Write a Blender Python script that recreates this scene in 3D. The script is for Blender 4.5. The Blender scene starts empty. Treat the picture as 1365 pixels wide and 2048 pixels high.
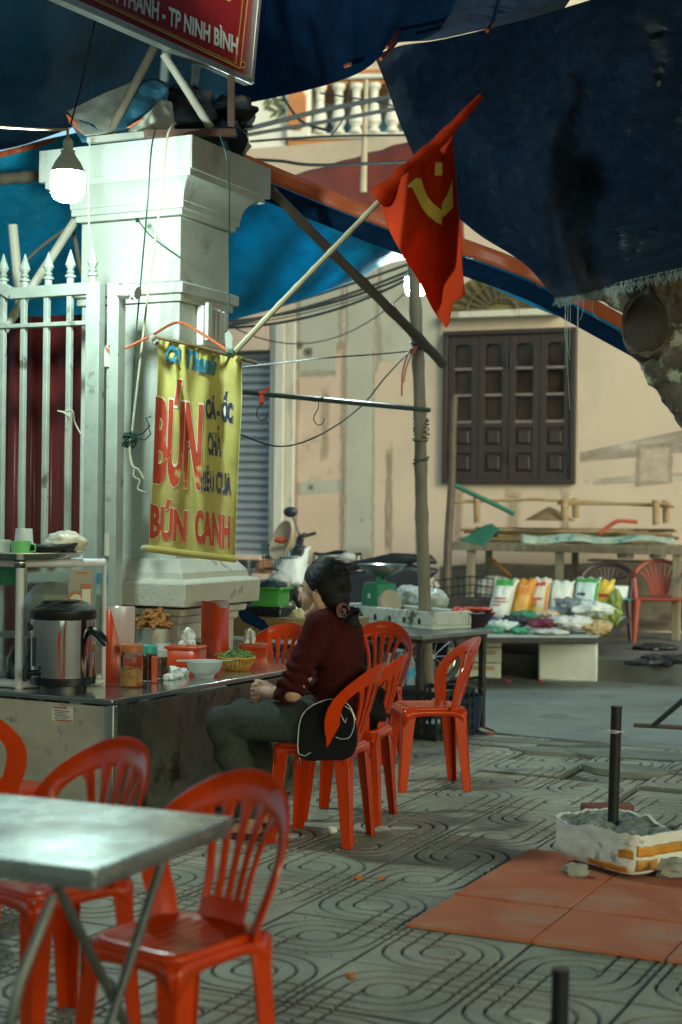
import bpy, bmesh, math, random
from mathutils import Vector, Matrix, noise as mnoise
import numpy as np
random.seed(7)
PI = math.pi
C = bpy.context.scene.collection
SC = bpy.context.scene

# ------------------------------------------------------------------ camera
FPX, HC, ROLL, YAWD = 3080.0, 1.27, 0.012, 25.4
cd = bpy.data.cameras.new('camera'); cam = bpy.data.objects.new('camera', cd); C.objects.link(cam)
SC.camera = cam
cd.sensor_fit = 'VERTICAL'; cd.sensor_height = 36.0; cd.lens = FPX / 2048.0 * 36.0
cd.clip_end = 500; cd.clip_start = 0.05
cam.matrix_world = Matrix.Translation((0, 0, HC)) @ Matrix.Rotation(PI/2, 4, 'X') @ Matrix.Rotation(ROLL, 4, 'Z')
cd.dof.use_dof = True; cd.dof.focus_distance = 6.6; cd.dof.aperture_fstop = 2.6

# ------------------------------------------------------------------ sky, sun, exposure
world = bpy.data.worlds.new('World'); SC.world = world; world.use_nodes = True
wn = world.node_tree.nodes; wl = world.node_tree.links
sky = wn.new('ShaderNodeTexSky'); sky.sky_type = 'NISHITA'; sky.sun_disc = False
SUN_EL, SUN_AZ = math.radians(24), math.radians(146)      # azimuth clockwise from +Y
sky.sun_elevation = SUN_EL; sky.sun_rotation = SUN_AZ
sky.air_density = 1.0; sky.dust_density = 3.0; sky.ozone_density = 1.0
bg = wn['Background']; bg.inputs['Strength'].default_value = 0.115
tint = wn.new('ShaderNodeMix'); tint.data_type = 'RGBA'; tint.blend_type = 'MULTIPLY'; tint.inputs[0].default_value = 1.0; tint.inputs[7].default_value = (.80, 1.0, .90, 1)   # the photograph's greenish white balance
wl.new(sky.outputs[0], tint.inputs[6]); wl.new(tint.outputs[2], bg.inputs['Color'])
sl = bpy.data.lights.new('sun', 'SUN'); so = bpy.data.objects.new('sun', sl); C.objects.link(so)
sl.energy = 0.46; sl.angle = math.radians(12); sl.color = (1.0, 0.86, 0.74)
sd = Vector((math.sin(SUN_AZ)*math.cos(SUN_EL), math.cos(SUN_AZ)*math.cos(SUN_EL), math.sin(SUN_EL)))
so.rotation_euler = sd.to_track_quat('Z', 'Y').to_euler(); so.location = (8, -2, 9)
SC.view_settings.view_transform = 'Standard'; SC.view_settings.look = 'None'
SC.view_settings.exposure = 0.95; SC.view_settings.gamma = 1.0
SC.cycles.use_denoising = True
SC.cycles.max_bounces = 8; SC.cycles.transparent_max_bounces = 12
SC.cycles.sample_clamp_indirect = 4.0

# ------------------------------------------------------------------ where photo points lie in the place
def ray(px, py):
    u, v = px - 682.5, 1024.0 - py
    c, s = math.cos(ROLL), math.sin(ROLL)
    return (u*c - v*s)/FPX, (u*s + v*c)/FPX
def P(px, py, Y):
    a, b = ray(px, py); return Vector((a*Y, Y, HC + b*Y))
def G(px, py, z=0.0):
    a, b = ray(px, py); Y = (z - HC)/b; return Vector((a*Y, Y, z))
def V(px, py, p0, d):                      # on a vertical plane through p0 along the ground direction d
    a, b = ray(px, py)
    n = Vector((-d[1], d[0])); Y = (n.x*p0[0] + n.y*p0[1])/(n.x*a + n.y)
    return Vector((a*Y, Y, HC + b*Y))
YAW = -math.radians(YAWD)
RD = Vector((math.sin(-YAW), math.cos(-YAW), 0)); ED = Vector((math.cos(-YAW), -math.sin(-YAW), 0))
def face(fx, fy): return math.atan2(fy, fx) + PI/2      # rotation that turns local -y to (fx, fy)

# ------------------------------------------------------------------ materials
MATS = {}
def nd(nt, t, **kw):
    n = nt.nodes.new(t)
    for k, v in kw.items():
        if k in n.inputs: n.inputs[k].default_value = v
        else: setattr(n, k, v)
    return n
def c4(c): return (c[0], c[1], c[2], 1.0)
def pm(name, col, rough=.5, metal=0., var=.25, vscale=8., bump=0., bscale=60., dirt=None, trans=0., sss=0., spec=.5, coat=0., alpha=1., emit=0., emitcol=None, stretch=None, rvar=.12, ior=1.45, sheen=0.):
    if name in MATS: return MATS[name]
    m = bpy.data.materials.new(name); MATS[name] = m; m.use_nodes = True
    nt = m.node_tree; b = nt.nodes['Principled BSDF']; L = nt.links
    tc = nd(nt, 'ShaderNodeTexCoord'); src = tc.outputs['Object']
    if stretch:
        mp = nd(nt, 'ShaderNodeMapping'); mp.inputs['Scale'].default_value = stretch
        L.new(src, mp.inputs['Vector']); src = mp.outputs[0]
    nz = nd(nt, 'ShaderNodeTexNoise', Scale=vscale, Detail=5., Roughness=.6); L.new(src, nz.inputs['Vector'])
    rp = nd(nt, 'ShaderNodeValToRGB'); rp.color_ramp.elements[0].position = .3; rp.color_ramp.elements[1].position = .7
    rp.color_ramp.elements[0].color = c4([x*(1-var) for x in col]); rp.color_ramp.elements[1].color = c4([min(1, x*(1+var*.6)) for x in col])
    L.new(nz.outputs['Fac'], rp.inputs['Fac']); cout = rp.outputs['Color']
    if dirt:                                  # (colour, scale, threshold, softness)
        dn = nd(nt, 'ShaderNodeTexNoise', Scale=dirt[1], Detail=8., Roughness=.68); L.new(src, dn.inputs['Vector'])
        dr = nd(nt, 'ShaderNodeMapRange'); dr.inputs['From Min'].default_value = dirt[2]; dr.inputs['From Max'].default_value = dirt[2] + dirt[3]
        L.new(dn.outputs['Fac'], dr.inputs['Value'])
        mx = nd(nt, 'ShaderNodeMix', data_type='RGBA'); L.new(dr.outputs[0], mx.inputs[0]); L.new(cout, mx.inputs[6]); mx.inputs[7].default_value = c4(dirt[0])
        cout = mx.outputs[2]
    L.new(cout, b.inputs['Base Color'])
    b.inputs['Metallic'].default_value = metal; b.inputs['IOR'].default_value = ior
    b.inputs['Specular IOR Level'].default_value = spec
    if rvar:
        rr = nd(nt, 'ShaderNodeMapRange'); rr.inputs['To Min'].default_value = max(.02, rough - rvar); rr.inputs['To Max'].default_value = min(1, rough + rvar)
        L.new(nz.outputs['Fac'], rr.inputs['Value']); L.new(rr.outputs[0], b.inputs['Roughness'])
    else: b.inputs['Roughness'].default_value = rough
    if bump:
        bn = nd(nt, 'ShaderNodeTexNoise', Scale=bscale, Detail=4.); L.new(src, bn.inputs['Vector'])
        bp = nd(nt, 'ShaderNodeBump', Strength=bump, Distance=.01); L.new(bn.outputs['Fac'], bp.inputs['Height']); L.new(bp.outputs[0], b.inputs['Normal'])
    if trans: b.inputs['Transmission Weight'].default_value = trans
    if sss: b.inputs['Subsurface Weight'].default_value = sss; b.inputs['Subsurface Radius'].default_value = (.012, .005, .003); b.inputs['Subsurface Scale'].default_value = 1.
    if coat: b.inputs['Coat Weight'].default_value = coat; b.inputs['Coat Roughness'].default_value = .12
    if sheen: b.inputs['Sheen Weight'].default_value = sheen; b.inputs['Sheen Roughness'].default_value = .5
    if alpha < 1: b.inputs['Alpha'].default_value = alpha
    if emit: b.inputs['Emission Color'].default_value = c4(emitcol or col); b.inputs['Emission Strength'].default_value = emit
    return m
def tarp_mat(name, col, trl=.35, rough=.32, wr=1.0, spec=.5):
    if name in MATS: return MATS[name]
    m = bpy.data.materials.new(name); MATS[name] = m; m.use_nodes = True
    nt = m.node_tree; b = nt.nodes['Principled BSDF']; L = nt.links; out = nt.nodes['Material Output']
    tc = nd(nt, 'ShaderNodeTexCoord')
    nz = nd(nt, 'ShaderNodeTexNoise', Scale=1.7, Detail=6., Roughness=.65); L.new(tc.outputs['Object'], nz.inputs['Vector'])
    rp = nd(nt, 'ShaderNodeValToRGB'); rp.color_ramp.elements[0].position = .35; rp.color_ramp.elements[1].position = .68
    rp.color_ramp.elements[0].color = c4([x*.7 for x in col]); rp.color_ramp.elements[1].color = c4([min(1, x*1.25+.004) for x in col])
    L.new(nz.outputs['Fac'], rp.inputs['Fac']); L.new(rp.outputs[0], b.inputs['Base Color'])
    b.inputs['Roughness'].default_value = rough; b.inputs['Specular IOR Level'].default_value = spec
    mp = nd(nt, 'ShaderNodeMapping'); mp.inputs['Scale'].default_value = (1.0, 1.6, 2.4); mp.inputs['Rotation'].default_value = (.4, .3, .5)
    L.new(tc.outputs['Object'], mp.inputs['Vector'])
    w1 = nd(nt, 'ShaderNodeTexNoise', Scale=7., Detail=9., Roughness=.75, Distortion=1.2); L.new(mp.outputs[0], w1.inputs['Vector'])
    bp = nd(nt, 'ShaderNodeBump', Strength=.55*wr, Distance=.05); L.new(w1.outputs['Fac'], bp.inputs['Height'])
    L.new(bp.outputs[0], b.inputs['Normal'])
    tr = nd(nt, 'ShaderNodeBsdfTranslucent'); L.new(rp.outputs[0], tr.inputs['Color']); L.new(bp.outputs[0], tr.inputs['Normal'])
    mx = nd(nt, 'ShaderNodeMixShader'); mx.inputs[0].default_value = trl
    L.new(b.outputs[0], mx.inputs[1]); L.new(tr.outputs[0], mx.inputs[2]); L.new(mx.outputs[0], out.inputs['Surface'])
    return m

# ------------------------------------------------------------------ mesh builder
def soften(m, wx, wz, k=.5):                 # let a patch of colour fade out raggedly at its edges
    nt = m.node_tree; L = nt.links; b = nt.nodes['Principled BSDF']; tc = nd(nt, 'ShaderNodeTexCoord'); sp = nd(nt, 'ShaderNodeSeparateXYZ'); L.new(tc.outputs['Generated'], sp.inputs[0])
    def mt(op, a, b_):
        n = nd(nt, 'ShaderNodeMath', operation=op)
        for i, x in enumerate((a, b_)):
            if isinstance(x, (int, float)): n.inputs[i].default_value = x
            else: L.new(x, n.inputs[i])
        return n.outputs[0]
    ex = mt('DIVIDE', mt('MINIMUM', sp.outputs[0], mt('SUBTRACT', 1., sp.outputs[0])), wx); ez = mt('DIVIDE', mt('MINIMUM', sp.outputs[2], mt('SUBTRACT', 1., sp.outputs[2])), wz)
    nz = nd(nt, 'ShaderNodeTexNoise', Scale=2.6, Detail=7., Roughness=.7); L.new(tc.outputs['Object'], nz.inputs['Vector'])
    v = mt('ADD', mt('MINIMUM', ex, ez), mt('MULTIPLY', mt('SUBTRACT', nz.outputs['Fac'], .55), 2.2)); n = nd(nt, 'ShaderNodeMath', operation='MULTIPLY', use_clamp=True); L.new(v, n.inputs[0]); n.inputs[1].default_value = .8
    L.new(n.outputs[0], b.inputs['Alpha']); return m
class MB:
    def __init__(s): s.v = []; s.f = []; s.mi = []; s.cur = 0
    def add(s, vs, fs):
        o = len(s.v); s.v += [tuple(v) for v in vs]; s.f += [tuple(i + o for i in f) for f in fs]; s.mi += [s.cur]*len(fs); return s
    def box(s, c, d, M=None, taper=1.):
        x, y, z = d[0]/2, d[1]/2, d[2]/2; t = taper
        vs = [Vector(p) for p in [(-x,-y,-z),(x,-y,-z),(x,y,-z),(-x,y,-z),(-x*t,-y*t,z),(x*t,-y*t,z),(x*t,y*t,z),(-x*t,y*t,z)]]
        if M is not None: vs = [M @ v for v in vs]
        c = Vector(c); return s.add([v + c for v in vs], [(0,3,2,1),(4,5,6,7),(0,1,5,4),(1,2,6,5),(2,3,7,6),(3,0,4,7)])
    def beam(s, a, b, w, h=None, up=(0, 0, 1)):
        a, b = Vector(a), Vector(b); h = h or w; d = (b - a).normalized(); up = Vector(up)
        if abs(d.dot(up)) > .98: up = Vector((0, 1, 0))
        x = d.cross(up).normalized(); y = x.cross(d).normalized(); vs = []
        for p in (a, b):
            for sx, sy in ((-1,-1),(1,-1),(1,1),(-1,1)): vs.append(p + x*(sx*w/2) + y*(sy*h/2))
        return s.add(vs, [(0,1,2,3),(7,6,5,4),(0,4,5,1),(1,5,6,2),(2,6,7,3),(3,7,4,0)])
    def tube(s, pts, r, n=8, caps=True):
        pts = [Vector(p) for p in pts]; k = len(pts); rs = r if isinstance(r, (list, tuple)) else [r]*k
        vs = []; fs = []; prev = None
        for i, p in enumerate(pts):
            d = (pts[min(i+1, k-1)] - pts[max(i-1, 0)]); d = d.normalized() if d.length > 1e-9 else Vector((0,0,1))
            if prev is None:
                up = Vector((0,0,1)) if abs(d.z) < .9 else Vector((1,0,0)); x = d.cross(up).normalized()
            else:
                x = prev - d*prev.dot(d); x = x.normalized() if x.length > 1e-6 else d.orthogonal().normalized()
            prev = x; y = d.cross(x)
            for j in range(n):
                a = 2*PI*j/n; vs.append(p + (x*math.cos(a) + y*math.sin(a))*rs[i])
        for i in range(k-1):
            for j in range(n): fs.append((i*n+j, i*n+(j+1) % n, (i+1)*n+(j+1) % n, (i+1)*n+j))
        if caps: fs.append(tuple(range(n-1, -1, -1))); fs.append(tuple((k-1)*n+j for j in range(n)))
        return s.add(vs, fs)
    def lathe(s, prof, n=24, c=(0,0,0), sx=1., sy=1., M=None, cap=True):
        vs = []; fs = []; k = len(prof); c = Vector(c)
        for r, z in prof:
            for j in range(n):
                a = 2*PI*j/n; p = Vector((r*math.cos(a)*sx, r*math.sin(a)*sy, z))
                vs.append((M @ p if M is not None else p) + c)
        for i in range(k-1):
            for j in range(n): fs.append((i*n+j, i*n+(j+1) % n, (i+1)*n+(j+1) % n, (i+1)*n+j))
        if cap:
            if prof[0][0] > 1e-5: fs.append(tuple(range(n-1, -1, -1)))
            if prof[-1][0] > 1e-5: fs.append(tuple((k-1)*n+j for j in range(n)))
        return s.add(vs, fs)
    def grid(s, fn, nu, nv, cu=False):
        vs = [fn(i/nu, j/nv) for j in range(nv+1) for i in range(nu+1)]; w = nu+1
        return s.add(vs, [(j*w+i, j*w+i+1, (j+1)*w+i+1, (j+1)*w+i) for j in range(nv) for i in range(nu)])
    def prism(s, poly, dvec):
        d = Vector(dvec); n = len(poly); vs = [Vector(p) for p in poly] + [Vector(p) + d for p in poly]
        return s.add(vs, [tuple(range(n-1, -1, -1)), tuple(range(n, 2*n))] + [(i, (i+1) % n, n+(i+1) % n, n+i) for i in range(n)])
    def ball(s, c, r, nu=12, nv=8, M=None, jit=0., seed=0):
        vs = []; fs = []; c = Vector(c); r = r if isinstance(r, (tuple, list)) else (r, r, r)
        for j in range(nv+1):
            t = PI*j/nv
            for i in range(nu):
                a = 2*PI*i/nu; p = Vector((math.sin(t)*math.cos(a), math.sin(t)*math.sin(a), math.cos(t)))
                k = 1 + (jit*mnoise.noise(p*2.2 + Vector((seed*3.1, seed*1.7, 0))) if jit else 0)
                p = Vector((p.x*r[0]*k, p.y*r[1]*k, p.z*r[2]*k)); vs.append((M @ p if M is not None else p) + c)
        for j in range(nv):
            for i in range(nu): fs.append((j*nu+i, (j+1)*nu+i, (j+1)*nu+(i+1) % nu, j*nu+(i+1) % nu))
        return s.add(vs, fs)
    def mesh(s, name, mats, smooth=True, ang=35):
        me = bpy.data.meshes.new(name); me.from_pydata(s.v, [], s.f); me.validate()
        for m in (mats if isinstance(mats, (list, tuple)) else [mats]): me.materials.append(m)
        if any(s.mi) and len(me.polygons) == len(s.mi):
            me.polygons.foreach_set('material_index', s.mi)
        bm = bmesh.new(); bm.from_mesh(me); bmesh.ops.remove_doubles(bm, verts=bm.verts, dist=1e-6)
        bmesh.ops.recalc_face_normals(bm, faces=bm.faces); bm.to_mesh(me); bm.free()
        if smooth:
            me.polygons.foreach_set('use_smooth', [True]*len(me.polygons)); me.set_sharp_from_angle(angle=math.radians(ang))
        me.update(); return me
    def build(s, name, mats, parent=None, smooth=True, ang=35, bevel=0., solid=0., sub=0, loc=None, rotz=None, seg=2):
        o = bpy.data.objects.new(name, s.mesh(name, mats, smooth, ang)); C.objects.link(o)
        if parent is not None: o.parent = parent
        if loc is not None: o.location = loc
        if rotz is not None: o.rotation_euler = (0, 0, rotz)
        if solid: md = o.modifiers.new('solidify', 'SOLIDIFY'); md.thickness = solid; md.offset = 0
        if sub: md = o.modifiers.new('subdivision', 'SUBSURF'); md.levels = sub; md.render_levels = sub
        if bevel: md = o.modifiers.new('bevel', 'BEVEL'); md.width = bevel; md.segments = seg; md.limit_method = 'ANGLE'; md.angle_limit = math.radians(40)
        return o
def tag(o, label=None, cat=None, group=None, kind=None):
    if label: o['label'] = label
    if cat: o['category'] = cat
    if group: o['group'] = group
    if kind: o['kind'] = kind
    return o
def thing(name, label, cat, loc=(0,0,0), rotz=0., group=None):
    o = bpy.data.objects.new(name, None); C.objects.link(o); o.empty_display_size = .1
    o.location = loc; o.rotation_euler = (0, 0, rotz); return tag(o, label, cat, group)
KIDS = {}
def copy_tree(o, loc=None, rotz=None, label=None, group=None):
    kids = {}
    for x in bpy.data.objects:
        if x.parent is not None: kids.setdefault(x.parent.name, []).append(x)
    def cp(a, par):
        c = a.copy(); C.objects.link(c); c.parent = par
        for ch in kids.get(a.name, []): cp(ch, c)
        return c
    r = cp(o, None)
    if loc is not None: r.location = loc
    if rotz is not None: r.rotation_euler = (0, 0, rotz)
    if label: r['label'] = label
    if group: r['group'] = group
    return r
def lerp(a, b, t): return a + (b - a)*t
def poly_at(pts, t):                        # point at t along a polyline of tuples, by Catmull-Rom
    n = len(pts) - 1; x = min(max(t, 0), 1)*n; i = min(int(x), n-1); f = x - i
    p0, p1, p2, p3 = [np.array(pts[min(max(k, 0), n)], float) for k in (i-1, i, i+1, i+2)]
    return .5*((2*p1) + (-p0+p2)*f + (2*p0-5*p1+4*p2-p3)*f*f + (-p0+3*p1-3*p2+p3)*f**3)
def coons(top, bot, left, right):           # (px, py, depth) boundary curves -> surface function
    def fn(u, v):
        a = (1-v)*poly_at(top, u) + v*poly_at(bot, u) + (1-u)*poly_at(left, v) + u*poly_at(right, v)
        b = (1-u)*(1-v)*np.array(top[0], float) + u*(1-v)*np.array(top[-1], float) + (1-u)*v*np.array(bot[0], float) + u*v*np.array(bot[-1], float)
        return a - b
    return fn
def ruled(top, bot):
    return coons(top, bot, [top[0], bot[0]], [top[-1], bot[-1]])
def ripple(p, amp, sc, seed=0.):
    return amp*(mnoise.noise(Vector((p[0]*sc, p[1]*sc, p[2]*sc)) + Vector((seed, seed*2, 0))))
def text_mesh(s, w=0.02, size=1.0):
    cu = bpy.data.curves.new('lettering', 'FONT'); cu.body = s; cu.size = size; cu.offset = w; cu.resolution_u = 3
    o = bpy.data.objects.new('lettering', cu); C.objects.link(o)
    dg = bpy.context.evaluated_depsgraph_get(); me = bpy.data.meshes.new_from_object(o.evaluated_get(dg))
    bpy.data.objects.remove(o); bpy.data.curves.remove(cu)
    bm = bmesh.new(); bm.from_mesh(me); bpy.data.meshes.remove(me)
    bmesh.ops.remove_doubles(bm, verts=bm.verts, dist=1e-5)
    xs = [v.co.x for v in bm.verts]; ys = [v.co.y for v in bm.verts]
    x0, x1, y0, y1 = min(xs), max(xs), min(ys), max(ys)
    for v in bm.verts: v.co = Vector(((v.co.x-x0)/(x1-x0), (v.co.y-y0)/(y1-y0), 0))
    return bm
def text_obj(name, s, fn, m, parent, w=.02, cuts=6, kind=None):
    bm = text_mesh(s, w)
    for i in range(1, cuts):
        for pl, no in (((i/cuts, 0, 0), (1,0,0)), ((0, i/cuts, 0), (0,1,0))):
            bmesh.ops.bisect_plane(bm, geom=bm.verts[:] + bm.edges[:] + bm.faces[:], plane_co=pl, plane_no=no)
    for v in bm.verts: v.co = Vector(fn(v.co.x, v.co.y))
    me = bpy.data.meshes.new(name); bm.to_mesh(me); bm.free(); me.materials.append(m)
    o = bpy.data.objects.new(name, me); C.objects.link(o); o.parent = parent
    return o
def quad(pts):                              # tl, tr, br, bl in px -> fn(u, v) with v up
    tl, tr, br, bl = [np.array(p, float) for p in pts]
    return lambda u, v: (1-u)*(1-v)*bl + u*(1-v)*br + u*v*tr + (1-u)*v*tl
def wire(name, pts, r, m, label=None, cat=None, group=None, parent=None, sag=0., n=14, kind=None):
    pts = [Vector(p) for p in pts]; q = []
    if len(pts) == 2:
        for i in range(n+1):
            t = i/n; p = pts[0].lerp(pts[1], t); p.z -= sag*4*t*(1-t); q.append(p)
    else:
        for i in range(n*2+1): q.append(Vector(poly_at([tuple(p) for p in pts], i/(n*2))))
    o = MB().tube(q, r, 6).build(name, m, parent)
    return tag(o, label, cat, group, kind)

# ================================================================== GROUND
m_soil = pm('packed_soil', (.10,.095,.08), .9, var=.4, vscale=3, bump=.4, bscale=30)
m_asph = pm('asphalt', (.20,.22,.19), .82, var=.28, vscale=1.2, bump=.35, bscale=120, dirt=((.11,.115,.10), 1.6, .54, .1))
m_screed = pm('sidewalk_bed', (.10,.10,.08), .9, var=.4, vscale=6, bump=.5, bscale=40)
m_farpave = pm('far_pavement_concrete', (.13,.13,.115), .9, var=.35, vscale=2.5, bump=.4, bscale=25, dirt=((.03,.03,.028), 1.6, .56, .1))
o = MB().grid(lambda u, v: ((u-.5)*400, (v-.5)*400+100, -.14), 2, 2).build('ground', m_soil); tag(o, kind='structure')
k0, k1 = G(960,1455), G(1180,1475); kd = (k1-k0).normalized(); kn = Vector((-kd.y, kd.x, 0))
if kn.y < 0: kn = -kn
def KS(a, b, z): p = k0 + kd*a + kn*b; return Vector((p.x, p.y, z))
o = MB().grid(lambda u, v: KS(lerp(-30, 30, u), lerp(-.6, 6.5, v), -.07), 40, 10).build('road', m_asph); tag(o, kind='structure')
# pavement under the stalls: its bed, then the tiles laid one by one
o = MB().prism([KS(-14,.02,-.13), KS(12,.02,-.13), KS(12,-13,-.13), KS(-14,-13,-.13)], (0,0,.105)).build('sidewalk', m_screed); tag(o, kind='structure')
sidewalk = o
far_d = 3.5
o = MB().prism([KS(-30,far_d,-.13), KS(30,far_d,-.13), KS(30,30,-.13), KS(-30,30,-.13)], (0,0,.235)).build('far_pavement', m_farpave); tag(o, kind='structure')

TL = .40
O0 = G(812,1855)
RINGS = (.062, .117, .172)
def groove(x, y):                         # x, y in metres from the tile centre
    d = math.hypot(x, y); g = 1.0
    e = abs(d - RINGS[0]); best = e
    if x*y > 0:
        for r in RINGS[1:]: best = min(best, abs(d - r))
    elif d > RINGS[0]:
        for r in RINGS:
            if abs(y) > 0: best = min(best, abs(abs(x)-r))
            best = min(best, abs(abs(y)-r))
    return best
N = 130
bm_ = MB(); hs = TL/2 - .0025; dv = []
for j in range(N+1):
    for i in range(N+1):
        x, y = lerp(-hs, hs, i/N), lerp(-hs, hs, j/N); gz = groove(x, y)
        k = max(0., 1 - max(0, gz-.0033)/.003); ed = min(hs-abs(x), hs-abs(y)); e = max(0., 1-ed/.006)
        z = -.0095*min(1, k) - .006*e*e; k2 = max(0., 1 - max(0, gz-.0028)/.0030); dv.append(max(min(1, k2), e*.9)); bm_.v.append((x, y, z))
w = N+1
for j in range(N):
    for i in range(N): bm_.f.append((j*w+i, j*w+i+1, (j+1)*w+i+1, (j+1)*w+i)); bm_.mi.append(0)
# skirt
nb = len(bm_.v); rim = [i for i in range(w)] + [j*w+N for j in range(1, w)] + [N*w+i for i in range(N-1, -1, -1)] + [j*w for j in range(N-1, 0, -1)]
for q in rim: x, y, z = bm_.v[q]; bm_.v.append((x, y, -.028)); dv.append(1)
for q in range(len(rim)): a, b = q, (q+1) % len(rim); bm_.f.append((rim[a], nb+a, nb+b, rim[b])); bm_.mi.append(0)
m_tile = bpy.data.materials.new('moulded_paving'); m_tile.use_nodes = True
nt = m_tile.node_tree; b = nt.nodes['Principled BSDF']; L = nt.links
tc = nd(nt, 'ShaderNodeTexCoord'); oi = nd(nt, 'ShaderNodeObjectInfo'); ge = nd(nt, 'ShaderNodeNewGeometry')
n1 = nd(nt, 'ShaderNodeTexNoise', Scale=2.2, Detail=6., Roughness=.65); L.new(ge.outputs['Position'], n1.inputs['Vector'])
n2 = nd(nt, 'ShaderNodeTexNoise', Scale=190., Detail=3.); L.new(ge.outputs['Position'], n2.inputs['Vector'])
r1 = nd(nt, 'ShaderNodeValToRGB'); E_ = r1.color_ramp.elements
E_[0].position = .32; E_[0].color = (.19,.19,.155,1); E_[1].position = .66; E_[1].color = (.40,.40,.325,1); L.new(n1.outputs['Fac'], r1.inputs['Fac'])
r2 = nd(nt, 'ShaderNodeValToRGB'); r2.color_ramp.elements[0].color = (.86,.9,.84,1); r2.color_ramp.elements[1].color = (1.12,1.0,.92,1); L.new(oi.outputs['Random'], r2.inputs['Fac'])
mu = nd(nt, 'ShaderNodeMix', data_type='RGBA', blend_type='MULTIPLY'); mu.inputs[0].default_value = 1; L.new(r1.outputs[0], mu.inputs[6]); L.new(r2.outputs[0], mu.inputs[7])
r3 = nd(nt, 'ShaderNodeValToRGB'); r3.color_ramp.elements[0].position = .3; r3.color_ramp.elements[0].color = (.75,.75,.75,1); r3.color_ramp.elements[1].position = .7; r3.color_ramp.elements[1].color = (1.15,1.15,1.15,1); L.new(n2.outputs['Fac'], r3.inputs['Fac'])
m3 = nd(nt, 'ShaderNodeMix', data_type='RGBA', blend_type='MULTIPLY'); m3.inputs[0].default_value = 1; L.new(mu.outputs[2], m3.inputs[6]); L.new(r3.outputs[0], m3.inputs[7])
at = nd(nt, 'ShaderNodeAttribute', attribute_name='grime'); m4 = nd(nt, 'ShaderNodeMix', data_type='RGBA'); L.new(at.outputs['Fac'], m4.inputs[0]); L.new(m3.outputs[2], m4.inputs[6]); m4.inputs[7].default_value = (.088,.092,.076,1)
L.new(m4.outputs[2], b.inputs['Base Color']); b.inputs['Roughness'].default_value = .72
bp = nd(nt, 'ShaderNodeBump', Strength=.25, Distance=.004); L.new(n2.outputs['Fac'], bp.inputs['Height']); L.new(bp.outputs[0], b.inputs['Normal'])
tme = bpy.data.meshes.new('paving_tile'); tme.from_pydata(bm_.v, [], bm_.f); tme.materials.append(m_tile)
tme.polygons.foreach_set('use_smooth', [True]*len(tme.polygons)); tme.set_sharp_from_angle(angle=math.radians(50))
at_ = tme.attributes.new('grime', 'FLOAT', 'POINT'); at_.data.foreach_set('value', dv); tme.update()
cnt = 0; cand = []
for i in range(-22, 9):
    for j in range(-8, 22):
        c = O0 + ED*((i+.5)*TL) + RD*((j+.5)*TL); c.z = 0
        if c.y < 2.3: continue
        if (c - k0).dot(kn) > -.22: continue
        mx = .222*c.y + .45
        if abs(c.x) > mx: continue
        cand.append((abs(c.x)-.222*c.y, i, j, c))
cand.sort(key=lambda q: q[0])
for _, i, j, c in cand[:290]:
    t = bpy.data.objects.new('paving_tile', tme); C.objects.link(t); t.parent = sidewalk
    rough = c.x > .9 and c.y > 6.0
    tz = random.uniform(-.002, .002) + (random.choice((-.022, -.012, 0, .008)) if rough else 0)
    c = c.copy(); c.z = tz; t.location = c
    t.rotation_euler = (random.gauss(0, .012 if rough else .003), random.gauss(0, .012 if rough else .003), YAW + (0 if (i+j) % 2 else PI/2) + random.gauss(0, .003))
# red clay tiles laid loose on the paving
m_clay = pm('red_clay', (.50,.135,.058), .85, var=.22, vscale=5, bump=.15, bscale=90, dirt=((.36,.24,.16), 3.0, .50, .22), stretch=(1,1.0,1))
cl = thing('clay_tile_patch', 'patch of red clay paving squares laid on the patterned pavement under the foam block', 'clay tiles', O0, YAW)
cm = MB().box((0,0,.006), (.394,.394,.010)).mesh('clay_tile', m_clay, smooth=False)
for i in range(5):
    for j in range(3):
        t = bpy.data.objects.new('clay_tile', cm); C.objects.link(t); t.parent = cl
        t.location = ((i+.5)*TL+random.uniform(-.002,.002), (j+.5)*TL+random.uniform(-.003,.003) + (.006 if i == 0 and j == 2 else 0), random.uniform(0,.003)+(.004 if j == 1 else 0)); t.rotation_euler = (random.gauss(0,.004), random.gauss(0,.004), random.gauss(0,.004)+PI/2*random.randint(0,3))
# broken slabs and rough edge of the pavement by the road
m_slab = pm('broken_slab', (.20,.20,.155), .85, var=.35, vscale=4, bump=.5, bscale=50)
def slab(px, py, w, d, rz, z=.02, sd=0, lab='', grp='broken paving slabs at the pavement edge'):
    rnd = random.Random(sd); n = 9; poly = []
    for k in range(n):
        a = 2*PI*k/n; q = rnd.uniform(.8, 1.1); ca, sa = math.cos(a), math.sin(a); s = 1/max(abs(ca), abs(sa))
        poly.append((ca*s*w/2*q, sa*s*d/2*q, 0))
    o = MB().prism(poly, (0,0,-.035)).build('broken_slab', m_slab, loc=G(px, py, z), rotz=rz, bevel=.004)
    o.location.z = z; o.rotation_euler[0] = rnd.uniform(-.03,.03); tag(o, lab, 'slab', grp)
slab(1000,1478,1.0,.14,YAW+.05,.012,1,'long cracked grey paving slab at the road edge near the side table leg')
slab(1290,1508,.8,.3,YAW+.1,.018,2,'broken grey paving slab lifted at the road edge behind the black pipe')
slab(1250,1535,.5,.25,YAW-.15,.012,3,'smaller cracked slab on the pavement just behind the black pipe')
slab(1140,1500,.7,.2,YAW+.12,.012,4,'thin broken slab by the road between chair and black pipe')

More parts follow.
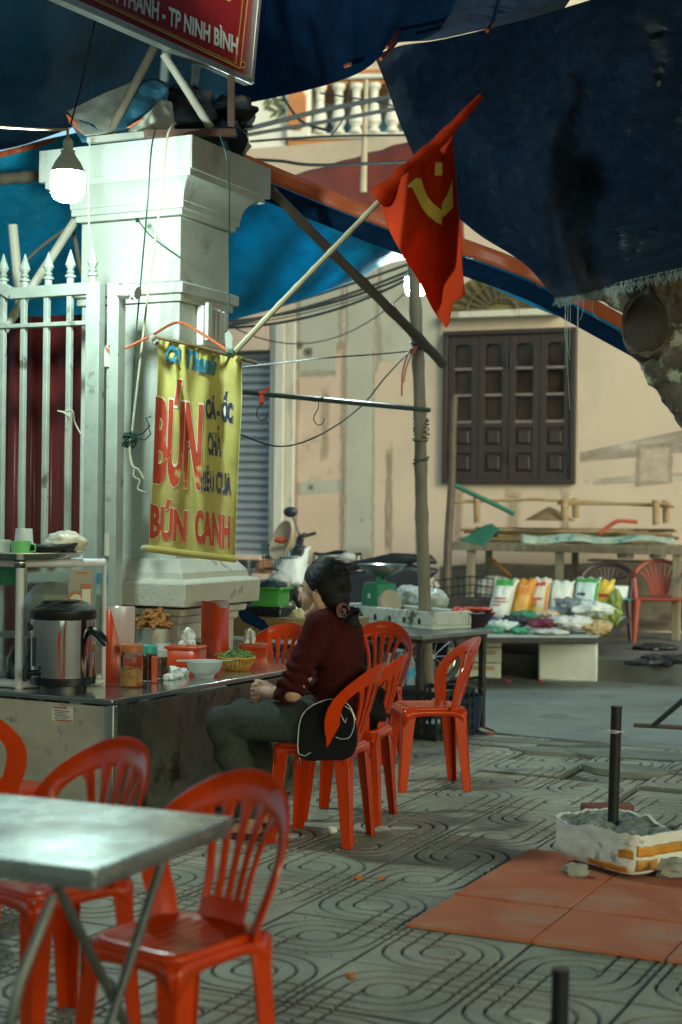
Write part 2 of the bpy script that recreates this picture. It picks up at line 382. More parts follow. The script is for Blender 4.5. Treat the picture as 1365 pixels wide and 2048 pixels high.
# ================================================================== FAR HOUSE
HY = -math.radians(22); hd = (math.cos(HY), math.sin(HY)); hp = (1.76, 16.0)
m_wall = pm('cream_plaster', (.61,.47,.35), .88, var=.10, vscale=.9, bump=.15, bscale=40, dirt=((.44,.375,.285), .8, .50, .25))
m_patch = pm('grey_green_wall_shade', (.45,.43,.345), .9, var=.12, vscale=1.3, bump=.15, bscale=40, dirt=((.30,.28,.22), 1.2, .56, .2))  # grey-green shade of the far wall, put into the base colour
m_pink = pm('pink_plaster', (.62,.45,.335), .88, var=.12, vscale=1.5, dirt=((.38,.30,.22), 1.6, .57, .12))
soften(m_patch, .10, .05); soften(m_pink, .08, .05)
m_pinkd = pm('pink_plaster_trim', (.60,.44,.34), .88, var=.12, vscale=1.5)
m_stain = pm('dark_damp_plaster', (.20,.17,.125), .95, var=.35, vscale=3, bump=.4, bscale=40, dirt=((.075,.062,.045), 2.2, .54, .12), stretch=(.5,1,1.6))
m_wood = pm('dark_brown_shutter_wood', (.042,.027,.024), .5, var=.3, vscale=12, stretch=(6,6,1))
m_pane = pm('dark_window_pane', (.03,.016,.01), .12, var=.6, vscale=5)
m_lip = pm('worn_shutter_edge', (.22,.17,.15), .5, var=.2)
m_trim = pm('pale_trim_paint', (.60,.56,.46), .75, var=.12, vscale=4, dirt=((.24,.2,.14), 2.5, .56, .12), stretch=(3,3,.4))
hb = Vector((hp[0], hp[1], .1)); house = thing('far_house', 'cream plastered house wall with dark shuttered window across the road', 'house', hb, HY)
Hinv = Matrix.Rotation(-HY, 3, 'Z')
def HW(px, py, off=0.):
    n = Vector((-math.sin(HY)*-1, -math.cos(HY)));  n = Vector((math.sin(HY), -math.cos(HY)))
    q = V(px, py, (hp[0]+n.x*off, hp[1]+n.y*off), hd) - hb
    return Hinv @ q                         # local x, y (about -off), z
zt = 5.2
xl, xr = HW(300,1024)[0], HW(1900,1024)[0]
a0 = HW(891,664); a1 = HW(1152,968)
wx0, wx1, wz0, wz1 = a0.x, a1.x, a1.z, a0.z
f0 = HW(905,545); f1 = HW(1112,622)
dx1 = HW(541,700).x; dx0 = dx1 - 2.2; dz1 = HW(500,702).z
mb = MB()
T = .25
def wallbox(x0, x1, z0, z1): mb.box(((x0+x1)/2, T/2, (z0+z1)/2), (x1-x0, T, z1-z0))
wallbox(dx1, wx0, 0, zt); wallbox(wx0, wx1, 0, wz0); wallbox(wx0, wx1, wz1, zt); wallbox(wx1, xr, 0, zt)
wallbox(xl-3, dx0, 0, zt); wallbox(dx0, dx1, dz1, zt)
mb.build('wall', m_wall, house, smooth=False)
def patch(name, pts, m, off=.004, th=.004):
    q = [HW(x, y) for x, y in pts]; MB().prism([(p.x, -off, p.z) for p in q], (0, th-.001, 0)).build(name, m, house, smooth=False)
patch('wall_shade_patch', [(691,470),(750,470),(750,1135),(687,1135)], m_patch)  # cast shadow shapes on the wall, painted as flat colour patches
patch('wall_shade_patch', [(592,480),(690.5,480),(690.5,682),(674,684),(672,757),(592,757)], m_patch, .0045)
patch('wall_shade_patch', [(750.5,470),(892,470),(890,640),(888,724),(760,722),(750.5,760)], m_patch, .005)
patch('pink_patch', [(591,757.5),(672,757.5),(674,684.5),(690.5,683),(686.5,1130),(586,1130)], m_pink, .003)
patch('wall_shade_patch', [(591,965),(687,958),(687,985),(591,990)], m_patch, .0048)
m_patch2 = soften(pm('faint_wall_shade', (.53,.455,.36), .9, var=.1, vscale=2), .3, .35); m_streak = soften(pm('damp_streak', (.43,.33,.24), .92, var=.2, vscale=4), .45, .25)
patch('wall_shade_patch', [(1160,905),(1365,860),(1400,858),(1400,905),(1365,905),(1160,925)], m_patch2, .003)  # soft shadow bands right of the window, painted as colour
patch('wall_shade_patch', [(1160,960),(1300,948),(1500,940),(1500,952),(1160,972)], m_patch2, .0035)
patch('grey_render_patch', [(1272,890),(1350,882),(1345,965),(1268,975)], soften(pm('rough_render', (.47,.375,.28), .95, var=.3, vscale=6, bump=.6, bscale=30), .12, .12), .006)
for k, (x, w_, y0, y1) in enumerate(((905,24,972,1090),(1010,34,975,1080),(1120,22,972,1105),(770,16,880,1120),(640,20,760,940),(830,14,900,1125))):
    patch('damp_streak', [(x,y0),(x+w_,y0),(x+w_,y1),(x,y1)], m_streak, .0025+.0002*k)
patch('damp_patch', [(880,1133),(990,1125),(1100,1130),(1240,1122),(1500,1128),(1500,1262),(880,1262)], m_stain, .004)
# window: frame, four leaves
mb = MB(); fw = .05
mb.box(((wx0+wx1)/2, -.01, wz1-fw/2), (wx1-wx0, .12, fw)); mb.box(((wx0+wx1)/2, -.01, wz0+fw/2), (wx1-wx0, .12, fw))
mb.box((wx0+fw/2, -.012, (wz0+wz1)/2), (fw, .12, wz1-wz0-2*fw)); mb.box((wx1-fw/2, -.012, (wz0+wz1)/2), (fw, .12, wz1-wz0-2*fw))
mb.build('window_frame', m_wood, house, bevel=.006)
lw = (wx1-wx0-2*fw)/4; lh = wz1-wz0-2*fw; lz = wz0+fw
def zpx(py): return HW(1020, py).z
for k in range(4):
    x0 = wx0+fw+lw*k; cx = x0+lw/2; ow = lw*.56
    mb = MB(); g = .004; sw = (lw-ow)/2
    for sx in (-1, 1): mb.box((cx+sx*(lw/2-sw/2-g/2), -.02, lz+lh/2), (sw-g, .045, lh-g))
    rows = [(zpx(688),zpx(735)), (zpx(742),zpx(788)), (zpx(795),zpx(842)), (zpx(856),zpx(893)), (zpx(906),zpx(947))]
    edges = [lz+lh] + [e for r in rows for e in r] + [lz]
    for q in range(0, len(edges), 2): mb.box((cx, -.022, (edges[q]+edges[q+1])/2), (ow+.002, .035, abs(edges[q]-edges[q+1])))
    # arched head and scalloped foot
    for zz, sgn in ((rows[0][0], -1), (rows[2][1], 1)):
        arc = [(cx-ow/2, -.038, zz), (cx+ow/2, -.038, zz)] + [(cx+ow/2*math.cos(a), -.038, zz+sgn*(.055 - .055*math.sin(a)**.7)) for a in [PI*q/10 for q in range(0, 11)]]
        mb.prism(arc, (0, .03, 0))
    leaf = mb.build('shutter_leaf', m_wood, house, bevel=.004)
    for q, (t, bt) in enumerate(rows):
        if q < 3: MB().box((cx, .012, (t+bt)/2), (ow, .008, t-bt)).build('pane', m_pane, leaf)
        else:
            pb = MB(); pb.box((cx, -.008, (t+bt)/2), (ow, .02, t-bt)); h = (t-bt)
            pb.add([(cx-ow*.42,-.019,bt+h*.1),(cx+ow*.42,-.019,bt+h*.1),(cx+ow*.42,-.019,t-h*.1),(cx-ow*.42,-.019,t-h*.1),(cx-ow*.3,-.04,bt+h*.22),(cx+ow*.3,-.04,bt+h*.22),(cx+ow*.3,-.04,t-h*.22),(cx-ow*.3,-.04,t-h*.22)], [(4,5,6,7),(0,1,5,4),(1,2,6,5),(2,3,7,6),(3,0,4,7)])
            pb.build('shutter_panel', m_wood, leaf)
    for q in (0, 1, 2): MB().box((cx, -.042, rows[q][1]-.01), (ow, .01, .022)).build('glazing_ledge', m_lip, leaf)
    hx = x0 + (.02 if k in (0, 2) else lw-.02)
    for zz in (lz+lh*.82, lz+lh*.16): MB().tube([(hx,-.05,zz-.07),(hx,-.05,zz+.07)], .012, 8).build('hinge', pm('black_iron', (.02,.02,.02), .5, var=.3), leaf)
MB().box(((wx0+wx1)/2, .13, (wz0+wz1)/2), (wx1-wx0, .01, wz1-wz0)).build('room_backing', pm('brown_curtain', (.09,.035,.015), .9, var=.5, vscale=6, stretch=(6,1,.4)), house)
# fan-shaped vent above the window
m_vent = pm('olive_vent_panel', (.20,.16,.06), .8, var=.3, vscale=4); m_vbar = pm('vent_bar', (.10,.075,.035), .7, var=.3)
cxv = HW(1005,622).x; zv = HW(1005,622).z; rx = HW(1112,622).x-cxv; rzv = HW(1005,540).z - zv
vp = MB().prism([(cxv+rx*math.cos(a), -.012, zv+rzv*math.sin(a)) for a in [PI*q/20 for q in range(21)]], (0,.01,0)).build('fan_vent', m_vent, house, smooth=False)
for q in range(13):
    a = PI*(q+.5)/13; MB().beam((cxv+rx*.3*math.cos(a), -.03, zv+rzv*.2*math.sin(a)), (cxv+rx*.97*math.cos(a), -.03, zv+rzv*.97*math.sin(a)), .035, .03).build('vent_bar', m_vbar, vp)
for s in (.3, .65): MB().tube([(cxv+rx*s*math.cos(PI*q/16), -.045, zv+rzv*s*math.sin(PI*q/16)) for q in range(17)], .016, 6).build('vent_arc', m_vbar, vp)
MB().box((cxv, -.06, zv-.04), (rx*2.25, .14, .07)).build('vent_ledge', m_trim, house, bevel=.01)
# door recess with roller shutter, jambs, sill
for a_, b_, pr in ((541,553,.03), (554.5,573,.09), (574,591,.05)):
    xx0, xx1 = HW(a_,900).x, HW(b_,900).x
    MB().box(((xx0+xx1)/2, -pr/2, (HW(560,645).z)/2), (xx1-xx0, pr, HW(560,645).z)).build('door_jamb', m_trim, house, bevel=.008)
MB().box((dx0+1.1+.05, -.02, (HW(500,702).z+HW(500,655).z)/2), (2.1, .05, HW(500,655).z-HW(500,702).z)).build('door_lintel', m_pinkd, house, bevel=.008)
m_sh = pm('grey_shutter_metal', (.30,.33,.35), .5, metal=.3, var=.15, vscale=3)
rs = thing('roller_shutter', 'grey ribbed roller shutter closing the doorway behind the white pillar', 'shutter', hb, HY)
zs = [HW(500, y).z for y in (702, 1180)]; ns = 30; sh = (zs[0]-zs[1])/ns
sm_ = MB(); pr = [(0,0),(-.012,.12),(-.02,.35),(-.016,.7),(0,.93),(.004,1)]
sm_.prism([(-1.09, y*1.5, z*sh) for y, z in pr] + [(-1.09, .03, sh), (-1.09, .03, 0)], (2.18,0,0)); sme = sm_.mesh('slat', m_sh)
for k in range(ns):
    t = bpy.data.objects.new('slat', sme); C.objects.link(t); t.parent = rs; t.location = (dx0+1.1, .12, zs[1]+sh*k)
MB().box((dx0+1.1, -.06, HW(500,1114).z), (2.2, .3, .05)).build('door_ledge', m_pinkd, house, bevel=.008)
MB().box((dx0+1.1, .12, .03), (2.19, .2, .06)).build('door_step', m_stain, house)
# drain hole stain and rust spots on the wall
for px, py, s in ((623,975,.05),(600,690,.05),(617,705,.06),(725,1040,.03)):
    q = HW(px, py); MB().lathe([(0,-.004),(s*.6,-.004),(s,0)], 12, (q.x,-.007,q.z), M=Matrix.Rotation(PI/2,3,'X')).build('rust_stain', soften(pm('rust_stain', (.13,.075,.04), .9, var=.4), .45, .45), house)

# ================================================================== HOUSE WITH BALCONY (seen through the gap in the tarps)
m_white = pm('balcony_white_paint', (.72,.70,.62), .7, var=.08, vscale=5); m_or = pm('orange_moulding_paint', (.50,.20,.07), .7, var=.18, vscale=5)
BY = -math.radians(8); bp0 = (-.4, 18.5); bdir = (math.cos(BY), math.sin(BY)); bb = Vector((bp0[0], bp0[1], 0)); Binv = Matrix.Rotation(-BY, 3, 'Z')
bal = thing('balcony_house', 'upper storey with white baluster balcony and orange mouldings seen between tarps', 'house', bb, BY)
def BW(px, py): return Binv @ (V(px, py, bp0, bdir) - bb)
z1 = BW(690,266).z; z0 = BW(690,280).z; zt2 = BW(690,168).z; xa = BW(575,250).x; xb = xa + 4.2
def course(py0, py1, pr, m, name, x0=None, x1=None):
    za, zb = BW(690,py0).z, BW(690,py1).z; x0_ = xa if x0 is None else x0; x1_ = xb if x1 is None else x1
    MB().box(((x0_+x1_)/2, -pr/2+.4, (za+zb)/2), (x1_-x0_, pr+.8, abs(za-zb)-.002)).build(name, m, bal, bevel=.015)
course(266,278,.02,m_white,'balcony_sill'); course(278,289,.0,m_or,'orange_moulding'); course(289,299,-.06,m_or,'orange_moulding'); course(299,311,-.12,m_white,'white_moulding'); course(311,420,-.22,m_white,'lower_wall')
course(160,170,.0,m_or,'handrail'); course(150,160,.05,m_white,'handrail_cap'); course(140,150,.02,m_or,'handrail_moulding')
hh = zt2 - z1; prof = [(.07,0),(.075,.06),(.05,.09),(.055,.13),(.085,.22),(.075,.36),(.05,.55),(.042,.66),(.055,.70),(.045,.74),(.05,.86),(.075,.92),(.075,1)]
bmsh = MB().lathe([(r*1.05, z*hh) for r, z in prof], 16).mesh('baluster', m_white)
for px in (640, 677, 712, 748, 785, 821, 857, 893):
    q = BW(px, 250); t = bpy.data.objects.new('baluster', bmsh); C.objects.link(t); t.parent = bal; t.location = (q.x, .02, z1)
# corner post with orange medallion, white side panel, wall behind
px0, px1 = BW(572,250).x, BW(622,250).x
MB().box(((px0+px1)/2, .15, (z1+zt2)/2-.02), (px1-px0, .4, zt2-z1+.1)).build('corner_post', m_white, bal, bevel=.03)
qx, qz = (BW(596,220).x, BW(596,222).z)
MB().prism([(qx+x*.11, -.075, qz+z*.24) for x, z in ((-1,-.7),(-.5,-1),(.5,-1),(1,-.7),(1,.7),(.5,1),(-.5,1),(-1,.7))], (0,.03,0)).build('medallion', m_or, bal, bevel=.01)
MB().box((BW(528,250).x, .3, 5.2), (BW(571,250).x-BW(486,250).x, .5, 5)).build('side_pier', m_white, bal)
m_leaf = pm('painted_leaf', (.10,.13,.06), .8, var=.3)
for k in range(9):
    q = BW(535+k*4+random.uniform(-4,4), 198+(k % 4)*9); a = random.uniform(-1,1)
    MB().prism([(q.x+.09*(c*math.cos(a)-s*math.sin(a)), .035, q.z+.09*(c*math.sin(a)+s*math.cos(a))) for c, s in ((-1,0),(0,.28),(1,0),(0,-.28))], (0,.01,0)).build('leaf_relief', m_leaf, bal)
MB().box((xa+2, 1.6, 6.3), (9, .2, 7)).build('back_wall', pm('cream_back_wall', (.5,.46,.38), .9, var=.15, vscale=1), bal)  # plain cream tone, greyer than the cornice
for px, w_, c in ((655,.16,(.03,.12,.28)), (695,.2,(.05,.2,.45)), (730,.25,(.08,.3,.55))):
    q = BW(px, 225); MB().box((q.x, .9, q.z-.1), (w_*1.6, .2, .5)).build('stored_blue_drum', pm('blue_plastic_%d' % px, c, .4), bal, bevel=.04)
q0, q1 = BW(770,86), BW(1000,86)
MB().box((xa+2.2, .75, BW(800,90).z+.2), (5, .4, .9)).build('cornice', pm('cream_cornice', (.62,.52,.4), .8, var=.35, vscale=6), bal, bevel=.02)
# red awning below it
m_awn = pm('red_awning_cloth', (.16,.025,.012), .75, var=.25, vscale=3)
fa = ruled([(520,372,14.6),(640,336,14.5),(735,308,14.4),(815,284,14.2),(920,254,14.0)], [(520,395,13.2),(640,430,13.1),(740,458,13.0),(830,485,12.9),(930,505,12.8)])
o = MB().grid(lambda u, v: P(*fa(u, v)) + Vector((0,0,.006*math.sin(u*40))), 40, 8).build('awning', m_awn, solid=.01)
tag(o, 'dark red cloth awning sloping below the white balcony', 'awning')

# ================================================================== PILLAR
m_pw = pm('white_masonry_paint', (.52,.54,.47), .85, var=.10, vscale=5, bump=.3, bscale=60, dirt=((.27,.27,.21), 3.6, .56, .16))
m_pb = pm('stained_white_masonry', (.46,.45,.38), .85, var=.14, vscale=7, bump=.35, bscale=60, dirt=((.13,.12,.09), 4.5, .60, .06))
pc = P(360,560,7.4); pl = V(172,500,pc,ED); pr_ = V(459,560,pc,RD)
PW = (pl-pc).length; PD = (pr_-pc).length
pil = thing('gate_pillar', 'thick white masonry gate pillar with stepped capital behind the steel counter', 'pillar', (pc.x, pc.y, 0), YAW)
def pz(py, ov=0.): return P(360, py, 7.4 - .9*ov).z
def prect(levels):
    mb = MB(); vs = []; fs = []
    for ov, z in levels: vs += [(-PW-ov,-ov,z),(ov,-ov,z),(ov,PD+ov,z),(-PW-ov,PD+ov,z)]
    n = len(levels)
    for i in range(n-1):
        for k in range(4): fs.append((i*4+k, i*4+(k+1) % 4, (i+1)*4+(k+1) % 4, (i+1)*4+k))
    fs += [(3,2,1,0), tuple((n-1)*4+k for k in range(4))]
    return mb.add(vs, fs)
cap = [(.02,pz(430)),(.02,pz(418)),(.036,pz(418)),(.036,pz(404))]
for q in range(9): t = q/8; cap.append((.04+.082*(1-math.cos(t*PI/2)), lerp(pz(404), pz(357), math.sin(t*PI/2)*.6+t*.4)))
cap += [(.128,pz(357,.1)),(.128,pz(343,.1)),(.15,pz(341,.15)),(.15,pz(275,.15))]
prect(cap).build('capital', m_pw, pil, bevel=.004, ang=30)
prect([(0,pz(600)),(0,pz(432))]).build('upper_shaft', m_pw, pil, bevel=.006)
prect([(.014,pz(602)),(.014,pz(588)),(.036,pz(586)),(.036,pz(566)),(.0,pz(560))]).build('band', m_pw, pil, bevel=.003)
prect([(-.004,pz(1122)),(-.004,pz(603))]).build('lower_shaft', m_pw, pil, bevel=.006)
prect([(.125,pz(1214,.12)),(.13,pz(1167,.12)),(.115,pz(1162,.1)),(.085,pz(1160,.08)),(.08,pz(1146,.08)),(.05,pz(1130,.05)),(.03,pz(1119))]).build('base_moulding', m_pb, pil, bevel=.005, ang=30)
prect([(.03,0),(.03,pz(1250)),(.045,pz(1246)),(.05,pz(1232)),(.075,pz(1230)),(.08,pz(1217))]).build('pedestal', m_pb, pil, bevel=.004, ang=30)
# louvred white box on its right face
m_box = pm('white_enamel', (.62,.64,.58), .5, var=.06)
def onright(px, py, off): return V(px, py, pc + ED*off, RD)
q0, q1 = onright(394,650,.02), onright(430,650,.02)
lb = thing('vent_box', 'small white louvred box fixed on the right face of the pillar above the banner', 'vent box', onright(411,655,0), YAW)
wdt = (q1-q0).length; hgt = onright(411,612,.02).z - onright(411,692,.02).z
MB().box((.02,0,0), (.04,wdt,hgt)).build('casing', m_box, lb, bevel=.005)
MB().box((.05,-wdt*.34,.02), (.02,.03,hgt*.95)).build('side_lip', m_box, lb, bevel=.004)
for k in range(4): MB().box((.046,-wdt*.12+k*.042,.01), (.014,.022,hgt*.8)).build('fin', m_box, lb, bevel=.003)

# ================================================================== SIGN, ITS SUPPORTS AND THE RAGS ON THE CAPITAL
m_red = pm('dark_red_sign_face', (.23,.012,.014), .45, var=.1); m_alu = pm('aluminium_frame', (.45,.47,.44), .4, metal=.7, var=.15)
m_gold = pm('gold_print', (.45,.30,.08), .5, var=.1); m_ltr = pm('pale_lettering', (.55,.60,.55), .5, var=.05)
sp0 = P(330,112,7.30); sdn = Vector((RD.x, RD.y, 0)); snrm = Vector((ED.x, ED.y, 0))
def SV(px, py, off=0.): q = sp0 + snrm*off; return V(px, py, (q.x, q.y), (RD.x, RD.y))
sign = thing('street_sign', 'dark red sign board with pale lettering hung above the pillar', 'sign', (sp0.x, sp0.y, sp0.z), 0)
T0 = Matrix.Translation(-sp0)
def SL(px, py, off=0.): return SV(px, py, off) - sp0
BR, TR, BL = (491,152), (522,-160), (-60,-90)
def sgrid(pts, off, th=.004):
    a = [SL(x, y, off) for x, y in pts]; return MB().prism(a, -snrm*th)
TLp = (-30,-420)
sgrid([BL, BR, TR, TLp], .0, .03).build('panel', m_red, sign, smooth=False)
mb = MB()
for a, b_ in ((( -62,-83), (497,164)), ((497,166), (527,-160))): mb.beam(SL(*a, .005), SL(*b_, .005), .034, .05, up=snrm)
mb.build('frame', m_alu, sign, bevel=.004)
mb = MB()
for dx, r in ((0,.004), (-9,.002)):
    mb.beam(SL(60+dx, -62+dx, .004), SL(481+dx, 137+dx, .004), r*2, .003, up=snrm); mb.beam(SL(481+dx,137+dx,.004), SL(513+dx,-160,.004), r*2, .003, up=snrm)
for a in range(8): mb.ball(SL(486+5*math.cos(a*.8), 130+6*math.sin(a*.8), .004), .006, 6, 4)
mb.build('gold_border', m_gold, sign)
qf = quad([(196,-62),(477,66),(476,110),(193,-12)])
text_obj('lettering', 'TÂN THÀNH - TP NINH BÌNH', lambda u, v: SL(*qf(u, v), .003), m_ltr, sign, .035)
qg = quad([(395,-80),(494,-60),(490,11),(398,-12)])
text_obj('gold_lettering', 'HỘI', lambda u, v: SL(*qg(u, v), .003), m_gold, sign, .04)
m_ply = pm('pale_peeled_pole', (.46,.42,.33), .75, var=.2, vscale=6, stretch=(1,1,.3)); m_wst = pm('weathered_stick', (.16,.125,.085), .8, var=.35, vscale=9)
m_galv = pm('galvanised_steel', (.33,.40,.38), .45, metal=.75, var=.25, vscale=9); m_rust = pm('rusty_steel', (.12,.055,.035), .75, metal=.2, var=.35, vscale=8)
m_brn = pm('brown_painted_steel', (.14,.075,.055), .6, var=.2)
def pole(name, a, b_, ra, rb, m, label, cat, group=None, wob=.0, n=10, knots=0):
    a, b_ = Vector(a), Vector(b_); pts = []; rr = []
    k = 14 if not knots else knots*4
    for i in range(k+1):
        t = i/k; p = a.lerp(b_, t); 
        if wob: p += Vector((ripple(p, wob, 1.3, 3), ripple(p, wob, 1.3, 9), 0))*math.sin(PI*t)
        r = lerp(ra, rb, t)
        if knots and i % 4 == 0: r *= 1.16
        pts.append(p); rr.append(r)
    o = MB().tube(pts, rr, n).build(name, m, None); return tag(o, label, cat, group)
pole('sign_post', P(334,100,7.5), P(319,262,7.6), .026, .026, m_galv, 'galvanised pipe with a rust band standing on the capital under the red sign', 'post')
pole('strut', P(308,96,7.42), P(214,276,7.25), .021, .02, m_wst, 'brown stick leaning left on the capital under the sign', 'strut', None, .02)
pole('strut', P(327,108,7.36), P(422,256,7.45), .018, .02, m_ply, 'pale peeled pole leaning right on the capital under the sign', 'strut', None, .012)
mb = MB(); mb.beam(P(392,128,7.8), P(374,228,7.75), .05, .006); mb.beam(P(396,128,7.78), P(378,228,7.73), .006, .05)
tag(mb.build('angle_bracket', m_galv), 'galvanised angle iron under the red sign behind the pale pole', 'bracket')
sf = thing('sign_bracket', 'brown rusty steel bracket lying on the capital and rising to the sign', 'bracket', P(470,265,7.45), 0)
lo = P(470,265,7.45)
MB().beam(P(290,268,7.18)-lo, P(470,265,7.45)-lo, .036, .036).build('base_bar', m_brn, sf, bevel=.003)
MB().beam(P(463,152,7.5)-lo, P(463,256,7.45)-lo, .034, .034).build('upright', m_brn, sf, bevel=.003)
mb = MB(); mb.beam(P(175,281,7.22), P(290,269,7.2), .035, .03); tag(mb.build('timber_batten', pm('grey_batten', (.30,.30,.25), .85, var=.25), bevel=.004), 'grey weathered batten lying along the front of the capital', 'timber')
# bundle of rags and tarps on the capital
m_canvas = pm('grey_canvas', (.20,.20,.165), .9, var=.25, vscale=5, bump=.3, bscale=90); m_rag = pm('teal_tarp_rag', (.02,.095,.15), .6, var=.5, vscale=9, bump=.3)
m_orc = pm('orange_tarp_hem', (.52,.10,.025), .45, var=.15); m_dk = pm('black_plastic_sheet', (.012,.016,.018), .3, var=.4, bump=.4, bscale=14)
rag = thing('tarp_bundle', 'crumpled grey and blue tarp bundle piled on top of the pillar', 'tarp bundle', P(230,270,7.4), 0); rl = P(230,270,7.4)
def cloth(name, top, bot, m, par, off, amp=.03, sc=6, seed=0, nu=24, nv=12, th=.004, left=None, right=None):
    f = coons(top, bot, left or [top[0], bot[0]], right or [top[-1], bot[-1]])
    def fn(u, v):
        q = f(u, v); p = P(*q); d = ripple(p, amp, sc, seed) + ripple(p, amp*.4, sc*2.7, seed+4)
        dirn = (p - Vector((0,0,HC))).normalized(); return p - dirn*d - off
    return MB().grid(fn, nu, nv).build(name, m, par, solid=th)
cloth('canvas', [(128,224,7.35),(205,186,7.4),(262,164,7.5),(310,158,7.6)], [(170,272,7.2),(205,268,7.2),(245,262,7.3),(290,250,7.4)], m_canvas, rag, rl, .04, 7, 1)
cloth('blue_rag', [(262,190,7.4),(290,162,7.45),(318,160,7.5),(336,172,7.5)], [(228,262,7.28),(250,258,7.28),(290,252,7.3),(320,245,7.4)], m_rag, rag, rl, .05, 8, 2)
cloth('pale_rag', [(285,235,7.28),(305,218,7.3),(322,200,7.4),(345,205,7.5)], [(250,268,7.2),(275,262,7.2),(305,258,7.3),(350,258,7.4)], pm('pale_sack', (.42,.42,.34), .9, var=.2), rag, rl, .04, 8, 3)
cloth('orange_hem', [(132,226,7.3),(150,240,7.28),(172,254,7.26)], [(140,248,7.28),(155,260,7.26),(165,268,7.25)], m_orc, rag, rl, .01, 8, 4, 8, 4)
cloth('orange_patch', [(268,246,7.24),(282,238,7.24),(288,236,7.24)], [(252,256,7.24),(275,256,7.24),(287,250,7.24)], m_orc, rag, rl, .01, 8, 4, 8, 4)
cloth('teal_edge', [(128,224,7.32),(150,236,7.3),(185,252,7.22)], [(165,285,7.22),(190,282,7.22),(215,272,7.2)], m_rag, rag, rl, .02, 8, 5, 10, 5)
dk = MB()
for k in range(12):
    dk.ball(P(random.uniform(345,468), random.uniform(205,290), random.uniform(7.75,8.0)), (random.uniform(.07,.16), .1, random.uniform(.06,.13)), 12, 8, None, .5, k)
tag(dk.build('plastic_bundle', m_dk), 'black plastic bundle heaped behind the brown bracket on the pillar', 'bundle')

# ================================================================== TARPS
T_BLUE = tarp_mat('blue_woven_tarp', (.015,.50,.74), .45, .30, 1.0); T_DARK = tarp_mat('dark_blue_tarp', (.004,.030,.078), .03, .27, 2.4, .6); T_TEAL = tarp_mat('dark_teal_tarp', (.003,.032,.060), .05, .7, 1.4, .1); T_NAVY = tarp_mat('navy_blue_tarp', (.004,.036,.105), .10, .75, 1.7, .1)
def tarp(name, top, bot, m, label, left=None, right=None, nu=60, nv=36, amp=.10, sc=1.1, seed=0, fold=(.02,26,6), sagf=0., crum=.010):
    f = coons(top, bot, left or [top[0], bot[0]], right or [top[-1], bot[-1]])
    def fn(u, v):
        p = P(*f(u, v)); w = min(1, min(u, 1-u)*8)*min(1, min(v, 1-v)*8)
        d = ripple(p, amp, sc, seed) + ripple(p, amp*.45, sc*2.6, seed+5) + crum*((1-abs(2*ripple(p,1,3.2,seed)))**4 + .6*(1-abs(2*ripple(p,1,7.5,seed+2)))**4) + fold[0]*math.sin(u*fold[1]+v*fold[2] + 3*ripple(p, 1, .8, seed))
        dirn = (p - Vector((0,0,HC))).normalized(); p = p - dirn*d*w; p.z -= sagf*4*v*(1-v)*w; return p
    o = MB().grid(fn, nu, nv).build(name, m, None, solid=.004); return tag(o, label, 'tarp')
# the lit blue sheet behind the pillar, with its orange hem
top2 = [(-160,330,8.3),(0,303,8.3),(110,275,8.35),(260,250,8.4),(400,268,8.45),(490,308,8.5),(620,362,8.5),(760,418,8.45),(930,478,8.35),(1060,528,8.25),(1170,588,8.2),(1300,660,8.15)]
bot2 = [(-160,690,9.5),(0,655,9.5),(100,648,9.5),(200,652,9.5),(330,660,9.5),(470,638,9.5),(600,600,9.45),(700,563,9.4),(820,514,9.3),(930,548,9.0),(1090,622,8.7),(1300,690,8.4)]
t2 = tarp('blue_tarp', top2, bot2, T_BLUE, 'bright blue tarp with orange hem stretched behind the white pillar', nu=200, nv=70, amp=.06, sc=1.2, fold=(.035,60,9), seed=2)
def strip(name, pts, w0, m, par, dz=-.06, seg=60, w1=None):
    def fn(u, v):
        q = poly_at(pts, u); return P(q[0], q[1] + v*w0*(1 if w1 is None else lerp(1, w1, u)), q[2] + dz + .01*math.sin(u*50))
    return MB().grid(fn, seg, 3).build(name, m, par, solid=.006)
strip('orange_hem', top2[5:], 36, m_orc, t2, -.07, 60, .8)
strip('orange_hem', [(-160,346,8.3),(0,303,8.3),(60,290,8.3),(112,274,8.3)], 15, m_orc, t2, -.1, 20, .5)
strip('dark_fold', [(q[0], q[1]+37, q[2]) for q in top2[5:]], 40, T_NAVY, t2, -.03, 60, .9)
strip('frayed_edge_highlight', [(1000,548,8.8),(1030,563,8.8),(1060,570,8.75),(1088,560,8.75)], 13, pm('frayed_tarp_edge_highlight', (.7,.75,.72), .6, var=.5, vscale=60), t2, -.35, 24)  # highlight along the frayed tarp edge, painted as a white strip
# high sheet at the left, dark from below
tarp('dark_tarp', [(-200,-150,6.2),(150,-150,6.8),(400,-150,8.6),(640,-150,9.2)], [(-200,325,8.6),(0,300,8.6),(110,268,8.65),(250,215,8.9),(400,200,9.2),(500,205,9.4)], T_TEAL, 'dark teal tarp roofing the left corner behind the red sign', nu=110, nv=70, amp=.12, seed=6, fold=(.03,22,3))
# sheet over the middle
tarp('navy_tarp', [(430,-150,9.0),(640,-150,7.8),(900,-150,6.8),(1250,-150,6.2)], [(468,212,9.0),(600,184,8.6),(690,158,8.0),(745,128,7.9),(785,88,7.8),(870,79,7.8),(960,60,7.7),(1120,28,7.5)], T_NAVY, 'navy blue tarp sagging over the middle above the balcony gap', nu=130, nv=70, amp=.12, seed=11, fold=(.03,30,5))
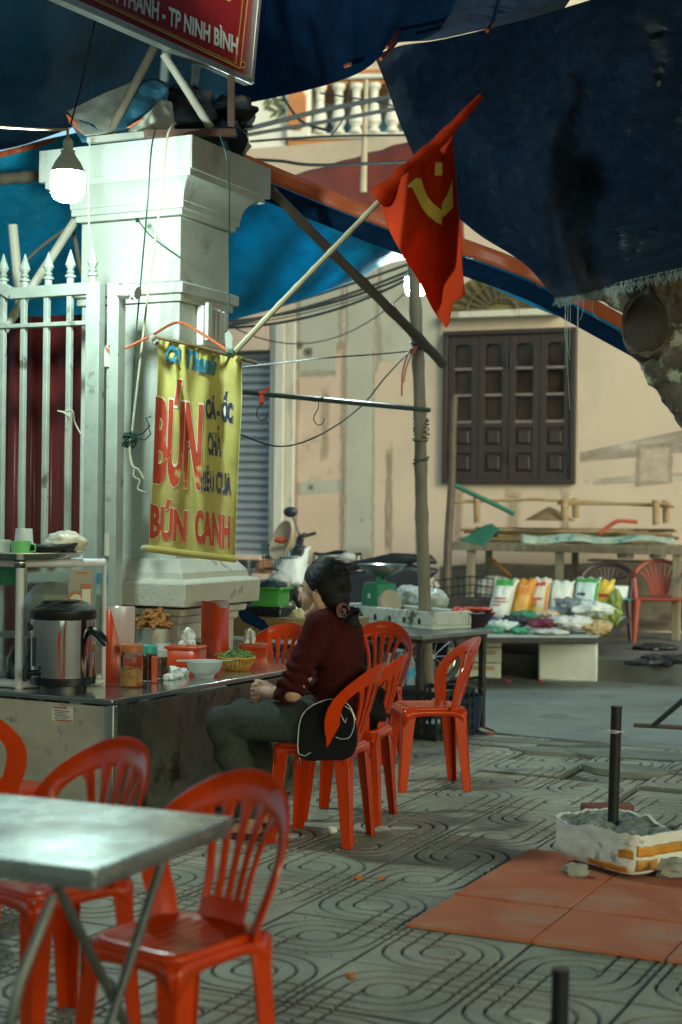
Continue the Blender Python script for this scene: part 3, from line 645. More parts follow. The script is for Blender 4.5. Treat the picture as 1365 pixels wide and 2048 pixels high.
# big sheet at the right, hanging low
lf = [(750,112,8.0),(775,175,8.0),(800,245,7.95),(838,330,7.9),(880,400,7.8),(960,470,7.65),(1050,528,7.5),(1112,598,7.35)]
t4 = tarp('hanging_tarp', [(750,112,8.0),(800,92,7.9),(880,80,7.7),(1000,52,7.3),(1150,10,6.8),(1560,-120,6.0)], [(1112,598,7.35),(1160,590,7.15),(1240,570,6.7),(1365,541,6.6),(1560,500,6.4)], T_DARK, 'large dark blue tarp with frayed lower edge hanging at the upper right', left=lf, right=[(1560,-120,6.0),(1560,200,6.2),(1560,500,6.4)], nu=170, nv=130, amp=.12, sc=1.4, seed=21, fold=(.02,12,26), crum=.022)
fr = MB(); rnd = random.Random(4)
for k in range(420):
    u = rnd.random(); q = poly_at([(1112,598,7.35),(1160,590,7.15),(1240,570,6.7),(1365,541,6.6),(1560,500,6.4)], u); a = P(q[0], q[1]-6, q[2]); l = rnd.uniform(.015,.05)
    fr.tube([a, a+Vector((rnd.uniform(-.015,.015), rnd.uniform(-.01,.01), -l*.6)), a+Vector((rnd.uniform(-.02,.02), 0, -l-.01))], .0011, 3, False)
m_thr = pm('frayed_thread', (.30,.38,.36), .8, var=.3)
tag(fr.build('fringe', m_thr, t4), kind='stuff')
for px, y0, y1 in ((1130,604,735),(1134,603,720),(1142,600,700),(1158,597,742),(1163,596,640),(1190,600,640),(1137,602,820),(1156,598,900)):
    wire('thread', [P(px,y0-8,7.2), P(px+rnd.uniform(-5,5),(y0+y1)/2,7.2), P(px+rnd.uniform(-4,8),y1,7.2)], .0013, m_thr, parent=t4, n=8)
for k, (a, b_) in enumerate((((800,60,7.7),(775,95,7.3)), ((793,85,7.6),(762,118,7.2)), ((985,44,7.6),(975,62,7.0)), ((690,133,7.9),(702,128,7.85)))):
    wire('tarp_tie', [P(*a), P(*b_)], .009, m_orc, ('short orange cord tying the tarps above the flag tip', 'orange cord tying tarp corners above the balcony gap', 'orange cord tie on the tarp seam at the top right', 'small orange knot on the navy tarp edge')[k], 'cord', 'orange tarp ties')

# unseen tarp roof extended over diners and past camera to block sun and sky
def roofp(u, v):
    x = lerp(-6.5, 7.0, u); y = lerp(7.0, 0.6, v); return Vector((x, y, 3.66 + .40*max(0, (y-5.2)/1.8) + .12*math.sin(u*9)*math.sin(v*7) - .25*abs(u-.5) + ripple((x,y,0), .12, .8, 4)))
o = MB().grid(roofp, 40, 10).build('unseen_roof_tarp', T_DARK, None, solid=.004); tag(o, 'unseen dark tarp roof over the diners, extended to block sun and sky', 'tarp')
o = MB().grid(lambda u, v: Vector((lerp(-6.5,7.0,u), lerp(1.2,-5.5,v), 3.7+.15*math.sin(u*8)*math.sin(v*6))), 40, 24).build('unseen_roof_tarp', T_DARK, None, solid=.004); tag(o, 'second unseen dark tarp roof behind the camera, extended to block sun', 'tarp')
# ================================================================== TREE AT THE RIGHT
m_bark = pm('mottled_bark', (.13,.10,.072), .95, var=.6, vscale=7, bump=1.0, bscale=18, dirt=((.38,.37,.27), 3.4, .54, .05)); m_scar = pm('dark_cut_wood', (.055,.044,.035), .9, var=.3, vscale=20, bump=.6, bscale=50, stretch=(3,1,.6))
tp = [(1300,420,7.75),(1318,540,7.7),(1325,620,7.65),(1340,690,7.6),(1385,770,7.55),(1440,850,7.5),(1480,960,7.5),(1500,1150,7.5),(1500,1500,7.5),(1500,1580,7.5)]
tree = thing('street_tree', 'stout mottled tree trunk with a round cut scar leaning in at the right edge', 'tree', G(1500,1560), 0); tl_ = G(1500,1560)
def trunk(pts, rr, name, amp, nn=26, mm=60):
    def fn(u, v):
        q = poly_at(pts, v); p = P(*q); q2 = P(*poly_at(pts, min(1, v+.01))); q1 = P(*poly_at(pts, max(0, v-.01))); d = (q2-q1).normalized()
        x = d.cross(Vector((0,1,0))).normalized(); y = d.cross(x); a = u*2*PI; r = float(poly_at([(k,) for k in rr], v)[0])
        w = p + x*math.cos(a)*r + y*math.sin(a)*r; k = ripple(w, amp, 5, 3) + ripple(w, amp*.6, 13, 7) + ripple(w, amp*.35, 34, 9)
        return w + (x*math.cos(a) + y*math.sin(a))*k - tl_
    return MB().grid(fn, nn*2, mm*2).build(name, m_bark, tree)
trunk(tp, [.13,.155,.16,.16,.15,.16,.17,.19,.22,.26], 'trunk', .035, 40, 110)
trunk([(1325,600,7.7),(1270,600,7.75),(1215,585,7.9),(1150,560,8.1),(1050,520,8.4)], [.10,.08,.06,.05,.04], 'limb', .02)
trunk([(1330,560,7.7),(1350,450,7.8),(1420,250,8.0),(1500,0,8.3)], [.12,.11,.09,.07], 'limb', .02)
sc_ = P(1292,650,7.485) - tl_
ME = Matrix.Rotation(-.25,4,'Z') @ Matrix.Rotation(PI/2-.1,4,'X')
mb = MB(); mb.lathe([(0,.040),(.6,.038),(.9,.030),(1.0,.018),(1.1,-.01),(1.2,-.06)], 30, sc_, .1, .145, ME); mb.build('cut_scar', m_scar, tree)
mb = MB(); mb.tube([sc_ + (ME @ Vector((.108*math.cos(a), .15*math.sin(a), .008+.010*math.sin(3*a)))) for a in [2*PI*k/30 for k in range(31)]], [.012+.007*math.sin(k*1.7)+.004*math.sin(k*4.1) for k in range(31)], 6); mb.build('scar_lip', m_bark, tree)

# ================================================================== GATE
m_gate = pm('grey_white_gate_paint', (.31,.34,.29), .6, var=.16, vscale=10, bump=.15, bscale=60, dirt=((.10,.09,.065), 6, .58, .08))
gp = P(235,600,7.12)
def GV(px, py, off=0.): q = gp - RD*off; return V(px, py, (q.x, q.y), (ED.x, ED.y))
go = GV(235,1024); go.z = 0
gate = thing('steel_gate', 'grey white steel gate leaf with spear points left of the pillar', 'gate', go, 0)
def vbar(px, pyt, w, zb, name, par, off=0., d=None, m=None):
    t = GV(px, pyt, off); a = Vector((t.x, t.y, zb)); lean = Vector((0,0,0))
    mb = MB(); R_ = Matrix.Rotation(YAW, 3, 'Z'); mb.box(((t.x+a.x)/2-go.x, (t.y+a.y)/2-go.y, (t.z+zb)/2), (w, d or w, t.z-zb), R_)
    return mb.build(name, m or m_gate, par, bevel=.003)
vbar(192,566,.075,.08,'stile',gate,0,.05)
for px in (141,95,49,8,-38,-84,-130): vbar(px, 590 if px > 30 else 582,.026,.1,'bar',gate)
for a, b_, h in (((182,577),(25,588),.055), ((182,646),(-20,655),.02), ((182,1150),(-160,1165),.05)):
    MB().beam(GV(*a)-go, GV(*b_)-go, .045, h, up=(0,0,1)).build('rail', m_gate, gate, bevel=.003)
MB().beam(GV(25,588)-go, GV(-160,480)-go, .045, .055, up=(0,0,1)).build('rail', m_gate, gate, bevel=.003)
MB().beam(GV(20,652)-go, GV(-160,560)-go, .03, .02, up=(0,0,1)).build('rail', m_gate, gate, bevel=.003)
spm = MB().lathe([(.018,0),(.018,.03),(.026,.034),(.026,.042),(.014,.05),(.022,.058),(.012,.068),(.02,.082),(.026,.092),(.012,.135),(.002,.165)], 8).mesh('spear_point', m_gate)
for px, py in ((186,566),(141,569),(97,573),(50,577),(7,576)):
    t = bpy.data.objects.new('spear_point', spm); C.objects.link(t); t.parent = gate; t.location = GV(px, py)-go
gpost = thing('gate_post', 'square grey steel hinge post between the gate leaf and the pillar', 'post', go, 0)
t = vbar(234,567,.062,0,'post_tube',gpost,0,.062)
for py in (712,1090):
    q = GV(215,py,.03)-go; MB().tube([q-Vector((0,0,.05)), q+Vector((0,0,.05))], .014, 10).build('hinge', pm('cream_hinge', (.5,.48,.4), .6, var=.3, dirt=((.2,.06,.03), 9, .55, .1)), gpost)
rb = MB(); q = GV(258,583,.05); rb.tube([q-ED*.05, q, q+ED*.05+Vector((0,0,-.01))], [.03,.036,.03], 10)
tag(rb.build('rolled_cloth', pm('grey_rolled_cloth', (.36,.37,.31), .9, var=.25, vscale=20)), 'grey rolled cloth tied with string at the top of the gate post', 'cloth')
m_string = pm('white_string', (.6,.62,.55), .8, var=.1)
wire('string', [GV(245,572,.1), GV(262,590,.1), GV(272,600,.1), GV(258,604,.1), GV(268,584,.1)], .0025, m_string, 'white string wound round the rolled cloth on the gate post', 'string')
# ribbed red sheet behind the gate
m_corr = pm('dark_red_corrugated_metal', (.125,.018,.014), .42, metal=.1, var=.25, vscale=2.5, stretch=(1,1,.3))
cp_ = P(100,650,7.95); c0 = V(188,640,cp_,ED); c1 = V(-260,640,cp_,ED); Lc = (c1-c0).length
def corr(u, v):
    x = u*Lc; ph = (x/.105) % 1; y = .0 if ph < .38 else (.022*(ph-.38)/.1 if ph < .48 else (.022 if ph < .88 else .022*(1-(ph-.88)/.12)))
    top = lerp(V(188,629,cp_,ED).z, V(-260,645,cp_,ED).z, u); p = c0 - ED*x - RD*y; return Vector((p.x, p.y, lerp(top, .02, v)))
o = MB().grid(corr, int(Lc/.105)*25, 1).build('corrugated_sheet', m_corr, None, solid=.002, ang=20); tag(o, 'dark red ribbed metal sheet standing behind the gate bars', 'metal sheet')
pole('bamboo_pole', P(26,450,7.7), P(42,625,7.7), .024, .024, m_ply, 'pale upright batten behind the gate spears at the far left', 'pole')
pole('bamboo_pole', P(158,430,7.75), P(8,662,7.55), .022, .022, m_ply, 'slanting pale pole crossing behind the gate spears', 'pole')
pole('bamboo_pole', P(-40,362,8.1), P(98,350,8.0), .028, .03, m_wst, 'thick bamboo pole lying level behind the lit bulb', 'pole', knots=3)
wire('vine_stem', [P(135,456,8.0), P(85,492,8.0), P(30,542,8.0), P(8,556,8.0)], .008, m_wst, 'thin dry stem slanting behind the left gate spears', 'stem')
wire('vine_stem', [P(146,460,8.0), P(153,490,8.0), P(160,530,8.0), P(170,560,8.0)], .012, m_wst, 'thin dry stem hanging beside the left edge of the pillar', 'stem')

# ================================================================== LAMPS
m_bulb_cap = pm('bulb_housing', (.45,.52,.5), .5, var=.04)
def bulb(px, pyt, Y, estr, label):
    s = FPX/Y; c = P(px, pyt, Y); t = thing('led_bulb', label, 'bulb', c, 0, 'white LED bulbs hung under the tarps')
    m_em = pm('lit_diffuser', (.9,.95,.92), .5, emit=estr, emitcol=(.74,1.0,.93), var=0)
    MB().lathe([(.069,0),(.070,-.045),(.068,-.085),(.058,-.105),(.035,-.118),(.0,-.122)], 32).build('diffuser', m_em, t)
    MB().lathe([(.0695,.001),(.066,.018),(.052,.045),(.036,.068),(.028,.082),(.028,.088)], 32).build('housing', m_bulb_cap, t)
    MB().lathe([(.030,.088),(.031,.092),(.021,.094),(.021,.132),(.018,.136),(.010,.145)], 20).build('lamp_holder', m_bulb_cap, t)
    return t, c
m_cable = pm('black_cable', (.012,.014,.013), .5, var=.1); m_cable2 = pm('pale_flex', (.45,.36,.25), .6, var=.15); m_gcab = pm('dark_green_cable', (.012,.04,.03), .5, var=.1); m_rope = pm('beige_rope', (.40,.36,.26), .9, var=.25, vscale=40)
t, c = bulb(136,346,6.4,310,'large lit white LED bulb hanging in front of the pillar capital')
wire('flex', [P(136,283,6.4), P(136,256,6.4)], .006, m_cable2, parent=None, label='pale lamp flex holding the bulb by the pillar', cat='cable')
wire('flex', [P(136,259,6.4), P(70,258,6.3), P(-60,250,6.0)], .006, m_cable2, 'pale cable running left from the bulb by the pillar', 'cable')
wire('flex', [P(140,256,6.3), P(165,160,6.6), P(190,40,6.9), P(200,-60,7)], .004, m_cable, 'thin dark wire rising from the bulb by the pillar', 'cable')
t, c = bulb(832,556,10.0,330,'lit white LED bulb half hidden behind the bamboo post')
wire('flex', [P(832,508,10.0), P(832,470,9.9)], .006, m_cable, 'short dark flex above the bulb behind the bamboo post', 'cable')

# ================================================================== BAMBOO POST, BRACE, RAIL AND HOOKS
m_bam = pm('dry_bamboo', (.23,.19,.13), .6, var=.35, vscale=5, stretch=(2,2,.3), dirt=((.08,.07,.045), 5, .6, .1)); m_dkb = pm('dark_bamboo', (.085,.06,.04), .6, var=.35, vscale=6)
pole('bamboo_post', P(858,1440,9.55), P(828,520,9.45), .040, .036, m_bam, 'upright bamboo post wound with black wire beside the flag', 'post', None, .02, 14, 9)
pole('bamboo_brace', P(540,378,8.0), P(887,727,9.2), .026, .03, m_dkb, 'dark bamboo brace slanting from pillar to bamboo post', 'pole', None, .02, 10, 6)
pole('hanging_rail', P(478,783,7.8), P(858,820,9.4), .014, .016, pm('dark_green_pipe', (.03,.042,.03), .45, var=.25), 'dark level rail with hooks between banner and bamboo post', 'rail')
wr = MB()
for k in range(9):
    q = P(842+random.uniform(-2,2), 838+k*7+(30 if k > 6 else 0), 9.5); wr.tube([q+Vector((.048*math.cos(a), .048*math.sin(a), .012*math.sin(a+k))) for a in [2*PI*i/14 for i in range(15)]], .004, 5)
for k in range(3):
    q = P(840, 686+k*8, 9.42); wr.tube([q+Vector((.055*math.cos(a), .055*math.sin(a), .014*math.sin(a+k))) for a in [2*PI*i/14 for i in range(15)]], .006, 5)
tag(wr.build('binding_wire', m_cable), 'black wire wound round the bamboo post below the flag', 'wire')
wire('red_string', [P(832,694,9.35), P(818,705,9.35), P(806,745,9.35), P(804,792,9.35)], .006, pm('pink_red_cord', (.55,.12,.08), .7, var=.1), 'thin red cord dangling from the knot on the bamboo post', 'cord')
wire('red_string', [P(834,696,9.35), P(822,712,9.35), P(812,740,9.35), P(808,765,9.35)], .005, pm('pink_red_cord', (.55,.12,.08), .7), 'shorter red cord dangling from the knot on the bamboo post', 'cord')
MB_hook = lambda q: [q+Vector((0,0,.0)), q+Vector((0,0,-.05)), q+Vector((-.02,0,-.085)), q+Vector((-.022,0,-.115)), q+Vector((0,0,-.138)), q+Vector((.026,0,-.128)), q+Vector((.036,0,-.10))]
wire('hook', MB_hook(P(523,787,7.95)), .0035, m_cable, 'larger steel hook on the rail tied with a red strip', 'hook', 'steel hooks on the rail')
wire('hook', MB_hook(P(637,799,8.35)), .003, m_cable, 'smaller steel hook hanging mid rail', 'hook', 'steel hooks on the rail')
rt = MB(); q = P(524,790,7.93); rt.tube([q+Vector((-.02,0,.01)), q+Vector((.02,0,.014)), q+Vector((.03,-.01,.04))], .010, 6); rt.tube([q, q+Vector((0,-.01,-.045))], [.01,.014], 6)
tag(rt.build('red_strip', pm('red_strip', (.5,.04,.02), .6)), 'red strip knotted round the rail above the larger hook', 'strip')
rt = MB(); q = P(637,800,8.33); rt.tube([q+Vector((-.03,0,0)), q+Vector((.03,0,.005))], .012, 6); tag(rt.build('tie_knot', m_cable), 'dark tie knotted round the rail above the smaller hook', 'knot')
wire('sagging_wire', [P(478,868,7.8), P(560,893,8.0), P(640,870,8.3), P(720,815,8.8), P(775,750,9.1), P(832,690,9.4)], .0045, m_cable, 'thin wire sagging from the banner to the bamboo post', 'wire')
wire('span_wire', [P(470,736,8.5), P(560,726,9), P(650,716,9.4), P(760,708,9.5), P(838,700,9.45)], .005, m_cable, 'dark wire crossing the wall at the banner top level', 'wire')
for k, (a, b_, sg) in enumerate((((455,640,11),(840,520,12),.02), ((455,650,11),(840,532,12),.05), ((455,643,11.2),(840,540,12),.07), ((455,655,11.4),(840,545,12),.10), ((455,648,11.1),(840,556,12),.30), ((455,652,11),(840,550,12),.06))):
    wire('power_cable', [P(*a), P(*b_)], .012 if k < 4 else .005, m_cable, ('topmost dark cable of the bundle below the blue tarp', 'second dark cable of the bundle below the blue tarp', 'third dark cable of the bundle below the blue tarp', 'fourth dark cable of the bundle below the blue tarp', 'lowest thin cable drooping over the grey wall', 'thin cable running inside the dark bundle below the blue tarp')[k], 'cable', 'power cables below the blue tarp', sag=sg)
for k, (pts, r) in enumerate((([(480,262,12),(640,222,12),(800,190,12)], .02), ([(480,272,12),(640,245,12),(820,212,12)], .016), ([(500,283,12),(650,273,12),(820,270,12)], .01), ([(480,318,11),(560,322,11),(640,330,11),(860,322,11)], .012), ([(560,180,12),(600,240,12),(660,262,12)], .012), ([(640,186,12),(760,205,12),(820,222,12)], .007), ([(700,160,12),(690,230,12),(660,275,12)], .007))):
    wire('power_cable', [P(*q) for q in pts], r, m_cable if k > 1 else pm('grey_cable', (.06,.07,.07), .5), ('thick grey cable crossing the white balusters', 'second grey cable crossing the balusters lower down', 'thin line along the balcony foot', 'twisted black cable below the orange moulding', 'black cable curling over the orange medallion', 'thin line across the baluster heads', 'thin line dropping across the balcony')[k], 'cable', 'cables in front of the balcony')
pole('lamp_pole', P(733,160,12.5), P(727,385,12.5), .02, .03, m_cable2, 'thin pale pole rising in front of the balcony', 'pole')

# ================================================================== BANNER
m_yel = pm('yellow_banner_cloth', (.40,.35,.095), .55, var=.22, vscale=7, bump=.25, bscale=20, dirt=((.26,.21,.07), 3.5, .50, .2)); m_bred = pm('banner_red_print', (.40,.042,.015), .55, var=.22, vscale=12, dirt=((.46,.33,.10), 8, .60, .06))
m_bnavy = pm('banner_navy_print', (.02,.025,.06), .55, var=.5, vscale=18, dirt=((.30,.26,.12), 14, .56, .06)); m_bteal = pm('banner_teal_print', (.01,.14,.22), .55, var=.15); m_bout = pm('banner_white_outline', (.6,.58,.45), .55, var=.1)
bo = P(400,900,6.95)
def BZ(px, py):
    x = (px-300)/180.
    z = 6.93 + .16*x + .016*math.sin(px*.11+py*.004) + .02*math.sin(px*.055-py*.006+1) + .012*mnoise.noise(Vector((px*.03, py*.012, 0)))
    z += .03*math.exp(-((px-362-(py-760)*.10)/6.)**2)*(1 if py < 900 else .4)       # the long crease
    z += .0045*math.sin(px*.42)*max(0, 1-(py-680-.18*(px-317))/60)                  # gathers at the top rod
    return z
def BP(px, py, off=0.): return P(px, py, BZ(px, py)-off) - bo
ban = thing('banner', 'yellow cloth banner with red and navy menu lettering hung on the pillar corner', 'banner', bo, 0)
bc = coons([(317,679),(355,688),(400,694),(440,705),(483,713)], [(299,1096),(330,1104),(380,1108),(430,1110),(470,1116)], [(317,679),(315,760),(311,860),(304,980),(299,1096)], [(483,713),(484,800),(478,920),(474,1020),(470,1116)])
MB().grid(lambda u, v: BP(*bc(u, v)), 90, 110).build('cloth', m_yel, ban, solid=.0015)
MB().grid(lambda u, v: BP(*bc(lerp(.955,1.05,u), v), -.012+.03*u), 6, 60).build('folded_edge', pm('pale_yellow_edge', (.55,.52,.28), .6, var=.15), ban, solid=.0015)
cA = lambda x, y: (270+x/4.096, 640+y/4.096)
def btext(s, pts, m, w, nm='lettering', off=.0055, cuts=26, outline=0):
    q = quad([cA(*p) for p in pts])
    if outline:
        text_obj(nm+'_outline', s, lambda u, v: BP(*q(lerp(-.012,1.012,u), lerp(-.01,1.01,v)), off-.0013), m_bout, ban, w+outline, cuts)
    text_obj(nm, s, lambda u, v: BP(*q(u, v), off), m, ban, w, cuts)
btext('BÚN', [(182,455),(566,520),(535,1405),(148,1345)], m_bred, .045, outline=.02)
btext('BÚN', [(132,1440),(436,1500),(420,1830),(122,1790)], m_bred, .05, outline=.02)
btext('CANH', [(492,1545),(786,1600),(782,1880),(490,1832)], m_bred, .05, outline=.02)
btext('CÁ - ỐC', [(578,560),(806,590),(800,850),(578,805)], m_bnavy, .065, outline=.015)
btext('CHẢ', [(600,850),(712,870),(708,1130),(598,1105)], m_bnavy, .065, outline=.015)
btext('RIÊU CUA', [(540,1175),(790,1210),(786,1440),(540,1400)], m_bnavy, .045, outline=.015)
btext('TRỨNG VỊT LỘN', [(170,1865),(770,1915),(770,1972),(170,1918)], m_bnavy, .04, cuts=16)
def slant(f):
    return f
qs1 = quad([cA(270,200),cA(392,222),cA(360,362),cA(238,342)]); qs2 = quad([cA(430,240),cA(690,300),cA(655,458),cA(398,395)])
for s, q in (('Cô', qs1), ('Thanh', qs2)):
    text_obj('script_lettering', s, lambda u, v: BP(*q(u, v), .013), m_bteal, ban, .045, 16)
rodm = pm('bamboo_rod', (.16,.11,.06), .7, var=.3)
MB().tube([P(303,672,6.93)-bo, P(400,694,7.0)-bo, P(514,726,7.12)-bo], .009, 8).build('top_rod', rodm, ban)
MB().tube([P(289,1096,6.9)-bo, P(380,1108,6.98)-bo, P(472,1118,7.07)-bo], .017, 10).build('rolled_foot', m_yel, ban)
MB().tube([P(283,1095,6.89)-bo, P(300,1097,6.91)-bo], .010, 8).build('foot_rod', pm('pale_foot_rod', (.4,.38,.3), .8), ban)
m_or2 = pm('orange_braided_rope', (.45,.09,.03), .7, var=.35, vscale=60)
wire('orange_rope', [P(250,697,7.1), P(300,673,7.15), P(356,645,7.33), P(405,668,7.2), P(458,703,7.05)], .007, m_or2, 'orange rope looped round the pillar corner holding the banner', 'rope')
kn_ = MB(); kn_.ball(P(306,677,6.9), .018, 8, 6, None, .5, 1); kn_.ball(P(312,684,6.9), .014, 8, 6, None, .5, 2); tag(kn_.build('rope_knot', m_canvas), 'grey knotted rag at the top left corner of the banner', 'knot')
kn_ = MB(); kn_.ball(P(461,704,7.0), (.022,.015,.014), 8, 6, None, .5, 3); tag(kn_.build('cord_knot', pm('green_cord', (.04,.14,.09), .7)), 'green cord knot where flagpole meets banner', 'knot')
lf_ = MB(); lf_.prism([P(452,700,7.25), P(450,668,7.25), P(458,660,7.25), P(466,672,7.25), P(466,698,7.25)], (0,.006,0)); tag(lf_.build('plastic_shred', pm('cloudy_plastic', (.35,.38,.33), .4), bevel=.002), 'cloudy plastic shred tied behind the banner corner', 'plastic')
# cables and ropes down the pillar
wire('black_wire', [P(312,255,7.05), P(303,300,7.0), P(296,400,7.0), P(284,540,7.15), P(270,700,7.18), P(262,862,7.2)], .004, m_gcab, 'dark green wire running down the pillar front', 'wire')
wire('rope', [P(352,246,7.05), P(335,275,7.0), P(322,400,7.02), P(300,560,7.15), P(281,720,7.18), P(264,868,7.18)], .0055, m_rope, 'beige rope running down the pillar front to a knot', 'rope')
wire('grey_wire', [P(180,286,7.1), P(178,350,7.1), P(178,440,7.12), P(186,500,7.2), P(192,540,7.2)], .004, pm('grey_flex', (.3,.33,.29), .7), 'thin grey wire down the left edge of the pillar', 'wire')
wire('side_wire', [P(440,270,7.15), P(455,320,7.15), P(459,400,7.3), P(458,520,7.5), P(456,700,7.5)], .004, m_gcab, 'dark wire down the right face of the pillar', 'wire')
wire('short_wire', [P(276,440,7.3), P(300,470,7.32), P(335,498,7.33), P(362,516,7.33)], .0035, m_gcab, 'short wire pinned across the upper pillar shaft', 'wire')
pn = MB(); pn.ball(P(276,440,7.3), .012, 8, 6, None, .6, 1); tag(pn.build('wire_anchor', m_gcab), 'small dark anchor on the upper pillar shaft', 'anchor')
cb = MB(); rnd = random.Random(5)
for k in range(16):
    c = P(258+rnd.uniform(-8,8), 872+rnd.uniform(-14,18), 7.15); r = rnd.uniform(.02,.045); ax = Matrix.Rotation(rnd.uniform(0,3),3,'Z') @ Matrix.Rotation(rnd.uniform(0,3),3,'X')
    cb.tube([c + ax @ Vector((r*math.cos(a), r*math.sin(a)*.7, 0)) for a in [2*PI*i/12*rnd.uniform(.7,1) for i in range(13)]], .0035, 5)
cb.tube([P(258,872,7.15), P(285,868,7.1), P(300,852,7.05), P(292,836,7.05), P(303,833,7.05)], .0035, 5); cb.tube([P(258,872,7.15), P(290,880,7.05), P(302,868,7.05), P(296,850,7.05)], .0035, 5)
tag(cb.build('wire_bundle', m_gcab), 'tangled bundle of black wire tied to the pillar beside the post', 'wire bundle')
wire('rope_tail', [P(262,878,7.13), P(260,905,7.13), P(266,932,7.12), P(278,940,7.12), P(288,958,7.12)], .006, m_rope, 'frayed rope tail hanging below the wire bundle', 'rope')
wire('rope_tail', [P(270,935,7.12), P(268,952,7.12), P(280,962,7.12), P(276,978,7.12), P(292,985,7.12)], .005, m_rope, 'lower knotted rope tail against the white pillar', 'rope')
wire('string', [P(116,822,7.0), P(132,828,6.98), P(140,850,7.0), P(137,930,7.0)], .005, m_rope, 'string knotted round a gate bar', 'string')
wire('string', [P(128,824,7.0), P(145,822,6.98), P(150,845,7.0), P(162,868,7.0)], .004, m_rope, 'loose string end tied on a gate bar', 'string')

# ================================================================== FLAG
m_flag = tarp_mat('red_flag_cloth', (.56,.042,.006), .42, .75, .12, .1); m_fy = pm('yellow_flag_emblem', (.60,.48,.09), .7, var=.08)
fo = P(850,420,6.8)
def FZ(px, py):
    z = 6.82 + (px-850)*.0004 + .075*math.sin((px-845)*.045 + (py-400)*.004) + .02*math.sin(px*.1+py*.012)
    xr = 884 + (py-460)*.004; d = px - xr
    if d > 0: z -= .0016*d
    return z
flag = thing('flag', 'red party flag with yellow emblem drooping from a bamboo flagpole', 'flag', fo, 0)
ff = coons([(761,402),(800,358),(850,318),(885,285),(906,268)], [(893,656),(897,618),(908,601),(920,598),(931,588)], [(761,402),(780,462),(812,520),(838,562),(868,622),(893,656)], [(906,268),(910,330),(916,410),(924,480),(925,530),(931,588)])
MB().grid(lambda u, v: P(*ff(u, v), FZ(*ff(u, v))) - fo, 60, 80).build('cloth', m_flag, flag, solid=.002)
ft = coons([(893,656),(897,618),(908,601),(922,596)], [(893,656),(899,645),(903,622),(903,604)], [(893,656),(893,656)], [(922,596),(903,604)])
MB().grid(lambda u, v: P(*ft(u, v), FZ(*ft(u, v)) - .03) - fo, 12, 6).build('hem_fold', m_flag, flag, solid=.002)
sv = []
for k in range(25):
    t = k/24; q = P(lerp(757,962,t), lerp(398,192,t) + 14*math.sin(PI*t)*(.5), 6.80 - .02*math.sin(t*9)); sv.append(q-fo)
MB().tube(sv, [(.043-.034*(k/24)**1.2)*(1+.12*math.sin(k*1.3)) + .004 for k in range(25)], 12).build('sleeve', m_flag, flag)
def fpoly(pts, name='emblem'):
    bm = bmesh.new(); vs = [bm.verts.new((x, y, 0)) for x, y in pts]; bm.faces.new(vs)
    for k in range(1, 16):
        for ax in (0, 1):
            lo_ = min(p[ax] for p in pts); hi = max(p[ax] for p in pts); co = [0,0,0]; co[ax] = lerp(lo_, hi, k/16); no = [0,0,0]; no[ax] = 1
            bmesh.ops.bisect_plane(bm, geom=bm.verts[:]+bm.edges[:]+bm.faces[:], plane_co=co, plane_no=no)
    for v in bm.verts: x, y = v.co.x, v.co.y; v.co = P(x, y, FZ(x, y) - .006) - fo
    me = bpy.data.meshes.new(name); bm.to_mesh(me); bm.free(); me.materials.append(m_fy)
    o = bpy.data.objects.new(name, me); C.objects.link(o); o.parent = flag
cF = lambda x, y: (730+x/3.937, 160+y/3.937)
fpoly([cF(*p) for p in ((556,650),(612,650),(612,752),(550,752))])
fpoly([cF(*p) for p in ((330,838),(400,772),(445,775),(465,850),(495,920),(540,975),(608,1028),(608,1142),(555,1115),(490,1060),(440,990),(405,910),(375,850))])
fpoly([cF(*p) for p in ((608,1028),(608,972),(650,905),(690,788),(700,1000),(655,1045),(610,1085))])
pole('flagpole', P(462,712,7.02), P(765,396,6.84), .0135, .0125, pm('pale_bamboo', (.33,.29,.18), .6, var=.25, vscale=9), 'thin pale bamboo flagpole slanting up from the banner rod', 'pole', None, .01, 8, 9)

# ================================================================== RED CHAIRS
m_chair = pm('orange_red_plastic', (.52,.040,.002), .21, var=.14, vscale=5, rvar=.08, spec=.36, dirt=((.34,.028,.004), 5, .58, .2))
SH, CHH = .385, .69
def ks(z): t = min(1, max(0, (z-SH)/(CHH-SH))); return 3.0*(1 - .40*t)
def bsurf(x, z, off=0.): return Vector((x, .142 + (z-SH)*.31 - ks(z)*x*x - off, z))
def band(pts, ws, th, crown=.006, lip=0.):
    mb = MB(); vs = []; n = len(pts); prof = [(-1,-th/2),(-.82,th/2),(0,th/2+crown),(.82,th/2),(1,-th/2),(.6,-th/2-.001),(-.6,-th/2-.001)]; m = len(prof)
    for i in range(n):
        a = Vector(pts[max(0,i-1)]); c = Vector(pts[min(n-1,i+1)]); d = (c-a).normalized(); nn = Vector((-d.y, d.x)); p = Vector(pts[i])
        for w, o in prof: q = p + nn*(w*ws[i]); vs.append(bsurf(q.x, q.y, o))
    fs = [(i*m+j, i*m+(j+1) % m, (i+1)*m+(j+1) % m, (i+1)*m+j) for i in range(n-1) for j in range(m)] + [tuple(range(m)), tuple((n-1)*m+j for j in range(m-1,-1,-1))]
    return mb.add(vs, fs)
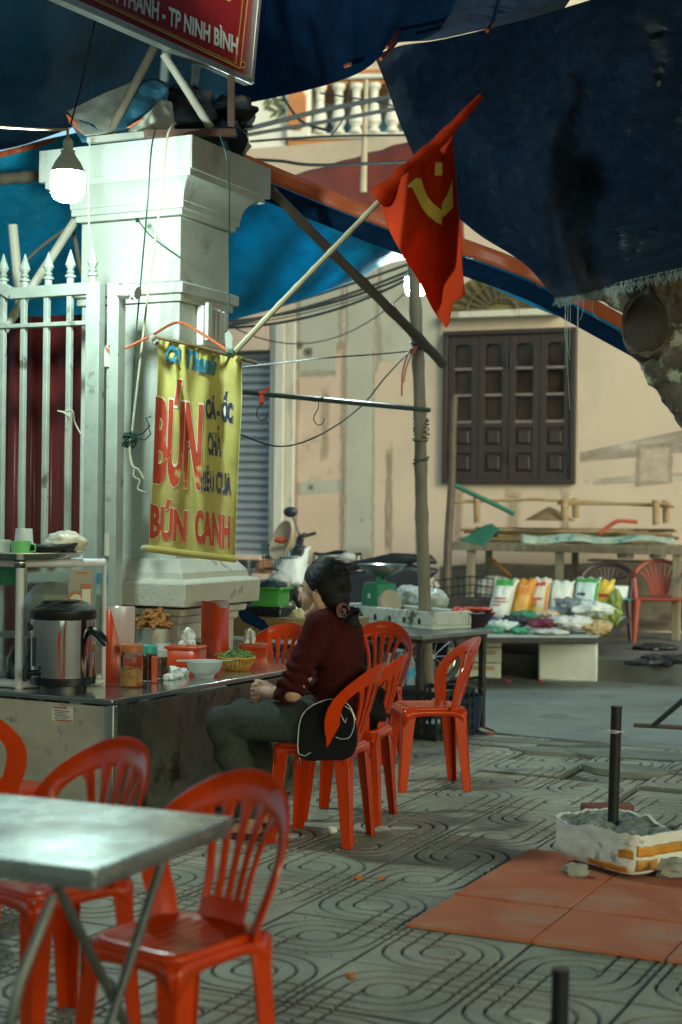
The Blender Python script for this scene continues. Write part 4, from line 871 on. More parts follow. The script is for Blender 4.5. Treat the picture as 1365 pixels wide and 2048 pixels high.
def make_chair(label, group):
    t = thing('plastic_chair', label, 'chair', (0,0,0), 0, group)
    # seat: dished top with rolled rim, skirt with curved gussets
    def seatp(u, v):
        x = (u-.5)*2; y = (v-.5)*2; w = lerp(.138,.128,v); ex = .82
        r = max(abs(x), abs(y)); k = (abs(x)**6+abs(y)**6)**(1/6.) if r > 0 else 1; s = r/k if k > 0 else 1
        z = SH - .010*(1-min(1, r)**4) - (.012*max(0, (r-.93)/.07)**2)
        if r < .75: z += .0018*math.cos(x*22)
        return Vector((x*s*w, y*s*.152, z))
    mb = MB().grid(seatp, 28, 24)
    for sx, sy, L_, horiz in ((0,-1,.130,True),(0,1,.120,True),(-1,0,.146,False),(1,0,.146,False)):
        top = []; n = 12; vs = []
        for k in range(n+1):
            q = (k/n-.5)*2; x, y = (q*L_, sy*.150) if horiz else (sx*lerp(.138,.128,(q+1)/2)*.985, q*L_)
            hgt = .028 + .05*abs(q)**5; vs.append((x, y, SH-.012)); vs.append((x*1.012, y*1.012, SH-.012-hgt))
        o_ = len(mb.v); mb.add(vs, [(k*2, k*2+2, k*2+3, k*2+1) for k in range(n)])
    mb.build('seat', m_chair, t, solid=.004, ang=50)
    # arch of the back
    ar = []; ws = []
    for k in range(33):
        a = -.62 + (PI+1.24)*k/32; ca, sa = math.cos(a), math.sin(a)
        x = .178*ca*(1 if sa > 0 else 1-.24*abs(sa)**1.3); z = .530 + (.128*sa if sa > 0 else .235*sa)
        ar.append((x, z)); ws.append(.023 + .014*max(0, sa)**2)
    ar[0] = (.128,.372); ar[-1] = (-.128,.372)
    band(ar, ws, .009, .006).build('back_arch', m_chair, t)
    # lower splat and five slats fanning up to the arch
    band([(0,.372),(0,.40),(0,.425)], [.066,.067,.068], .008, .002).build('back_panel', m_chair, t)
    for k in range(5):
        q = k-2; band([(q*.0285, .42),(q*.0292,.47),(q*.034,.53),(q*.044,.585),(q*.052,.640-.010*abs(q)**1.6)], [.0085,.0078,.0080,.0105,.018], .008, .003).build('slat', m_chair, t)
    for q in (): band([(q*.030,.42),(q*.031,.46),(q*.034,.53),(q*.043,.575),(q*.050,.60)], [.008,.008,.009,.012,.016], .008, .003).build('slat', m_chair, t)
    # legs: angle section, splayed
    for sx in (-1, 1):
        for sy in (-1, 1):
            w = .138 if sy < 0 else .128; mb = MB(); top = Vector((sx*w*.985, sy*.149, SH-.02)); ft = Vector((sx*(w+.014), sy*.170, .0)); wt, wf = .060, .036
            for dx, dy in ((-sx,0),(0,-sy)):
                a, b_, c, d = top, top+Vector((dx*wt, dy*wt, 0)), ft+Vector((dx*wf, dy*wf, 0)), ft; off = Vector((-sx*.005, 0, 0)) if dx == 0 else Vector((0, -sy*.005, 0))
                mb.add([a,b_,c,d,a+off,b_+off,c+off,d+off], [(0,1,2,3),(7,6,5,4),(0,4,5,1),(1,5,6,2),(2,6,7,3),(3,7,4,0)])
            mb.build('leg', m_chair, t, bevel=.004)
    return t
GRP = 'orange red plastic chairs at the stall'
ch0 = make_chair('chair the woman sits on', GRP)
def cpos(*pxs):
    s = Vector((0,0,0))
    for p in pxs: s += G(*p)
    s /= len(pxs); s.z = 0; return s
F1 = (G(524,1685)-G(687,1700)); F1 = Vector((F1.x, F1.y)).normalized()
C1 = cpos((687,1700),(604,1656)); ch0.location = C1; ch0.rotation_euler[2] = face(*F1)
ch0['label'] = 'orange chair the woman in maroon sits on, black bag behind her'
D2 = G(747,1648)-G(687,1700)
CH = [ch0]
def chair(c, rz, label):
    o = copy_tree(ch0, Vector((c[0], c[1], 0)), rz, label, GRP); CH.append(o); return o
chair(C1+D2*.88, face(*F1)+.06, 'empty orange chair directly right behind the seated woman')
CB = cpos((938,1583),(775,1563)); FB = G(804,1586)-G(938,1583)
chair(CB, face(FB.x, FB.y), 'empty orange chair seen from the side nearest the scale table')
chair(P(740,1300,7.95), face(-RD.x+.1, -RD.y), 'orange chair facing the camera between the woman and the scale table')
chair(P(528,1300,7.75), face(-RD.x-.1, -RD.y), 'orange chair behind the far end of the steel counter')
q0_, q1_, q2_ = G(197,1857,SH), G(402,1908,SH), G(520,1866,SH); fe_ = (q1_-q0_).normalized(); ff_ = (fe_.y, -fe_.x) if -fe_.x < 0 else (-fe_.y, fe_.x)
fc = (q0_+q2_)/2; chair((fc.x, fc.y), face(*ff_), 'nearest orange chair tucked under the folding table')
fc = G(102,1751,SH); chair((fc.x, fc.y), face(*ff_)-.08, 'orange chair behind the folding table, second from the camera')
chair((-1.10,4.9), face(.42,.90), 'orange chair cut off by the left picture edge at the counter front')

# ================================================================== FRONT FOLDING TABLE
m_ss = pm('brushed_steel_top', (.47,.52,.50), .27, metal=.8, var=.35, vscale=5, dirt=((.26,.33,.34), 4.5, .52, .16), stretch=(1,1,1), rvar=.12, bump=.03, bscale=8); m_ssd = pm('steel_tube', (.30,.32,.30), .35, metal=.8, var=.3, vscale=8)
TZ = .63; m_tleg = pm('dull_dark_steel_tube', (.13,.14,.13), .4, metal=.6, var=.3, vscale=8)
tn, tr_, = G(190,1740,TZ), G(467,1633,TZ); ex = (tr_-tn).normalized(); tl2 = G(0,1706,TZ); ey = (tl2-tn).normalized()
ftb = thing('folding_table', 'stainless steel folding table with crossed legs at the lower left', 'table', (tn.x, tn.y, 0), math.atan2(ex.y, ex.x))
TWd = (tr_-tn).length; sgn = 1 if ex.cross(ey).z > 0 else -1; TLn = .95
MB().box((TWd/2, sgn*TLn/2, TZ-.0125), (TWd, TLn, .025)).build('tabletop', m_ss, ftb, bevel=.004, seg=3)
mb = MB(); mb.box((TWd/2, sgn*TLn/2, TZ-.033), (TWd-.012, TLn-.012, .014)); mb.build('edge_band', m_ssd, ftb, bevel=.002)
for y in (.10, TLn-.10):
    for a, b_ in (((.06,TZ-.05),(TWd-.04,.0)), ((TWd-.10,TZ-.05),(.02,.0))):
        MB().tube([(a[0], sgn*y+(.02 if a[0] < .2 else 0), a[1]), (b_[0], sgn*y+(.02 if a[0] < .2 else 0), b_[1])], .0100, 12).build('leg', m_tleg, ftb)
for x, z in ((.08,.10),(TWd-.14,.10)): MB().tube([(x, sgn*.1, z), (x, sgn*(TLn-.1), z)], .008, 10).build('cross_tube', m_tleg, ftb)
MB().tube([(.02,sgn*.10,TZ-.06),(-.05,sgn*.12,TZ-.2),(-.06,sgn*.14,TZ-.3),(-.01,sgn*.2,TZ-.34),(.04,sgn*.26,TZ-.32)], .010, 10).build('folding_stay', m_tleg, ftb)

# ================================================================== FOAM BLOCK FOOTING WITH PIPES
m_foam = pm('dirty_white_foam', (.62,.63,.57), .85, var=.10, vscale=8, bump=.35, bscale=110, dirt=((.15,.12,.075), 4.5, .60, .07)); m_conc = pm('rough_grey_concrete', (.22,.235,.195), .95, var=.6, vscale=26, bump=1., bscale=45)
m_tape = pm('yellow_packing_tape', (.55,.24,.03), .35, var=.3, vscale=6, dirt=((.10,.07,.03), 6, .56, .12)); m_pipe = pm('black_iron_pipe', (.012,.014,.014), .45, metal=.3, var=.4, vscale=14, dirt=((.07,.04,.03), 9, .62, .08)); m_stone = pm('grey_stone', (.28,.28,.24), .9, var=.3, vscale=16, bump=.6, bscale=40)
bq = G(1286,1774); brt = G(1347,1738); blf = G(1106,1724)
def footing(name, label, loc, rz, L_, W_, H_, pipeh, pr, tape=True, seed=1):
    t = thing(name, label, 'post base', loc, rz); rnd = random.Random(seed)
    def wall(u, v):
        # rounded rectangle ring, top edge broken unevenly
        a = u*2*PI; ca, sa = math.cos(a), math.sin(a); k = (abs(ca)**7+abs(sa)**7)**(-1/7.); x, y = ca*k*L_/2, sa*k*W_/2
        lf = (1 if y > 0 else 0); chip = .010*mnoise.noise(Vector((x*16, y*16, seed))) + .008*mnoise.noise(Vector((x*45, y*45, seed))) - .045*max(0, mnoise.noise(Vector((x*5+3, y*5, seed)))) 
        z = lerp(.012, H_+chip, v); sh = 1 - .10*max(0, (.25-v)/.25)**2 - .02*(1-v)
        q = Vector((x*sh, y*sh, z)); return q + Vector((ripple(q, .006, 25, seed), ripple(q, .006, 25, seed+3), 0))
    def inner(u, v):
        q = wall(u, 1.); r = lerp(.93, 0, v); z = q.z if v == 0 else H_-.014 + ripple((q.x*r, q.y*r, 0), .026, 12, seed) + ripple((q.x*r, q.y*r, 0), .016, 34, seed)
        return Vector((q.x*r, q.y*r, z-(0 if v else .004)))
    mb = MB().grid(wall, 110, 14); mb.grid(lambda u, v: wall(u, 1.)*lerp(1, .93, v) + Vector((0,0,wall(u,1.).z*(1-lerp(1,.93,v)) - .004*v)), 110, 3); mb.build('foam_shell', m_foam, t, ang=60)
    MB().grid(inner, 130, 34).build('concrete_fill', m_conc, t, ang=60)
    if tape:
        for u0, u1, v0, v1 in ((.74,.868,.05,.20),(.888,1.10,.46,.72),(.888,.98,.10,.38),(.845,.878,.40,.62)):
            MB().grid(lambda u, v: wall(lerp(u0,u1,u), lerp(v0,v1,v))*1.006, 24, 4).build('tape', m_tape, t, solid=.001)
    px_ = -.035 if pipeh[0] > .4 else 0
    MB().tube([(px_,0,.03), (px_+pipeh[1],0,pipeh[0])], pr, 18).build('pipe', m_pipe, t)
    MB().tube([(px_+pipeh[1],0,pipeh[0]-.002), (px_+pipeh[1],0,pipeh[0]+.003)], [pr*1.06,pr*1.06], 18).build('pipe_rim', m_pipe, t)
    return t
bc_ = (blf+brt)/2; L1 = (bq-blf).length; bang = math.atan2((bq-blf).y, (bq-blf).x)
bc2 = bc_
fb = footing('post_footing', 'broken white foam block filled with concrete holding a tall black pipe', (bc2.x+.01, bc2.y-.07, .022), bang, L1*.93, (brt-bq).length*.93, .155, (.560,.006), .0195)
fb.rotation_euler[1] = .015
wire('tie_wire', [P(1210,1462,5.15), P(1228,1466,5.1), P(1246,1463,5.15), P(1252,1470,5.15), P(1244,1464,5.3), P(1212,1460,5.35)], .0018, m_string, 'thin pale wire tied round the top of the tall black pipe', 'wire')
f2 = footing('post_footing', 'short black pipe stump in a white foam base at the bottom edge', (P(1118,1990,3.3).x, 3.3, 0), bang+.3, .30, .22, .13, (.295,.004), .0185, False, 5)
for k, (px, py, s, lab) in enumerate(((1152,1752,.045,'smaller grey stone wedged under the left of the foam block'), (1345,1752,.065,'larger grey stone beside the right end of the foam block'))):
    o = MB().ball((0,0,s*.42), (s*1.1,s*.65,s*.55), 14, 10, None, .5, k+3).build('stone', m_stone, loc=G(px,py,.017)); tag(o, lab, 'stone', 'stones by the foam block')
tag(MB().box((0,0,.02), (.22,.07,.04)).build('brick_piece', pm('old_brick', (.16,.06,.04), .9, var=.35, bump=.5), loc=G(1215,1626), rotz=.1, bevel=.008), 'broken brick lying behind the foam block', 'brick')
gr_ = MB(); rnd = random.Random(77)
for k in range(420):
    q = G(rnd.uniform(480,1365), rnd.uniform(1480,2040), .002); s = rnd.uniform(.0015,.0045)*(2.2 if rnd.random() < .06 else 1); gr_.ball(q, (s*1.3,s,s*.7), 6, 4, Matrix.Rotation(rnd.uniform(0,3),3,'Z'), .5, k)
tag(gr_.build('grit', pm('pale_grit', (.30,.29,.24), .9, var=.5, vscale=40)), 'pale grit scattered on the pavement', None, None, 'stuff')
# rods on the road at the right
pole('wood_lath', G(1268,1450,.03), G(1420,1458,.03), .014, .014, m_dkb, 'brown wooden lath lying by the road at the right edge', 'lath')
pole('dark_rod', P(1306,1452,8.9), P(1400,1372,8.4), .016, .016, pm('dark_steel_rod', (.05,.05,.05), .5, var=.3), 'dark rod slanting up out of frame at the right edge of the road', 'rod')
# litter
m_pet = pm('orange_petal', (.55,.14,.015), .7, var=.2); m_tis = pm('white_tissue', (.75,.77,.74), .85, var=.05)
for k, (px, py) in enumerate(((717,1758),(763,1759),(709,1682),(700,1955))):
    o = MB().ball((0,0,.006), (.016,.010,.006), 8, 5, None, .5, k).build('petal', m_pet, loc=G(px,py,.003), rotz=k); tag(o, ('orange scrap left of its pair on the paving', 'orange scrap right of its pair on the paving', 'orange scrap beside the chair foot', 'orange scrap near the bottom on the paving')[k], 'scrap', 'orange scraps on the paving')
o = MB().ball((0,0,.014), (.022,.016,.014), 10, 7, None, .6, 3).build('crumpled_tissue', m_tis, loc=G(665,1667,.002)); tag(o, 'crumpled white tissue on the ground under the woman\'s chair', 'tissue')
for k, (px, py) in enumerate(((1016,1365),(1082,1366),(1320,1368))):
    o = MB().ball((0,0,.012), (.03,.02,.012), 8, 5, None, .5, k+9).build('pink_petal', pm('pink_petal', (.42,.03,.09), .7), loc=G(px,py,-.068)); tag(o, ('pink scrap on the road left of the foam box', 'pink scrap on the road at the foam box foot', 'pink scrap on the road at the far right')[k], 'scrap', 'pink scraps on the road')
wire('red_string', [G(950,1450,.02), G(972,1456,.012), G(990,1464,.012), G(975,1468,.012), G(955,1460,.012)], .006, m_or2, 'thin red cord lying at the foot of the scale table', 'cord')

# ================================================================== STEEL COUNTER AND WHAT STANDS ON IT
CZ = .55
K = G(225,1400,CZ); ke = (K - G(0,1385,CZ)).normalized(); kr = (G(575,1349,CZ)-K).normalized()
kr = (kr + Vector((-ke.y, ke.x, 0))).normalized(); ke = Vector((kr.y, -kr.x, 0)); KA = math.atan2(ke.y, ke.x)
m_st = pm('stained_steel_top', (.42,.44,.40), .16, metal=.9, var=.3, vscale=3, rvar=.1, bump=.03, bscale=12); m_side = pm('grimy_steel_side', (.20,.205,.18), .30, metal=.8, var=.5, vscale=3.5, rvar=.15, dirt=((.035,.03,.02), 3.5, .55, .12))
m_front = pm('grimy_beige_panel', (.42,.375,.29), .65, metal=.0, var=.25, vscale=3, bump=.15, bscale=40, dirt=((.07,.05,.032), 3.6, .555, .09))
ctr = thing('steel_counter', 'low stainless steel counter crowded with jars, bowls and chopstick holders', 'counter', (K.x, K.y, 0), KA)
Lp = [(-1.9,0),(0,0),(0,1.56),(-.44,1.56),(-.44,1.27),(-1.9,1.27)]
def inset(d): return [(-1.9,d),(-d,d),(-d,1.56-d),(-.44+d,1.56-d),(-.44+d,1.27-d),(-1.9,1.27-d)]
MB().prism([(x,y,CZ-.02) for x,y in Lp], (0,0,.02)).build('top', m_st, ctr, bevel=.004, seg=3)
MB().box((-.951,.018,.27), (1.89,.012,.5)).build('front_panel', m_front, ctr, bevel=.002)
MB().box((-.014,.79,.27), (.012,1.53,.5)).build('side_panel', m_side, ctr, bevel=.002)
MB().box((-.006,.010,.27), (.03,.03,.515)).build('corner_trim', m_ssd, ctr, bevel=.003)
MB().box((-.24,1.535,.27), (.40,.012,.5)).build('end_panel', m_side, ctr)
MB().prism([(x,y,.02) for x,y in inset(.03)], (0,0,.03)).build('plinth', m_dk, ctr)
for k in range(7): MB().lathe([(.006,0),(.005,.003),(0,.004)], 8, (0,.12+.2*k,.50), M=Matrix.Rotation(PI/2,3,'Y')).build('rivet', m_rust, ctr)
def onK(px, py): return G(px, py, CZ)
# sticker on the front panel
def FP(px, py):
    p0 = K + kr*.0115; return V(px, py, (p0.x, p0.y), (ke.x, ke.y))
s0 = FP(126,1428); stk = thing('sticker', 'torn white and orange printed sticker on the beige counter front', 'sticker', s0, 0)
def sq(pts, m, nm, off): MB().prism([FP(*p)-s0-kr*off for p in pts], kr*.0004).build(nm, m, stk, smooth=False)
m_pap = pm('sticker_paper', (.62,.58,.48), .7, var=.15, vscale=20); m_so = pm('orange_sticker_ink', (.45,.09,.02), .7, var=.1); m_ink = pm('grey_print', (.10,.09,.08), .8)
sq([(104,1411),(147,1414),(146,1445),(104,1441)], m_pap, 'paper', .0004)
sq([(106,1412.5),(135,1414.5),(135,1418),(106,1416)], m_so, 'orange_band', .0009); sq([(112,1438.5),(145,1441),(145,1444),(112,1441.5)], m_so, 'orange_band', .0009)
for k in range(5): sq([(108+3*(k % 2),1420+k*3.6),(140-4*(k % 3),1422+k*3.6),(140-4*(k % 3),1423.6+k*3.6),(108+3*(k % 2),1421.6+k*3.6)], m_ink, 'print_line', .0009)
# glazed cabinet
m_wal = pm('white_aluminium_tube', (.60,.60,.62), .4, var=.06, dirt=((.2,.19,.17), 14, .66, .05)); m_glass = pm('cabinet_glass', (.85,.9,.87), .08, var=.02, trans=1., rvar=0, ior=1.35)
kc = onK(38,1377); CH_ = .50
cb = thing('glass_cabinet', 'white framed glass display cabinet on the left of the steel counter', 'cabinet', kc, math.radians(24))
CX, CY = .345, .42; dl = Vector((-.62,.78,0))*CY
cor = [Vector((0,0,0)), Vector((CX,0,0)), Vector((CX,0,0))+dl, dl.copy()]
for k in range(4): MB().tube([cor[k], cor[k]+Vector((0,0,CH_-.012))], .017 if k != 1 else .010, 12).build('post', m_wal, cb)
for zz in (.018, CH_):
    for k in range(4): MB().tube([cor[k]+Vector((0,0,zz)), cor[(k+1) % 4]+Vector((0,0,zz))], .017, 12).build('rail', m_wal, cb)
MB().ball(cor[0]+Vector((0,0,CH_+.002)), .027, 16, 12).build('ball_joint', pm('chrome', (.5,.5,.48), .12, metal=1., var=.05), cb)
for k in range(4):
    if k == 2: continue
    a, b_ = cor[k], cor[(k+1) % 4]; n = (b_-a).normalized().cross(Vector((0,0,1)))*.0015
    MB().prism([a+Vector((0,0,.03))-n, b_+Vector((0,0,.03))-n, b_+Vector((0,0,CH_-.015))-n, a+Vector((0,0,CH_-.015))-n], n*2).build('pane', m_glass, cb, smooth=False)
MB().prism([c+Vector((0,0,.20)) for c in cor], (0,0,.006)).build('shelf', m_ssd, cb); MB().prism([c+Vector((0,0,.004)) for c in cor], (0,0,.01)).build('floor_plate', m_ssd, cb)
# poster with plain orange shapes on the pane
pst = MB(); pst.prism([(.195,-.004,.235),(.295,-.004,.235),(.295,-.004,.475),(.195,-.004,.475)], (0,.001,0))
m_post = pm('faded_poster', (.42,.40,.33), .6, var=.1, alpha=.75); pst.build('poster', m_post, cb, smooth=False)
m_pso = pm('poster_orange', (.48,.16,.06), .6, var=.15); m_psw = pm('poster_white', (.66,.64,.56), .6, var=.08)
MB().prism([(.222+.040*math.cos(a), -.0055, .315+.075*math.sin(a)*(1.1 if math.sin(a) < 0 else 1)) for a in [2*PI*k/18 for k in range(18)]], (0,.001,0)).build('poster_shape', m_pso, cb, smooth=False)
MB().prism([(.226+.026*math.cos(a), -.0068, .345+.030*math.sin(a)) for a in [2*PI*k/14 for k in range(14)]], (0,.001,0)).build('poster_shape', m_psw, cb, smooth=False)
MB().prism([(.246,-.0068,.245),(.29,-.0068,.245),(.29,-.0068,.415),(.246,-.0068,.415)], (0,.001,0)).build('poster_shape', m_pso, cb, smooth=False)
MB().prism([(.250,-.008,.26),(.286,-.008,.26),(.286,-.008,.395),(.250,-.008,.395)], (0,.001,0)).build('poster_shape', m_psw, cb, smooth=False)
MB().box((.252,-.006,.46), (.05,.001,.007)).build('poster_shape', m_pso, cb)
# tray and cups on the cabinet
ZT = kc.z + CH_ + .018
def on(px, py, z): return G(px, py, z)
tc_ = on(25,1119,ZT); tc_.y += .12; tc_.x -= .005
m_chr = pm('polished_steel', (.55,.56,.52), .13, metal=1., var=.15, vscale=6)
def simple(name, label, cat, mb, m, loc, rz=0., group=None, bevel=0., **kw):
    o = mb.build(name, m, None, loc=loc, rotz=rz, bevel=bevel, **kw); return tag(o, label, cat, group)
pf = [(0,.004),(.19,.004),(.21,.012),(.245,.024),(.262,.026),(.262,.022),(.245,.018),(.21,.004),(.19,-.002),(0,-.002)]
simple('tray', 'round steel tray with cups on top of the glass cabinet', 'tray', MB().lathe(pf, 48, cap=False), m_chr, (tc_.x, tc_.y, ZT+.004))
def cup(name, label, px, pyb, Y, r, h, m, grp=None, handle=0, flip=False, group=None):
    c = P(px, pyb, Y); c.z = ZT+.012
    t = thing(name, label, 'cup', c, 0, group); a, b_ = (r*.85, r) if not flip else (r, r*.82)
    MB().lathe([(0,0),(a,0),(b_,h),(b_-.003,h),(a-.003,.004),(0,.004)] if not flip else [(a,0),(b_,h),(0,h),(0,h-.003),(b_-.003,h-.003),(a-.003,0)], 24, cap=False).build('cup_body', m, t)
    if handle: MB().tube([(r*.9,0,h*.85),(r+.018,0,h*.75),(r+.018,0,h*.3),(r*.9,0,h*.2)], .004, 8).build('handle', m, t)
    return t
m_gcup = pm('pale_green_plastic', (.16,.50,.16), .4, sss=0, var=.08); m_wcup = pm('white_plastic', (.62,.66,.66), .4, var=.05)
cup('plastic_cup','pale green plastic mug in front of white cups on the tray',42,1104,6.30,.041,.055,m_gcup,handle=1)
cup('plastic_cup','tall white upturned cup stack behind the green mug',48,1104,6.42,.042,.105,m_wcup,flip=True)
cup('plastic_cup','white bowl cup at the left picture edge on the tray',-2,1104,6.38,.05,.058,m_wcup)
coil = MB(); 
for k in range(9):
    rr_ = .05+.004*k; coil.tube([(rr_*1.3*math.cos(a), rr_*.7*math.sin(a), .008+.006*k*.6+.008*math.sin(a*2+k)) for a in [2*PI*i/20 for i in range(21)]], .006, 6)
simple('black_hose_coil', 'coil of black wet hose heaped on the tray', 'coil', coil, m_cable, (P(102,1106,6.4).x, 6.4, ZT+.012))
bagm = pm('cloudy_plastic_bag', (.58,.60,.54), .35, var=.15, vscale=10, trans=.35, rvar=.1, bump=.5, bscale=25)
def bag(name, label, loc, r, m, seed=1, cat='bag', jit=.55, group=None):
    mb = MB(); vs = MB().ball((0,0,0), r, 40, 26)
    out = []
    for v in vs.v:
        p = Vector(v); n = p.normalized(); k = 1 + jit*.35*mnoise.noise(n*2.1+Vector((seed,0,0))) + jit*.22*abs(mnoise.noise(n*5+Vector((0,seed,0)))) + jit*.10*abs(mnoise.noise(n*12+Vector((0,seed,3))))
        out.append(p*k)
    mb.add(out, vs.f); zmin = min(v.z for v in out)
    o = mb.build(name, m, None, loc=loc, ang=60); o.location.z += -zmin if False else 0
    return tag(o, label, cat, group)
bag('plastic_bag','crumpled clear plastic bag on the cabinet behind the tray', P(130,1088,6.75), (.09,.06,.055), pm('beige_cloudy_bag', (.5,.44,.34), .4, var=.3, vscale=14, bump=.7, bscale=30), 3)
# inside the cabinet
bag('plastic_bag','cloudy plastic bag standing inside the glass cabinet', Vector((kc.x+.10, kc.y+.16, CZ+.31)), (.115,.10,.10), bagm, 5)
simple('green_tub','green plastic tub on the cabinet shelf at the left edge','tub', MB().lathe([(0,0),(.05,0),(.06,.09),(.064,.095),(.056,.095),(.046,.006),(0,.006)], 24, cap=False), pm('green_plastic', (.02,.22,.10), .4), (kc.x-.09, kc.y+.12, CZ+.40-.012+.02))
m_dkb2 = pm('dark_brown_sauce', (.035,.02,.012), .2, var=.4)
for k, (x, y, h, lab) in enumerate(((.02,.14,.15,'dark bottle nearest the post inside the cabinet'), (.10,.11,.13,'dark bottle beside the steel boiler inside the cabinet'), (-.06,.2,.14,'dark bottle at the left inside the cabinet'))):
    simple('sauce_bottle', lab, 'bottle', MB().lathe([(0,0),(.032,0),(.033,h*.6),(.016,h*.8),(.014,h),(0,h)], 18), m_dkb2, (kc.x+x, kc.y+y, CZ+.016), group='dark bottles inside the cabinet')
# steel water boiler
pt = onK(126,1379); R0 = .131
m_mir = pm('mirror_steel', (.60,.60,.57), .07, metal=1., var=.08, vscale=3, rvar=.04); m_blk = pm('black_plastic', (.010,.012,.013), .28, var=.2); m_grl = pm('grey_lid', (.12,.15,.15), .25, metal=.6, var=.1)
bo_ = thing('rice_cooker', 'polished steel boiler with black lid band and tap on the counter', 'boiler', pt, math.radians(-12))
MB().lathe([(R0*.72,0),(R0*.72,.02),(R0*.98,.025),(R0,.045),(R0,.058)], 48).build('base', m_blk, bo_)
MB().lathe([(R0*.985,.058),(R0*.985,.285)], 64, cap=False).build('body', m_mir, bo_)
MB().lathe([(R0,.283),(R0*1.02,.288),(R0*1.02,.318),(R0*.98,.322)], 48).build('rim_band', m_blk, bo_)
MB().lathe([(R0*.98,.320),(R0*.90,.330),(R0*.70,.348),(R0*.45,.357),(0,.36)], 48).build('lid', m_grl, bo_)
for a in (-.9,.9): MB().ball((.055*math.sin(a)*1.1, -.055*math.cos(a)-.02, .352), (.038,.02,.006), 14, 8, Matrix.Rotation(a,3,'Z')).build('grip_recess', m_blk, bo_)
MB().tube([(R0*.9,-.02,.245),(R0*1.15,-.03,.235),(R0*1.42,-.04,.205),(R0*1.5,-.04,.185)], [.016,.018,.018,.012], 10).build('handle', m_blk, bo_)
MB().tube([(-R0*.55,-R0*.8,.075),(-R0*.75,-R0*1.1,.075)], .013, 10).build('tap', m_blk, bo_); MB().tube([(-R0*.75,-R0*1.1,.10),(-R0*.75,-R0*1.1,.045)], .010, 10).build('tap_spout', m_blk, bo_)
MB().tube([(-R0*.62,-R0*.775,.10),(-R0*.60,-R0*.79,.215)], .007, 8).build('level_gauge', m_blk, bo_)
MB().ball((-R0*.78,-R0*.60,.25), .012, 10, 6).build('knob', m_blk, bo_)
# chopstick holders
m_rp = pm('orange_red_box_plastic', (.52,.05,.010), .32, var=.10, vscale=5, rvar=.06); m_tr = pm('clear_pink_cover', (.75,.52,.46), .25, var=.05, trans=.55, rvar=.05)
def rbox(mb, w, d, z0, z1f, n=28, e=5.):
    vs = []
    for k in range(n):
        a = 2*PI*k/n; ca, sa = math.cos(a), math.sin(a); q = (abs(ca)**e+abs(sa)**e)**(-1/e); vs.append((ca*q*w/2, sa*q*d/2))
    z1 = z1f if callable(z1f) else (lambda x, y: z1f)
    V_ = [(x,y,z0) for x,y in vs] + [(x,y,z1(x,y)) for x,y in vs]
    return mb.add(V_, [(i,(i+1) % n,n+(i+1) % n,n+i) for i in range(n)] + [tuple(range(n-1,-1,-1))])
def holder(px, py, h, label, cutter, rz):
    t = thing('chopstick_holder', label, 'holder', onK(px, py), rz, 'red chopstick holders')
    rbox(MB(), .115, .095, 0, cutter).build('box', m_rp, t, solid=.003)
    rbox(MB(), .108, .088, .004, h).build('cover', m_tr, t, solid=.002); rbox(MB(), .125, .104, 0, .012).build('foot', m_rp, t)
    for k in range(7):
        x, y = random.uniform(-.035,.035), random.uniform(-.025,.025); MB().tube([(x,y,.01),(x*1.2+random.uniform(-.006,.006),y*1.1,h*.8)], .003, 6).build('chopstick', m_ply, t)
    return t
def cut1(x, y):
    q = (x+.0575)/.115; return .305 - .20*min(1, max(0, (q-.28)/.45))**1.0*(1 if q > .28 else 0)
holder(240,1365,.315,'open fronted red chopstick holder right of the steel boiler', cut1, KA+.3)
def cut2(x, y):
    return .29 - .03*max(0, (x-.03)/.03)
holder(430,1326,.295,'tall solid red chopstick holder near the woman', cut2, KA-.1)
# jars
m_jg = pm('jar_glass', (.9,.93,.9), .03, var=.0, trans=1., rvar=0, ior=1.2); m_ol = pm('orange_jar_lid', (.42,.13,.03), .45, var=.1); m_tl = pm('teal_jar_lid', (.03,.34,.30), .4, var=.1)
m_pick = pm('pickled_garlic_and_chilli', (.55,.30,.10), .4, var=.5, vscale=45, dirt=((.45,.05,.01), 38, .52, .1)); m_chili = pm('dark_chilli_sauce', (.10,.03,.012), .25, var=.5, vscale=30)
def jar(px, py, r, h, fill, ml, mf, label):
    t = thing('glass_jar', label, 'jar', onK(px, py), 0)
    MB().lathe([(0,.001),(r*.95,.001),(r,.012),(r,h*.70),(r*.94,h*.78),(r*.86,h*.82),(r*.86,h*.86)], 28, cap=False).build('glass', m_jg, t)
    MB().lathe([(0,.006),(r*.90,.006),(r*.92,.014),(r*.92,h*fill),(0,h*fill+.002)], 24, cap=False).build('contents', mf, t)
    mb = MB()
    for k in range(14): mb.ball((random.uniform(-.6,.6)*r, random.uniform(-.6,.6)*r, h*fill+.001), r*.17, 8, 6, None, .4, k)
    mb.build('pieces', mf, t)
    MB().lathe([(0,h),(r*.9,h),(r*.98,h-.006),(r*1.0,h-.03),(r*.94,h-.032)], 28, cap=False).build('lid', ml, t); return t
jar(263,1373,.047,.172,.42,m_ol,m_pick,'glass jar of pickles with an orange screw lid on the counter')
jar(296,1362,.040,.150,.66,m_tl,m_chili,'dark sauce jar with a teal lid behind the pickle jar')
jar(318,1357,.036,.125,.7,pm('clear_lid', (.5,.5,.46), .3),m_chili,'small dark sauce jar with clear lid beside the red box')
simple('plastic_mug','clear white plastic mug behind the dark sauce jars','mug', MB().lathe([(0,0),(.042,0),(.046,.10),(.043,.10),(.039,.004),(0,.004)], 24, cap=False), m_wcup, onK(322,1328)+Vector((0,0,.0)))
simple('sauce_packet','small upright red packet between the dark jars','packet', MB().box((0,0,.055),(.028,.02,.11)), m_rp, onK(309,1366), .2, bevel=.004)
